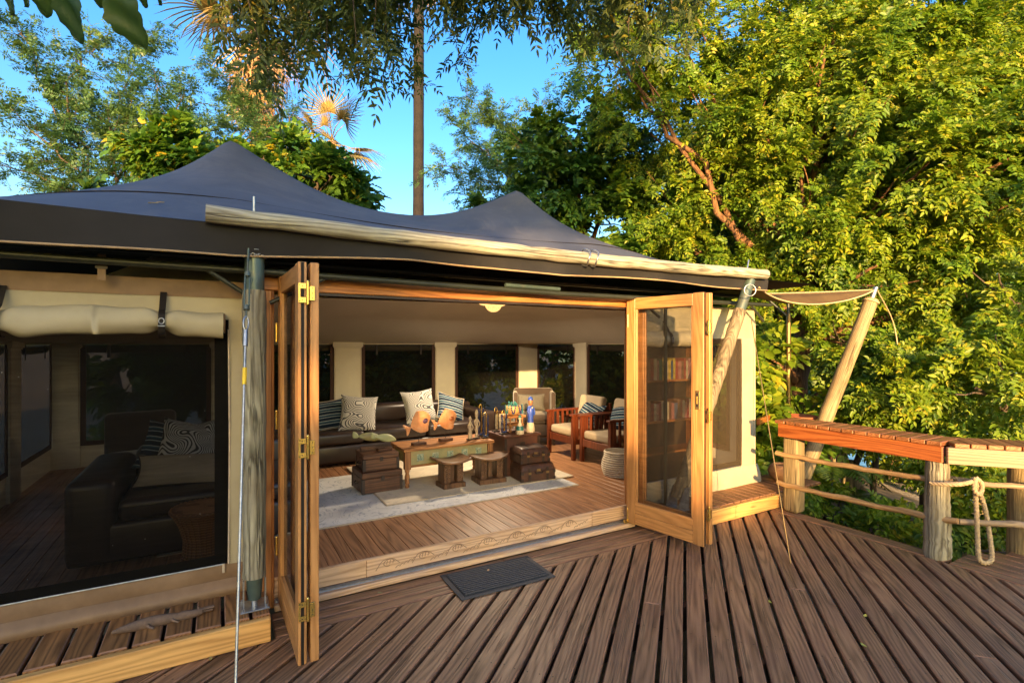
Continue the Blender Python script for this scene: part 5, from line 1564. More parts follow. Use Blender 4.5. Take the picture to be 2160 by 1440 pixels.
cushion('dark striped cushion on the nearer slatted armchair', 4.42, 4.93, FZ + 0.405, 0.46, 0.36, 0.13, M['stripe'], -90, 28, -10)

bs_ = tthing('woven_basket', 'pale round woven basket on the floor near the doorway', 'basket', 3.98, 4.46, FZ)
prof = [(0.001, 0.004), (0.14, 0.004), (0.165, 0.0)]
m = MB(); pr = []
for i in range(25):
    z = i / 24 * 0.28; pr.append((0.155 + 0.028 * math.sin(math.pi * min(1, z / 0.22)) + 0.003 * math.sin(i * math.pi), z))
m.lathe([(0.0005, 0.006)] + pr + [(r_ - 0.012, z) for r_, z in pr[::-1][:20]], 28)
m.build('body', M['basket'], bs_)
for i in range(12):
    z = 0.012 + i * 0.0232
    MB().tube([((0.157 + 0.028 * math.sin(math.pi * min(1, z / 0.22))) * math.cos(t), (0.157 + 0.028 * math.sin(math.pi * min(1, z / 0.22))) * math.sin(t), z) for t in np.linspace(0, 2 * math.pi, 37)], 0.0105, 5, caps=False).build('coil', M['basket'], bs_)

# --- bookshelf by the right hand screened window
sh = tthing('bookshelf', 'brown bookshelf standing inside the screened window behind the open door', 'bookshelf', 4.22, 3.98, FZ)
for x in (-0.46, 0.46): MB().box(x - 0.012, x + 0.012, -0.13, 0.13, 0, 1.55).build('side_panel', M['frame_z'], sh)
for z in (0.05, 0.36, 0.69, 1.115, 1.50): MB().box(-0.447, 0.447, -0.128, 0.128, z - 0.02, z).build('shelf', M['frame_x'], sh)
MB().box(-0.447, 0.447, 0.11, 0.124, 0.0, 1.5).build('back_panel', M['darktrim'], sh)
BC = {'yellow': (0.55, 0.42, 0.08, 1), 'red': (0.36, 0.06, 0.04, 1), 'green': (0.10, 0.22, 0.12, 1), 'cream': (0.60, 0.52, 0.38, 1), 'brown': (0.22, 0.11, 0.06, 1), 'pink': (0.48, 0.22, 0.20, 1), 'blue': (0.08, 0.13, 0.25, 1)}
BM = {k: plain('book_cover_' + k, c, 0.6, var=0.15) for k, c in BC.items()}
page = plain('book_pages', (0.60, 0.54, 0.42, 1), 0.9)
ORD = ['first', 'second', 'third', 'fourth', 'fifth', 'sixth', 'seventh']
bcount = {}
def book(colr, U, z, th, h, row):
    k = bcount.get((row, colr), 0); bcount[(row, colr)] = k + 1
    b = tthing('book', f'{ORD[k]} {colr} book from the left on the {row} shelf', 'book', U, 3.88, z, 0, group=f'books on the {row} shelf')
    d = 0.15
    m = MB(); m.bbox(0, th, 0, 0.004, 0, h, 0.0015); m.box(0, 0.0025, 0.0045, d, 0, h); m.box(th - 0.0025, th, 0.0045, d, 0, h)
    m.build('cover', BM[colr], b)
    MB().box(0.003, th - 0.003, 0.005, d - 0.006, 0.003, h - 0.004).build('pages', page, b)
rb = random.Random(5)
for row, z, us, hh in (('upper', FZ + 1.1155, (3.86, 4.60), 0.23), ('lower', FZ + 0.6905, (3.86, 4.60), 0.21)):
    u = us[0]; ki = 0
    seq = ['brown', 'red', 'cream', 'pink', 'green', 'yellow', 'cream', 'yellow', 'blue', 'yellow', 'red', 'pink'] if row == 'upper' else ['brown', 'red', 'cream', 'pink', 'red', 'cream', 'green', 'cream', 'brown', 'pink', 'blue']
    while u < us[1]:
        th = rb.uniform(0.028, 0.048)
        book(seq[ki % len(seq)], u, z, th, hh * rb.uniform(0.82, 1.0), row); u += th + 0.002; ki += 1

# --- pendant lamp: cluster of capiz globes
pl = tthing('pendant_lamp', 'glowing cluster of amber globe shades hanging from the tent ceiling', 'lamp', 3.18, 6.0, 2.19)
gm = emit('lit_capiz_shade', (1.0, 0.55, 0.18, 1), 0.30)
for (x, y, z, r_) in ((0, 0, 0, 0.115), (-0.125, 0.03, 0.075, 0.105), (0.125, 0.03, 0.07, 0.105), (0.02, 0.16, 0.12, 0.10), (0, 0.05, 0.24, 0.10)):
    MB().sphere((0, 0, 0), r_, 18, 12).build('globe', gm, pl, loc=(x, y, z))
MB().tube([(0, 0.05, 0.3), (0, 0.05, 0.75)], 0.006, 6).build('cord', M['webbing'], pl)
for (dx, dy, dz) in ((0, 0, -0.16),):
    ld = bpy.data.lights.new('pendant_glow', 'AREA'); ld.shape = 'DISK'; ld.size = 0.24; ld.energy = 14.0; ld.color = (1.0, 0.78, 0.52)
    lo = bpy.data.objects.new('pendant_glow', ld); lo.location = (dx, dy, dz); lo.parent = pl; COL.objects.link(lo)

# ---------------------------------------------------------------- small things outside the doors
dm = tthing('doormat', 'dark ribbed rubber doormat before the carved threshold', 'doormat', 1.73, 3.20, 0.003, -1.5)
a = [(-0.36, -0.20), (0.36, -0.20), (0.36, 0.20), (-0.36, 0.20)]
MB().prism(a, 0.0, 0.006, 0.002).build('rubber_border', M['mat'], dm)
MB().box(-0.325, 0.325, -0.168, 0.168, 0.0065, 0.010).build('pile', M['matpile'], dm)
for k in range(13):
    y = -0.155 + k * 0.0258
    MB().bbox(-0.322, 0.322, y - 0.008, y + 0.008, 0.0102, 0.0165, 0.003).build('rib', M['mat'], dm)

cr = tthing('wooden_crocodile', 'small grey carved crocodile lying on the side ledge', 'crocodile figure', -0.27, 3.335, 0.1425, 4)
n = 30; pts, rad = [], []
for i in range(n + 1):
    t = i / n
    pts.append((-0.20 + 0.40 * t, 0.012 * math.sin(t * 5), 0.020))
    rad.append(0.004 + 0.020 * math.sin(math.pi * min(1, t * 1.12)) ** 0.8 if t < 0.75 else 0.018 - 0.030 * (t - 0.75) + 0.003)
MB().tube(pts, rad, 10, squash=1.35).build('body', M['croc'], cr)
sc = MB()
for i in range(22):
    x = -0.19 + i * 0.0135; h_ = 0.010
    for s in (-1, 1):
        y = s * 0.008 + 0.012 * math.sin((x + 0.2) / 0.4 * 5)
        zt = 0.018 + rad[min(n, int((x + 0.2) / 0.4 * n))] * 0.85
        sc.add([(x - 0.006, y - 0.003, zt), (x + 0.006, y - 0.003, zt), (x + 0.006, y + 0.003, zt), (x - 0.006, y + 0.003, zt), (x - 0.003, y, zt + h_)], [(0, 1, 4), (1, 2, 4), (2, 3, 4), (3, 0, 4)])
sc.build('back_scutes', M['croc'], cr)
for x in (0.06, -0.05):
    for s in (-1, 1):
        MB().tube([(x, s * 0.015, 0.020), (x + 0.012, s * 0.034, 0.014), (x + 0.03, s * 0.036, 0.005)], [0.009, 0.007, 0.006], 7).build('leg', M['croc'], cr)
MB().bbox(0.175, 0.255, -0.013, 0.013, 0.010, 0.021, 0.004).build('lower_jaw', M['croc'], cr)
MB().bbox(0.175, 0.262, -0.014, 0.014, 0.0225, 0.034, 0.005).build('upper_jaw', M['croc'], cr)
for s in (-1, 1): MB().sphere((0.185, s * 0.010, 0.036), 0.006, 7, 5).build('eye', M['croc'], cr)

# ---------------------------------------------------------------- railing
rl = tthing('deck_railing', 'timber deck railing with varnished slatted cap, pole rails and round posts', 'railing', 4.86, 1.74, 0.0)
def rpart(mb, name, mat, U, V, z=0, rot=0): return mb.build(name, mat, rl, loc=(U - 4.86, V - 1.74, z), rot=(0, 0, R(rot)))
# run A: perpendicular to the tent front
LA = 3.06 - 1.74
rpart(MB().bbox(-LA / 2, LA / 2, -0.019, 0.019, 0, 0.125, 0.004), 'cap_beam', M['railcap'], 4.81, (3.06 + 1.74) / 2, 0.745, 90)
rpart(MB().bbox(-LA / 2 + 0.04, LA / 2, -0.019, 0.019, 0, 0.125, 0.004), 'cap_beam', M['railcap'], 5.11, (3.06 + 1.74) / 2 + 0.02, 0.745, 90)
k = 0; v = 1.745
while v < 3.05:
    wv_ = 0.095
    rpart(MB().bbox(-0.17, 0.17, -wv_ / 2, wv_ / 2, -0.016, 0.016, 0.004), 'cap_slat', M['railslat'], 4.955 + random.uniform(-0.006, 0.006), v + wv_ / 2, 0.889, 0)
    v += wv_ + 0.009
# run B: towards the lower right, 45 degrees
bx0, by0 = 4.80, 1.715
bdir = Vector((0.66, -0.75)).normalized()
LB = 1.9
angB = math.degrees(math.atan2(bdir.y, bdir.x))
c = Vector((bx0, by0)) + bdir * LB / 2
rpart(MB().bbox(-LB / 2, LB / 2, -0.019, 0.019, 0, 0.125, 0.004), 'cap_beam', M['greyrail'], c.x, c.y, 0.745, angB)
nB = Vector((-bdir.y, bdir.x))
for i in range(18):
    p_ = Vector((bx0, by0)) + bdir * (0.09 + i * 0.102) + nB * 0.15
    rpart(MB().bbox(-0.165, 0.165, -0.046, 0.046, -0.016, 0.016, 0.004), 'cap_slat', M['railslat'], p_.x, p_.y, 0.887, angB + 90)
# posts
p, r_ = knobbly([(0, 0, 0), (0, 0, 0.743)], 0.103, 0.098, seed=21, amp=0.003)
MB().bbox(-0.076, 0.076, -0.074, 0.074, 0.0, 0.744, 0.030, 3).build('post', M['pale_post'], rl, loc=(4.945 - 4.86, 2.99 - 1.74, 0.001))
p, r_ = knobbly([(0, 0, 0.001), (0, 0, 0.743)], 0.090, 0.074, seed=22, amp=0.004)
rpart(MB().tube(p, r_, 18), 'post', M['post'], 4.72 + 0.15, 1.80)
p, r_ = knobbly([(0, 0, -1.2), (0, 0, 0.743)], 0.098, 0.088, seed=23, amp=0.004)
pc_ = Vector((5.56, 1.50))
rpart(MB().tube(p, r_, 18), 'post', M['pale_post'], pc_.x, pc_.y)
# pole rails
def pole_rail(a, b, r0, mat, seed):
    a, b = Vector(a) - Vector((4.86, 1.74, 0)), Vector(b) - Vector((4.86, 1.74, 0))
    d = b - a; L = d.length
    rr = random.Random(seed)
    pts = [(L * i / 16, rr.uniform(-.004, .004), rr.uniform(-.006, .006) - 0.012 * math.sin(math.pi * i / 16)) for i in range(17)]
    rad = [r0 * (1 + 0.15 * math.sin(i * 0.9 + seed) * 0.5) for i in range(17)]
    o = MB().tube(pts, rad, 10).build('pole_rail', mat, rl, loc=a)
    o.rotation_euler = d.to_track_quat('X', 'Z').to_euler()
pole_rail((4.86, 3.12, 0.56), (4.86, 1.70, 0.60), 0.022, M['railpole'], 1)
pole_rail((4.85, 3.10, 0.27), (4.83, 1.66, 0.315), 0.024, M['railpole'], 2)
q = Vector((bx0, by0)) + bdir * 1.9 + nB * 0.16
pole_rail((4.93, 1.70, 0.595), (q.x, q.y, 0.60), 0.021, M['greyrail'], 3)
pole_rail((4.90, 1.68, 0.305), (q.x, q.y, 0.36), 0.024, M['greyrail'], 4)
# far side rail behind, by the reeds
rpart(MB().bbox(-0.25, 0.25, -0.018, 0.018, 0, 0.07, 0.003), 'cap_beam', M['railcap'], 5.76, 3.86, 0.70, 20)

# rope loop hung on the round post
rop = tthing('rope_coil', 'thick twisted rope looped round the corner post hanging to the deck', 'rope', 4.86, 1.70, 0.0)
def twist(path, r_, name):
    pts = smooth_path(path, 14)
    L = [0]
    for a, b in zip(pts[:-1], pts[1:]): L.append(L[-1] + (b - a).length)
    m = MB()
    for st in range(3):
        q = []
        for i, p_ in enumerate(pts):
            t = (pts[min(i + 1, len(pts) - 1)] - pts[max(i - 1, 0)]).normalized()
            o1 = t.cross(Vector((0.3, 1, 0.1))).normalized(); o2 = t.cross(o1)
            an = L[i] / 0.075 * 2 * math.pi + st * 2.094
            q.append(p_ + (o1 * math.cos(an) + o2 * math.sin(an)) * r_ * 0.5)
        m.tube(q, r_ * 0.62, 7)
    return m.build(name, M['rope'], rop)
f0 = Vector((-0.02, -0.115, 0.60))
twist([(-0.09, 0.02, 0.60), (-0.06, -0.08, 0.615), (0.03, -0.12, 0.63), (0.055, -0.115, 0.60), (0.05, -0.125, 0.40), (0.055, -0.13, 0.20), (0.055, -0.135, 0.07), (0.075, -0.15, 0.030), (0.115, -0.17, 0.026), (0.155, -0.18, 0.06), (0.17, -0.165, 0.20), (0.165, -0.14, 0.40), (0.14, -0.11, 0.54), (0.10, -0.10, 0.61), (0.05, -0.10, 0.64)], 0.0155, 'hanging_loop')
twist([(-0.11, 0.10, 0.585), (-0.105, 0.0, 0.60), (-0.06, -0.07, 0.61), (0.04, -0.085, 0.62), (0.12, -0.02, 0.61), (0.135, 0.08, 0.60)], 0.0155, 'post_wrap')
twist([(0.02, -0.13, 0.66), (0.06, -0.15, 0.62), (0.06, -0.15, 0.56), (0.02, -0.145, 0.54), (0.0, -0.13, 0.58), (0.02, -0.13, 0.66)], 0.015, 'knot')

# fallen leaves and twigs
def fallen_leaf(label, px, py, z, col, L, seed):
    dep = (py - 726.0) / 1080.0
    Y = (EYE - z) / dep; p_ = at(px, py, Y)
    m = MB(); rr = random.Random(seed)
    def fn(u, v):
        x = 2 * v - 1; w = 0.5 * L * 0.42 * math.sin(math.pi * min(1, u ** 0.8)) + 0.0005
        return (L * (u - 0.5), w * x, 0.004 + 0.25 * w * abs(x) + 0.3 * L * (u - 0.5) ** 2)
    m.grid(fn, 8, 4)
    o = m.build('fallen_leaf', plain('fallen_leaf_' + str(seed), col, 0.6, var=0.2)); o.location = p_; o.rotation_euler = (0, 0, rr.uniform(0, 6.28))
    tag(o, label, 'leaf', 'fallen leaves')
fallen_leaf('yellow fallen leaf on the border boards before the sill', 787, 1240, 0.001, (0.55, 0.45, 0.12, 1), 0.045, 1)
fallen_leaf('pale green curled leaf on the border boards left of the doormat', 802, 1251, 0.001, (0.34, 0.34, 0.16, 1), 0.04, 2)
fallen_leaf('brown fallen leaf on the doormat', 1030, 1203, 0.02, (0.42, 0.25, 0.12, 1), 0.04, 3)
fallen_leaf('bright yellow green leaf in a deck gap right of the door', 1624, 1270, 0.001, (0.42, 0.40, 0.06, 1), 0.04, 4)
fallen_leaf('yellow leaf in a deck gap nearer the camera', 1825, 1300, 0.001, (0.60, 0.50, 0.08, 1), 0.045, 5)
fallen_leaf('green leaf low in the foreground deck gap', 1822, 1362, 0.001, (0.36, 0.36, 0.07, 1), 0.04, 6)
fallen_leaf('dry leaf on the left foreground boards', 444, 1390, 0.001, (0.35, 0.30, 0.10, 1), 0.04, 7)
fallen_leaf('dry brown leaf on the inside floorboards near the threshold', 1240, 1060, 0.162, (0.35, 0.18, 0.08, 1), 0.04, 8)
for i, (u0, v0, L_, a_) in enumerate(((-0.05, 3.55, 0.28, 20), (0.12, 3.46, 0.22, 5), (-0.35, 3.7, 0.16, 60), (0.30, 3.60, 0.12, 120))):
    pts = [(u0 + L_ * t * math.cos(R(a_)) + 0.02 * math.sin(t * 6), v0 + L_ * t * math.sin(R(a_)) * 0.5, 0) for t in np.linspace(0, 1, 9)]
    pts = [uv(p_[0], p_[1], roof_z(p_[0], p_[1]) + 0.007) for p_ in pts]
    m = MB(); m.tube([p_ - pts[0] for p_ in pts], 0.0035, 5)
    o = m.build('fallen_twig', M['reed']); o.location = pts[0]
    tag(o, ['long curved dry twig lying on the roof near the log end', 'straight dry twig on the roof just behind the log', 'short dry twig on the roof left of the log end', 'tiny dry twig on the roof above the timber post'][i], 'twig', 'dry twigs on the roof')
# ---------------------------------------------------------------- vegetation helpers
def norm(a): return a / np.maximum(np.linalg.norm(a, axis=-1, keepdims=True), 1e-9)

def leaves_obj(name, parent, mat, B, D, Nn, L, W, flat=False, off=(0, 0, 0)):
    """B base points, D directions, Nn normals, L lengths, W widths -> one mesh of folded leaves"""
    B = B - np.array(off)
    D = norm(D); S = norm(np.cross(D, Nn)); Nn = norm(np.cross(S, D))
    L = L[:, None]; W = W[:, None]
    tip = B + D * L - np.array([0, 0, 1.0]) * L * 0.10
    n = len(B)
    if flat:
        V = np.stack([B, B + D * L * 0.5 + S * W * 0.5, tip, B + D * L * 0.5 - S * W * 0.5], 1)
        q = np.array([[0, 1, 2, 3]])
    else:
        V = np.stack([B, B + D * L * 0.28 + S * W * 0.46 + Nn * W * 0.16, B + D * L * 0.66 + S * W * 0.38 + Nn * W * 0.13, tip,
                      B + D * L * 0.66 - S * W * 0.38 + Nn * W * 0.13, B + D * L * 0.28 - S * W * 0.46 + Nn * W * 0.16], 1)
        q = np.array([[0, 3, 2, 1], [0, 5, 4, 3]])
    k = V.shape[1]
    me = bpy.data.meshes.new(name)
    F = (np.arange(n)[:, None, None] * k + q[None]).reshape(-1)
    nf = n * len(q)
    me.vertices.add(n * k); me.vertices.foreach_set('co', V.reshape(-1).astype(np.float32))
    me.loops.add(nf * 4); me.loops.foreach_set('vertex_index', F.astype(np.int32))
    me.polygons.add(nf); me.polygons.foreach_set('loop_start', (np.arange(nf) * 4).astype(np.int32)); me.polygons.foreach_set('loop_total', np.full(nf, 4, np.int32))
    me.update(calc_edges=True)
    me.materials.append(mat)
    o = bpy.data.objects.new(name, me); o.parent = parent
    COL.objects.link(o)
    return o

def sprays(P, D, Rl, k, L, W, ang=55, droop=0.25, term=True, rng=RNG, jit=0.35, nup=1.0, upv=None):
    """P, D: spray bases and directions. Returns leaf arrays of pinnate sprays"""
    n = len(P)
    D = norm(D)
    up = np.tile(np.array([0, 0, 1.0]), (n, 1)) * nup + rng.normal(0, jit, (n, 3))
    if upv is not None: up = up * 0.55 + np.array(upv)
    S = norm(np.cross(D, up)); Nn = norm(np.cross(S, D))
    Rv = Rl * rng.uniform(0.7, 1.25, n)
    out = [[], [], [], [], []]
    ca, sa = math.cos(R(ang)), math.sin(R(ang))
    for i in range(k):
        s = (i + 0.6) / k
        base = P + D * (Rv * s)[:, None] - np.array([0, 0, 1.0]) * (Rv * droop * s * s)[:, None]
        Dd = norm(D - np.array([0, 0, 1.0]) * (2 * droop * s))
        sizef = 0.75 + 0.5 * math.sin(math.pi * min(1, s * 0.9 + 0.1))
        for sg in (-1, 1):
            d = Dd * ca + S * sg * sa + rng.normal(0, 0.16, (n, 3))
            out[0].append(base); out[1].append(d); out[2].append(Nn + rng.normal(0, 0.28, (n, 3)))
            f = rng.uniform(0.55, 1.35, n) * sizef
            out[3].append(L * f); out[4].append(W * f)
    if term:
        base = P + D * Rv[:, None] - np.array([0, 0, 1.0]) * (Rv * droop)[:, None]
        out[0].append(base); out[1].append(norm(D - np.array([0, 0, 1.0]) * 2 * droop)); out[2].append(Nn + rng.normal(0, 0.3, (n, 3)))
        out[3].append(L * np.ones(n) * 1.1); out[4].append(W * np.ones(n) * 1.1)
    return [np.concatenate(x) for x in out]

def blob_points(blobs, dens, rng=RNG, shell=0.45, down=0.15):
    """points spread through clumpy ellipsoids; returns points and outward directions"""
    P, D = [], []
    for (c, r_, *rest) in blobs:
        c = np.array(c); rv = np.array([r_, r_, r_ * 0.85]) if not hasattr(r_, '__len__') else np.array(r_)
        n = int(dens * float(np.prod(rv)) ** (2 / 3))
        # sub-clumps give light and dark masses and gaps
        m = max(5, n // 14)
        cd = norm(rng.normal(0, 1, (m, 3)))
        cr = rng.uniform(shell, 1.0, (m, 1)) ** 0.6
        cc = cd * cr
        idx = rng.integers(0, m, n)
        p = cc[idx] + rng.normal(0, 0.13, (n, 3))
        P.append(c + p * rv)
        D.append(norm(p) + rng.normal(0, 0.45, (n, 3)) + np.array([0, 0, -down]))
    return np.concatenate(P), norm(np.concatenate(D))

def limb(m, a, b, r0, r1, seed=0, n=9, bend=0.12, seg=8):
    a, b = Vector(a), Vector(b)
    rr = random.Random(seed)
    L = (b - a).length
    pts = []
    o = Vector((rr.uniform(-1, 1), rr.uniform(-1, 1), rr.uniform(-0.3, 0.8))) * L * bend
    for i in range(n + 1):
        t = i / n
        pts.append(a.lerp(b, t) + o * math.sin(math.pi * t) + Vector((rr.uniform(-1, 1), rr.uniform(-1, 1), rr.uniform(-1, 1))) * L * 0.018 * (1 if 0 < i < n else 0))
    m.tube(pts, [r0 + (r1 - r0) * (i / n) ** 0.8 for i in range(n + 1)], seg)
    return pts

def tree(name, label, cat, base, fork, blobs, dens, leaf, spray, trunk_r=0.2, group=None, bark='bark', shell=0.45, down=0.15, limbs=True, twigs=2, flat=False, seed=0):
    base = Vector(base); base.z = ground_h(base.x, base.y) - 0.05
    t = wthing(name, label, cat, base, 0, group)
    off = np.array(base)
    rr = random.Random(seed)
    m = MB()
    fork = Vector(fork)
    limb(m, (0, 0, 0), fork - base, trunk_r, trunk_r * 0.7, seed, 12, 0.06, 12)
    if limbs:
        for i, bl in enumerate(blobs):
            c = Vector(bl[0]); br = bl[1] if not hasattr(bl[1], '__len__') else bl[1][0]
            a = fork + Vector((0, 0, rr.uniform(-0.1, 0.3)))
            pts = limb(m, a - base, c - base, trunk_r * 0.30, 0.018, seed + i + 1, 10, 0.10, 7)
            for k in range(twigs):
                e = c + Vector((rr.uniform(-1, 1), rr.uniform(-1, 1), rr.uniform(-0.7, 1))) * br * 0.8
                limb(m, pts[rr.randint(5, 9)], e - base, 0.022, 0.006, seed * 7 + i * 5 + k, 5, 0.1, 5)
    m.build('trunk', M[bark], t)
    P, D = blob_points(blobs, dens, RNG, shell, down)
    a = sprays(P, D, **spray)
    leaves_obj('crown', t, LEAF[leaf], *a, flat=flat, off=off)
    return t

LS = (-0.15, -1.0, 0.45)                       # leaves turn towards the open, sunny side
PIN = dict(Rl=0.30, k=7, L=0.074, W=0.035, ang=58, droop=0.28, upv=LS)
SIMPLE = dict(Rl=0.26, k=4, L=0.115, W=0.075, ang=60, droop=0.2, jit=0.6, upv=(-0.1, -0.6, 0.6))
OLIVE = dict(Rl=0.24, k=5, L=0.080, W=0.027, ang=48, droop=0.35, jit=0.6)

# ---------------------------------------------------------------- the big sunlit tree at the right
def B(px, py, Y, r_): return (at(px, py, Y), r_)
rt = [B(1300, 140, 9.8, .85), B(1430, 80, 9.4, .95), B(1570, 150, 9.2, .8), B(1690, 70, 8.8, .95), B(1830, 130, 8.3, .95), B(2010, 130, 8.0, 1.0), B(2120, 50, 7.6, .9),
      B(1370, 280, 10, 1.0), B(1500, 250, 9.2, .9), B(1620, 260, 8.6, .95), B(1740, 210, 8.4, .8), B(1850, 300, 8.0, .85), B(1970, 260, 7.6, .95), B(2100, 250, 7.2, .95),
      B(1420, 420, 10, .9), B(1540, 400, 9.2, .85), B(1640, 470, 8.8, .7), B(1880, 450, 7.7, .85), B(2010, 420, 7.3, .9), B(2130, 430, 6.9, .8),
      B(1460, 520, 9.6, .7), B(1580, 530, 9.0, .6), B(1930, 560, 7.6, .75), B(2070, 570, 7.1, .8), B(1270, 30, 10.2, .7), B(1690, 380, 8.0, .75), B(1790, 470, 7.6, .7), B(1850, 560, 7.2, .55), B(1620, 600, 8.6, .45), B(2140, 330, 6.4, .8), B(1960, 340, 6.9, .7), B(1740, 120, 7.8, .8), B(1880, 200, 7.2, .7), B(1650, 650, 8.0, .35), B(1760, 620, 7.9, .4), B(1800, 740, 7.6, .4),
      B(1500, -60, 9.5, 1.0), B(1750, -80, 8.8, 1.0), B(1990, -60, 8.2, 1.1)]
rt_base = at(1665, 960, 8.6)
tree('spreading_tree', 'huge sunlit spreading tree with pinnate leaves filling the sky by the railing', 'tree', (rt_base.x, rt_base.y, 0), at(1700, 690, 8.7), rt, 640, 'lit', PIN, 0.25, seed=3)
# gnarled low limbs by its trunk
lowl = bpy.data.objects['spreading_tree']
gm_ = MB(); b_ = Vector(lowl.location)
for i, (p0, p1, r0, r1) in enumerate(((at(1690, 760, 8.6), at(1850, 560, 8.4), 0.17, 0.07), (at(1700, 720, 8.6), at(1960, 640, 8.0), 0.13, 0.04), (at(1690, 690, 8.7), at(1740, 500, 8.8), 0.16, 0.08), (at(1680, 800, 8.5), at(1600, 720, 8.6), 0.12, 0.05), (at(1700, 860, 8.5), at(1830, 790, 8.1), 0.10, 0.03), (at(1740, 600, 8.9), at(1660, 420, 9.3), 0.09, 0.04), (at(1760, 600, 8.9), at(1810, 430, 9.0), 0.09, 0.04))):
    limb(gm_, p0 - b_, p1 - b_, r0, r1, 40 + i, 14, 0.10, 9)
gm_.build('gnarled_limbs', M['bark'], lowl)

# shrubs filling the slope past the railing
def shrub(label, px, py, Y, r_, leaf, spray, dens=330, group=None, name='shrub', seed=0, n=4, flat=False):
    c = at(px, py, Y)
    rr = random.Random(seed)
    bl = [(c, r_)] + [(c + Vector((rr.uniform(-1, 1), rr.uniform(-.7, .7), rr.uniform(-.5, .5))) * r_, r_ * rr.uniform(0.45, 0.7)) for _ in range(n)]
    return tree(name, label, 'shrub', (c.x, c.y + 0.1, 0), c - Vector((0, 0, r_ * 0.5)), bl, dens, leaf, spray, 0.05, group, 'twig', seed=seed, twigs=1, flat=flat)
PIN2 = dict(Rl=0.25, k=6, L=0.068, W=0.031, ang=56, droop=0.25, upv=LS)
shrub('sunlit leafy shrub behind the corner post of the railing', 1960, 800, 6.9, .78, 'lit', PIN2, 520, seed=31)
shrub('sunlit leafy shrub at the far right edge above the grey rail', 2120, 790, 6.0, .70, 'lit', PIN2, 520, seed=32)
shrub('sunlit leafy shrub beside the pale leaning pole', 1850, 860, 7.6, .65, 'lit', PIN2, 480, seed=33)
shrub('sunlit leafy shrub filling the gap under the grey rail', 2085, 1020, 5.6, .60, 'lit', PIN2, 520, seed=34)
shrub('low leafy shrub under the varnished railing cap', 1850, 1150, 5.6, .50, 'lit', PIN2, 420, seed=35)
shrub('low leafy shrub at the foot of the squared railing post', 1745, 1100, 6.2, .42, 'lit', PIN2, 420, seed=36)
shrub('tall leafy shrub high at the right edge of the view', 2150, 640, 6.4, .75, 'lit', PIN, 330, seed=37)
shrub('dark leafy shrub low behind the rope coil', 2050, 1130, 5.3, .42, 'lit', PIN2, 430, seed=38)
shrub('broad leafy shrub far behind the railing over the boardwalk', 1960, 930, 9.5, .85, 'lit', PIN2, 330, seed=39)
shrub('sunlit leafy shrub right of the tree trunk above the railing cap', 1800, 720, 7.9, .50, 'lit', PIN2, 520, seed=42)
shrub('sunlit leafy shrub behind the far edge post', 2150, 930, 6.2, .55, 'lit', PIN2, 520, seed=43)
shrub('leafy shrub between the tent corner and the tree trunk', 1630, 760, 9.4, .50, 'lit', SIMPLE, 330, seed=40)
shrub('leafy sapling in front of the tree trunk beside the stay pole', 1745, 880, 7.6, .32, 'lit', SIMPLE, 420, seed=41)

# dense screen of trees far behind on the right
for i, (px, py, Y, r_, lb) in enumerate(((1480, 480, 14, 2.2, 'dark bushy tree far behind the tent peak'), (1760, 520, 13, 2.1, 'dark bushy tree far behind the thick trunk'), (2020, 480, 12.5, 2.3, 'dark bushy tree far behind at the right edge'), (1620, 760, 13, 1.5, 'dark bushy tree low behind the reed fence'), (1880, 800, 13, 1.6, 'dark bushy tree low behind the leaning pole'), (1700, 230, 14, 2.4, 'tall dark tree behind the crown of the spreading tree'), (2100, 200, 13, 2.4, 'tall dark tree behind the top right corner'))):
    c = at(px, py, Y)
    rr = random.Random(60 + i)
    bl = [(c, r_)] + [(c + Vector((rr.uniform(-1, 1), rr.uniform(-.3, .6), rr.uniform(-.8, .6))) * r_, r_ * 0.6) for _ in range(4)]
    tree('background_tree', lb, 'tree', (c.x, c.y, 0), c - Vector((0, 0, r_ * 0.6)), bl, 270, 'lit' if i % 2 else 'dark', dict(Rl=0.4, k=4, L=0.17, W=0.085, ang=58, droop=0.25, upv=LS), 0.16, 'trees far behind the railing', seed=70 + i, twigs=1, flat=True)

# creeper covered dark tree between the two
dk = [B(1130, 330, 11.2, .75), B(1215, 290, 11, .85), B(1190, 400, 11, .95), B(1300, 350, 11.2, .9), B(1270, 450, 10.8, .95), B(1370, 480, 10.8, .9), B(1130, 450, 11.4, .7), B(1200, 520, 10.8, .8), B(1320, 560, 10.6, .8), B(1060, 440, 12, .55)]
c = at(1240, 700, 11.2)
tree('creeper_tree', 'dark broad leaved tree overgrown with creeper behind the smaller tent peak', 'tree', (c.x, c.y, 0), at(1240, 560, 11.2), dk, 520, 'dark', SIMPLE, 0.2, seed=5)

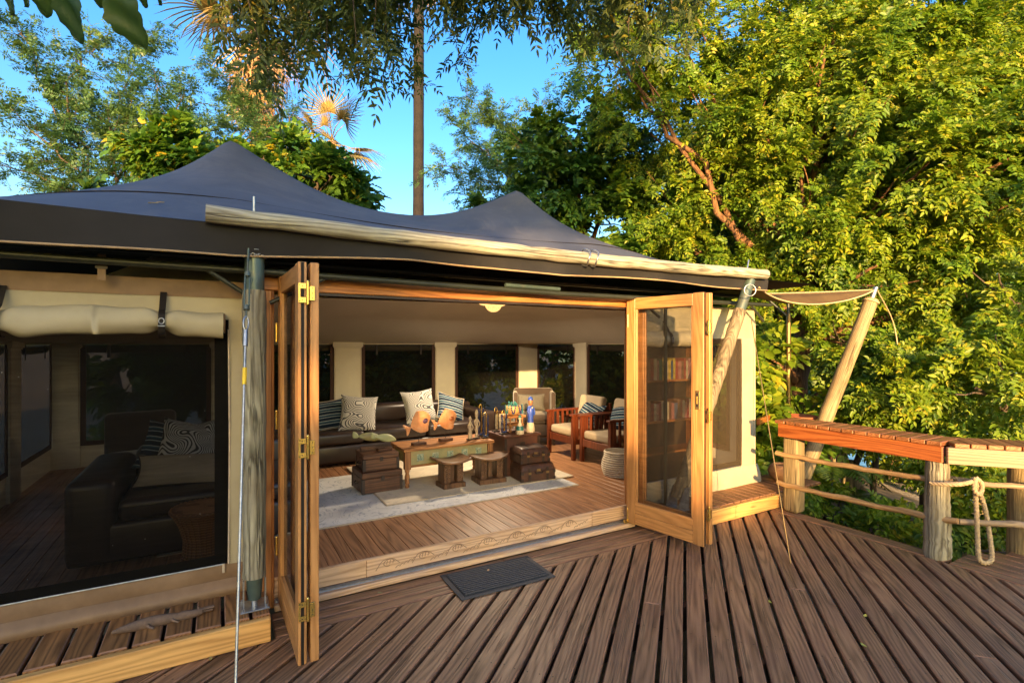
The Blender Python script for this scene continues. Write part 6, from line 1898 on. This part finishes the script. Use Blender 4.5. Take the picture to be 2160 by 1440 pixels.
# bushes close behind the tent
for i, (px, py, Y, r_, lb, lf) in enumerate(((380, 335, 8.6, .55, 'rounded bush with yellowing leaves behind the taller tent peak', 'bush'), (670, 385, 8.8, .5, 'green bush right of the taller tent peak', 'bush'), (575, 370, 9.6, .5, 'green bush directly behind the taller tent peak', 'dark'), (470, 350, 9.2, .42, 'green bush peeping out left of the taller tent peak', 'bush'), (640, 320, 9.8, .45, 'tall green bush between the palm trunks', 'bush'), (735, 430, 9.0, .32, 'small green bush end beside the roof slope', 'bush'), (150, 450, 8.2, .45, 'dark bush low behind the roof at the left', 'dark'))):
    shrub(lb, px, py, Y, r_, lf, SIMPLE, 620, seed=90 + i)
for i, (U, lb) in enumerate(((-0.6, 'dark bush outside the rear screen windows near the daybed'), (0.9, 'dark bush outside the rear window behind the sofa arm'), (2.5, 'dark bush outside the middle rear window'), (4.1, 'dark bush outside the rear window by the wing chair'))):
    p_ = uv(U, 9.6); c = Vector((p_.x, p_.y, 0.6))
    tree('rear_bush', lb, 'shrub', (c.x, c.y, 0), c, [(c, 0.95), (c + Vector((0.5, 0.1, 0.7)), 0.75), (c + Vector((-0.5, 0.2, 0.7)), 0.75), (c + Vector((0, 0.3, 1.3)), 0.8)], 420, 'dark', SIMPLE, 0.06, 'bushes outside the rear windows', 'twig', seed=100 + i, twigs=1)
for i, (U, V, lb) in enumerate(((5.9, 9.0, 'leafy bush outside the rear corner of the tent'), (7.4, 8.2, 'leafy bush farther off the rear tent corner'), (6.5, 4.6, 'leafy bush outside the side wall near the stay pole'), (6.4, 6.9, 'leafy bush outside the right hand side window'), (6.6, 5.4, 'leafy bush outside the side window beside the chairs'))):
    p_ = uv(U, V); c = Vector((p_.x, p_.y, 0.5))
    tree('side_bush', lb, 'shrub', (c.x, c.y, 0), c, [(c, 0.75), (c + Vector((0.2, 0.3, 0.7)), 0.65), (c + Vector((-0.2, 0.1, 1.0)), 0.5)], 420, 'lit', SIMPLE, 0.05, None, 'twig', seed=110 + i, twigs=1)

# ---------------------------------------------------------------- feathery acacias
def feathery(name, label, base, fork, tips, seed, twig_step=0.16, twig_len=0.75, den=1.0):
    base = Vector(base); base.z = ground_h(base.x, base.y) - 0.05
    t = wthing(name, label, 'tree', base)
    rr = random.Random(seed)
    m = MB(); fork = Vector(fork)
    limb(m, (0, 0, 0), fork - base, 0.13, 0.09, seed, 10, 0.05, 10)
    P, D = [], []
    for i, tip in enumerate(tips):
        pts = limb(m, fork - base, Vector(tip) - base, 0.034, 0.006, seed + i, 16, 0.14, 7)
        L = 0
        for a, b in zip(pts[4:-1], pts[5:]):
            L += (b - a).length
            d0 = (b - a).normalized()
            for q in range(max(1, int(2.3 * (b - a).length / twig_step * den))):
                s = a.lerp(b, rr.random())
                side = Vector((rr.uniform(-1, 1), rr.uniform(-0.7, 0.7), rr.uniform(-0.5, 0.5)))
                side = (side - d0 * side.dot(d0)).normalized()
                e = s + (d0 * 0.7 + side * 0.9 + Vector((0, 0, -0.1))).normalized() * twig_len * rr.uniform(0.35, 1.0)
                m.tube([s, s.lerp(e, 0.5) + Vector((0, 0, 0.03)), e], [0.006, 0.004, 0.002], 4)
                k = 5
                for j in range(k):
                    u_ = s.lerp(e, (j + 1) / k)
                    for _ in range(2):
                        P.append(u_[:]); dv = (e - s).normalized() * 0.5 + Vector((rr.uniform(-1, 1), rr.uniform(-1, 1), rr.uniform(-0.6, 0.6)))
                        D.append(dv[:])
    m.build('trunk', M['twig'], t)
    P = np.array(P) + np.array(base); D = np.array(D)
    a = sprays(P, D, Rl=0.24, k=9, L=0.070, W=0.020, ang=70, droop=0.2, term=False, jit=0.5)
    leaves_obj('crown', t, LEAF['feather'], *a, flat=True, off=np.array(base))
    return t
c = at(260, 500, 10)
feathery('feathery_acacia', 'feathery blue green acacia rising behind the left roof slope', (c.x, c.y, 0), at(250, 470, 10),
         [at(35, 45, 9.6), at(0, 210, 9.2), at(130, 180, 10), at(85, 330, 9.5), at(-60, 330, 9), at(225, 230, 10.2), at(330, 150, 10.4), at(215, 75, 10.6), at(410, 190, 10.6), at(300, 60, 11), at(490, 260, 10.8), at(150, 400, 9.4), at(330, 300, 10.4)], 21)
c = at(1150, 560, 13.5)
feathery('feathery_acacia', 'feathery acacia reaching over the roof saddle beside the palm trunk', (c.x, c.y, 0), at(1130, 440, 13.5),
         [at(925, 345, 13.2), at(980, 200, 13.4), at(1035, 225, 13.6), at(950, 255, 13.3), at(985, 420, 13.5), at(1080, 290, 13.6), at(1150, 215, 13.5), at(1010, 310, 13.4)], 22, den=1.1)
c = at(560, 500, 12.5)
feathery('feathery_acacia', 'feathery acacia behind the palm trunks above the taller tent peak', (c.x, c.y, 0), at(540, 380, 12.5),
         [at(430, 120, 12.4), at(480, 190, 12.5), at(560, 180, 12.5), at(620, 230, 12.4), at(690, 330, 12.6), at(380, 230, 12.2)], 23, den=1.0)

# ---------------------------------------------------------------- fan palms
def fan_mesh(name, mat, nseg, span, Lr, droop, wseg, seed):
    """one fan frond: petiole along +x then a fan of folded blades"""
    rr = random.Random(seed)
    m = MB()
    pl_ = 0.75 * Lr
    m.tube([(0, 0, 0), (pl_ * 0.5, 0, 0.05 * Lr), (pl_, 0, 0)], [0.025, 0.018, 0.012], 5)
    for i in range(nseg):
        a = -span / 2 + span * i / (nseg - 1)
        L = Lr * (0.72 + 0.28 * math.cos(a * 0.8)) * rr.uniform(0.85, 1.05)
        d = Vector((math.cos(a), math.sin(a), 0.25 * math.cos(a)))
        s = Vector((-math.sin(a), math.cos(a), 0))
        pts = []
        for k in range(5):
            t = k / 4
            p = Vector((pl_, 0, 0)) + d * L * t + Vector((0, 0, -droop * L * max(0, t - 0.35) ** 1.7 * rr.uniform(0.8, 1.3)))
            w = wseg * (0.35 + 1.3 * t) * (1 - t) ** 0.55 + 0.002
            if t < 0.5: w = max(w, L * t * span / nseg * 0.55)
            pts.append((p - s * w, p + Vector((0, 0, w * 0.5)), p + s * w))
        vs = [tuple(q) for row in pts for q in row]
        fs = []
        for k in range(4):
            for j in range(2): fs.append((k * 3 + j, k * 3 + j + 1, (k + 1) * 3 + j + 1, (k + 1) * 3 + j))
        m.add(vs, fs)
    me_o = m.build(name, mat, None)
    me = me_o.data
    bpy.data.objects.remove(me_o)
    return me
FAN = [fan_mesh('frond', LEAF['frond'], 22, 3.6, 1.25, 0.55, 0.030, i) for i in range(3)]
DEAD = [fan_mesh('dead_frond', LEAF['deadfrond'], 16, 2.2, 1.3, 0.9, 0.030, 10 + i) for i in range(3)]

def fan_palm(label, foot, top, r_, live, dead, sc, seed, bark='palmbark'):
    foot = Vector(foot); foot.z = ground_h(foot.x, foot.y) - 0.1
    t = wthing('fan_palm', label, 'palm', foot)
    rr = random.Random(seed)
    top = Vector(top) - foot
    n = 40
    m = MB()
    m.tube([Vector((top.x * (i / n) ** 1.3, top.y * (i / n) ** 1.3, top.z * i / n)) for i in range(n + 1)], [r_ * (1.12 - 0.2 * i / n + 0.02 * math.sin(i * 2.1)) for i in range(n + 1)], 14)
    m.build('trunk', M[bark], t)
    for k in range(live):
        me = FAN[k % 3]
        o = bpy.data.objects.new('frond', me); o.parent = t; COL.objects.link(o)
        el = rr.uniform(-35, 60); az = k * 137.5 + rr.uniform(-20, 20)
        o.location = top + Vector((0, 0, rr.uniform(-0.2, 0.15)))
        o.rotation_euler = (Matrix.Rotation(R(az), 3, 'Z') @ Matrix.Rotation(R(-el), 3, 'Y') @ Matrix.Rotation(R(rr.uniform(-40, 40)), 3, 'X')).to_euler()
        o.scale = (sc * rr.uniform(0.85, 1.15),) * 3
    for k in range(dead):
        me = DEAD[k % 3]
        o = bpy.data.objects.new('dead_frond', me); o.parent = t; COL.objects.link(o)
        o.location = top + Vector((0, 0, -0.2 - 1.6 * sc * k / max(1, dead)))
        o.rotation_euler = (Matrix.Rotation(R(k * 99 + rr.uniform(-20, 20)), 3, 'Z') @ Matrix.Rotation(R(rr.uniform(55, 82)), 3, 'Y')).to_euler()
        o.scale = (sc * rr.uniform(0.6, 0.95),) * 3
    return t
f = at(556, 500, 17.5)
fan_palm('tall fan palm with a skirt of dead fronds above the taller tent peak', (f.x, f.y, 0), at(540, 25, 17.5), 0.20, 18, 20, 1.45, 1, 'palmwarm')
f = at(882, 500, 20)
fan_palm('slender tall palm with a bare grey trunk over the roof saddle', (f.x, f.y, 0), at(884, -190, 20), 0.205, 14, 10, 1.3, 2)
f = at(700, 500, 14.5)
fan_palm('lower fan palm with drooping dry fronds right of the taller tent peak', (f.x, f.y, 0), at(700, 300, 14.5), 0.14, 13, 8, 0.72, 3, 'palmwarm')

# ---------------------------------------------------------------- ferns, reeds, boardwalk, pots
def fern(label, px, py, Y, n, L, seed, group=None):
    c = at(px, py, Y); zb = ground_h(c.x, c.y)
    t = wthing('fern_palm', label, 'fern', (c.x, c.y, zb))
    rr = random.Random(seed)
    top = Vector((0, 0, c.z - zb))
    MB().tube([(0, 0, -0.05), top], [0.06, 0.04], 8).build('stem', M['twig'], t)
    for k in range(n):
        az = R(k * 137.5); d = Vector((math.cos(az), math.sin(az), 0))
        el = rr.uniform(0.5, 1.3)
        pts = [top + d * L * s * math.cos(el * (1 - s * 0.4)) + Vector((0, 0, L * (s * math.sin(el) - 0.75 * s * s))) for s in np.linspace(0, 1, 12)]
        m = MB(); m.tube(pts, [0.006 * (1 - 0.8 * i / 11) for i in range(12)], 4)
        for i in range(1, 12):
            tg = (pts[i] - pts[i - 1]).normalized(); s = tg.cross(Vector((0, 0, 1))).normalized()
            for q in (0.0, 0.5):
                b = pts[i - 1].lerp(pts[i], q)
                ll = L * 0.30 * math.sin(math.pi * (0.12 + 0.8 * (i + q) / 12))
                for sg in (-1, 1):
                    dd_ = (s * sg + tg * 0.6 + Vector((0, 0, -0.15))).normalized()
                    w = tg * 0.012
                    m.add([b - w, b + dd_ * ll * 0.5 - w + Vector((0, 0, .01)), b + dd_ * ll, b + dd_ * ll * 0.5 + w], [(0, 1, 2, 3)])
        m.build('frond', LEAF['fern'], t)
    return t
fern('low feather leaved fern behind the squared railing post', 1745, 1010, 6.6, 13, 0.85, 1)
fern('dry feather leaved fern at the tent corner by the reed fence', 1628, 960, 7.0, 10, 0.6, 2)
fern('feather leaved fern under the varnished railing near the boardwalk', 1800, 1070, 6.4, 12, 0.7, 3)

rf_ = wthing('reed_fence', 'fence of upright dry reeds behind the tent corner', 'fence', (0, 0, 0))
rr = random.Random(77)
c0 = at(1575, 950, 8.4); rf_.location = (c0.x, c0.y, ground_h(c0.x, c0.y))
for k in range(34):
    px = 1572 + k * 2.6
    b = at(px, 950, 8.4 + 0.01 * k) - Vector(rf_.location); zt = at(px, rr.uniform(755, 830), 8.4).z - rf_.location.z
    MB().tube([(b.x, b.y, 0), (b.x + rr.uniform(-.02, .02), b.y, zt)], rr.uniform(0.008, 0.013), 6).build('reed', M['reed'], rf_)
for z in (0.7, 1.4): MB().tube([tuple(at(1565, 950, 8.37) - Vector(rf_.location))[:2] + (z,), tuple(at(1668, 950, 8.7) - Vector(rf_.location))[:2] + (z,)], 0.014, 6).build('cross_reed', M['reed'], rf_)

bw = wthing('boardwalk', 'grey plank boardwalk on posts below the railing', 'boardwalk', at(1890, 1050, 8.6))
bw.location = (at(1890, 1050, 8.6).x, 8.6, -0.93); bw.rotation_euler = (0, 0, R(62))
for k in range(30):
    MB().bbox(-0.055, 0.055, -0.7, 0.7, -0.03, 0.0, 0.003).build('plank', M['walk'], bw, loc=(-2.2 + k * 0.125, 0, 0), rot=(0, 0, 0))
for k in range(5):
    for s in (-1, 1):
        o = MB().tube([(0, 0, -0.9), (0, 0, 0.80)], 0.055, 10).build('post', M['pale_post'], bw, loc=(-2.1 + k * 0.9, s * 0.76, 0))
for s in (-1, 1):
    MB().bbox(-2.3, 1.7, -0.03, 0.03, -0.17, -0.032, 0.003).build('bearer', M['darktrim'], bw, loc=(0, s * 0.6, 0))
    MB().tube([(-2.2, s * 0.70, 0.6), (1.6, s * 0.70, 0.6)], 0.03, 8).build('rail', M['railpole'], bw)

po = wthing('planter_bowl', 'rusty brown planter bowl on a stand behind the railing cap', 'planter', at(1690, 900, 6.4))
po.location = (at(1690, 0, 6.4).x, 6.4, ground_h(at(1690, 0, 6.4).x, 6.4))
zt = at(1690, 876, 6.4).z - po.location.z
MB().lathe([(0.08, zt - 0.14), (0.15, zt - 0.07), (0.19, zt), (0.175, zt), (0.10, zt - 0.09), (0.0005, zt - 0.10)], 20).build('bowl', M['pot'], po)
MB().tube([(0, 0, 0), (0, 0, zt - 0.138)], 0.04, 10).build('stand', M['darktrim'], po)
cp = tthing('clay_pot', 'round clay pot on the corner ledge by the tent skirt', 'pot', 5.42, 3.42, 0.1425)
MB().lathe([(0.06, 0.0), (0.12, 0.05), (0.14, 0.11), (0.11, 0.17), (0.085, 0.185), (0.075, 0.18), (0.09, 0.15), (0.0005, 0.05)], 20).build('body', M['clay'], cp)

# ---------------------------------------------------------------- trees over and behind the camera
ov = wthing('overhanging_tree', 'olive leaved tree whose hanging sprays cross the top of the view', 'tree', (-2.6, -3.2, ground_h(-2.6, -3.2) - 0.05))
ob = Vector(ov.location); m = MB()
fk = Vector((-2.2, -2.4, 4.2))
limb(m, (0, 0, 0), fk - ob, 0.28, 0.2, 5, 12, 0.05, 12)
P, D = [], []
rr = random.Random(9)
def px_tips():
    for _ in range(58):                                        # hanging sprays: the mass left of the middle
        px = rr.gauss(640, 180)
        if not 345 < px < 985: continue
        low = 60 + 165 * math.exp(-((px - 690) / 260) ** 2) - (40 if px < 450 else 0)
        yield px, rr.uniform(-160, low), rr.uniform(4.6, 6.2)
    for _ in range(24):
        px = rr.uniform(740, 985)
        yield px, rr.uniform(-140, 70 + 110 * rr.random()), rr.uniform(4.8, 6.2)
    for _ in range(48):                                        # the thinner mass towards the right
        px = rr.uniform(1010, 1480)
        low = 70 + 90 * ((px - 1010) / 470) ** 2
        yield px, rr.uniform(-160, low), rr.uniform(5.0, 6.6)
tips = list(px_tips())
mains = [Vector((-2.6, 4.0, 5.6)), Vector((-1.2, 4.8, 5.7)), Vector((0.2, 5.2, 5.8)), Vector((1.4, 5.6, 6.0)), Vector((2.4, 5.8, 6.2))]
mp_ = []
for i, q in enumerate(mains): mp_ += limb(m, fk - ob, q - ob, 0.12, 0.03, 50 + i, 14, 0.06, 8)[7:]
for i, (px, py, Y) in enumerate(tips):
    e = at(px, py, Y); s = min(mp_, key=lambda p_: (p_ + ob - e - Vector((0, 0, 0.9))).length)
    a = s + ob
    mid = a.lerp(e, 0.55) + Vector((0, 0, 0.25))
    path = smooth_path([a, mid, e], 10)
    m.tube([p_ - ob for p_ in path], [0.010 * (1 - 0.8 * k / len(path)) + 0.0015 for k in range(len(path))], 5)
    for k in range(6, len(path)):
        for _ in range(2 if k > 12 else 1):
            P.append((path[k] + Vector((rr.gauss(0, .05), rr.gauss(0, .05), rr.gauss(0, .03))))[:])
            D.append((rr.uniform(-1, 1), rr.uniform(-1, 1), rr.uniform(-1.3, 0.1)))
m.build('trunk', M['twig'], ov)
a = sprays(np.array(P), np.array(D), **OLIVE)
leaves_obj('crown', ov, LEAF['over'], *a, off=np.array(ob))

# big dark leaves close to the camera at the top left
bl = wthing('broad_leaf_branch', 'branch with large dark leaves hanging in at the top left corner', 'branch', at(190, -150, 1.7))
bo = Vector(bl.location); m = MB()
tw = [Vector((-2.2, -2.4, 3.9)), Vector((-2.0, 0.2, 3.5)), at(60, -190, 1.7), at(190, -60, 1.7), at(250, -25, 1.72)]
m.tube([p_ - bo for p_ in smooth_path(tw, 8)], 0.012, 8); 
def big_leaf(px0, py0, px1, py1, Y, w, seed):
    a, e = at(px0, py0, Y), at(px1, py1, Y + 0.06)
    rr = random.Random(seed)
    d = e - a; L = d.length; d.normalize()
    s = d.cross(Vector((rr.uniform(-0.35, 0.35), -1, rr.uniform(-.2, .2)))).normalized(); n_ = s.cross(d)
    q = MB(); nl, nw = 14, 8
    def fn(u, v):
        t = u; x = 2 * v - 1
        wd = w * 0.5 * (math.sin(math.pi * min(1, t ** 0.75)) ** 0.7) * (1 + 0.10 * math.sin(t * 27 + seed)) + 0.001
        return (a - bo + d * L * t + s * wd * x + n_ * (0.22 * wd * abs(x) - 0.06 * L * t * t + 0.006 * math.sin(9 * t + 4 * x)))[:]
    q.grid(fn, nl, nw)
    q.tube([Vector(fn(t, 0.5)) + n_ * -0.002 for t in np.linspace(0, 1, 10)], [0.003 * (1 - 0.8 * k / 9) for k in range(10)], 5)
    q.build('leaf', LEAF['big'], bl)
    m.tube([a - bo, a - bo + Vector((0.01, 0, 0.05)), a - bo + Vector((0.0, -0.01, 0.12))], 0.003, 5)
big_leaf(20, -60, 20, 32, 1.6, 0.10, 1); big_leaf(85, -70, 95, 38, 1.7, 0.09, 2); big_leaf(135, -40, 165, 92, 1.65, 0.105, 3)
big_leaf(235, -25, 303, 103, 1.62, 0.125, 4); big_leaf(60, -50, 50, 15, 1.75, 0.07, 5); big_leaf(205, -50, 210, 18, 1.8, 0.09, 6); big_leaf(285, -60, 305, 18, 1.8, 0.06, 7); big_leaf(330, -50, 335, 12, 1.9, 0.05, 8)
m.build('stem', M['twig'], bl)

# unseen trees added behind the camera, crowns shaped to shade deck and tent
SH = dict(Rl=0.7, k=4, L=0.42, W=0.28, ang=58, droop=0.25, jit=0.8)
def shade(label, x, y, blobs, seed, dens=150):
    bl_ = [(Vector(b_[:3]), b_[3]) for b_ in blobs]
    return tree('unseen_shade_tree', label, 'tree', (x, y, 0), (x, y, min(b_[2] for b_ in blobs)), bl_, dens, 'dark', SH, 0.25, None, 'bark', seed=seed, twigs=0, shell=0.1, flat=True)
SY = -25.0
def wall_of(x0, x1, z0, z1, r_, y=SY):
    out = []
    nx, nz = max(1, int(round((x1 - x0) / (1.15 * r_)))), max(1, int(round((z1 - z0) / (1.15 * r_))))
    for i in range(nx):
        for j in range(nz):
            out.append((x0 + (x1 - x0) * (i + 0.5) / nx, y + 0.3 * ((i + j) % 3 - 1), z0 + (z1 - z0) * (j + 0.5) / nz, r_))
    return out
shade('unseen dense tall tree added for shade far behind the camera to the left', -9.0, SY, wall_of(-16, -6.2, 0.5, 8.6, 2.0), 1, 170)
shade('unseen dense tall tree added for shade far behind the camera, nearer its line', -3.4, SY, wall_of(-6.4, -1.9, 0.5, 8.9, 1.4), 2, 170)
shade('unseen dense tree added for shade straight behind the camera', 0.0, SY, wall_of(-1.9, 0.0, 0.5, 5.2, 0.85) + wall_of(0.0, 0.75, 0.5, 4.6, 0.6) + wall_of(-1.0, 0.2, 8.3, 11.7, 0.95) + [(1.3, SY, 11.4, 1.1)], 3, 190)  # gap between low and high foliage shaped to pass a sun patch
shade('unseen lower dense tree added for shade far behind the camera to the right', 2.6, SY, wall_of(0.9, 4.6, 0.4, 4.5, 0.9), 4, 190)
shade('unseen low bushy tree added for shade far behind the camera at the right end', 6.6, SY, wall_of(4.8, 9.0, 0.2, 2.6, 1.0), 5, 170)
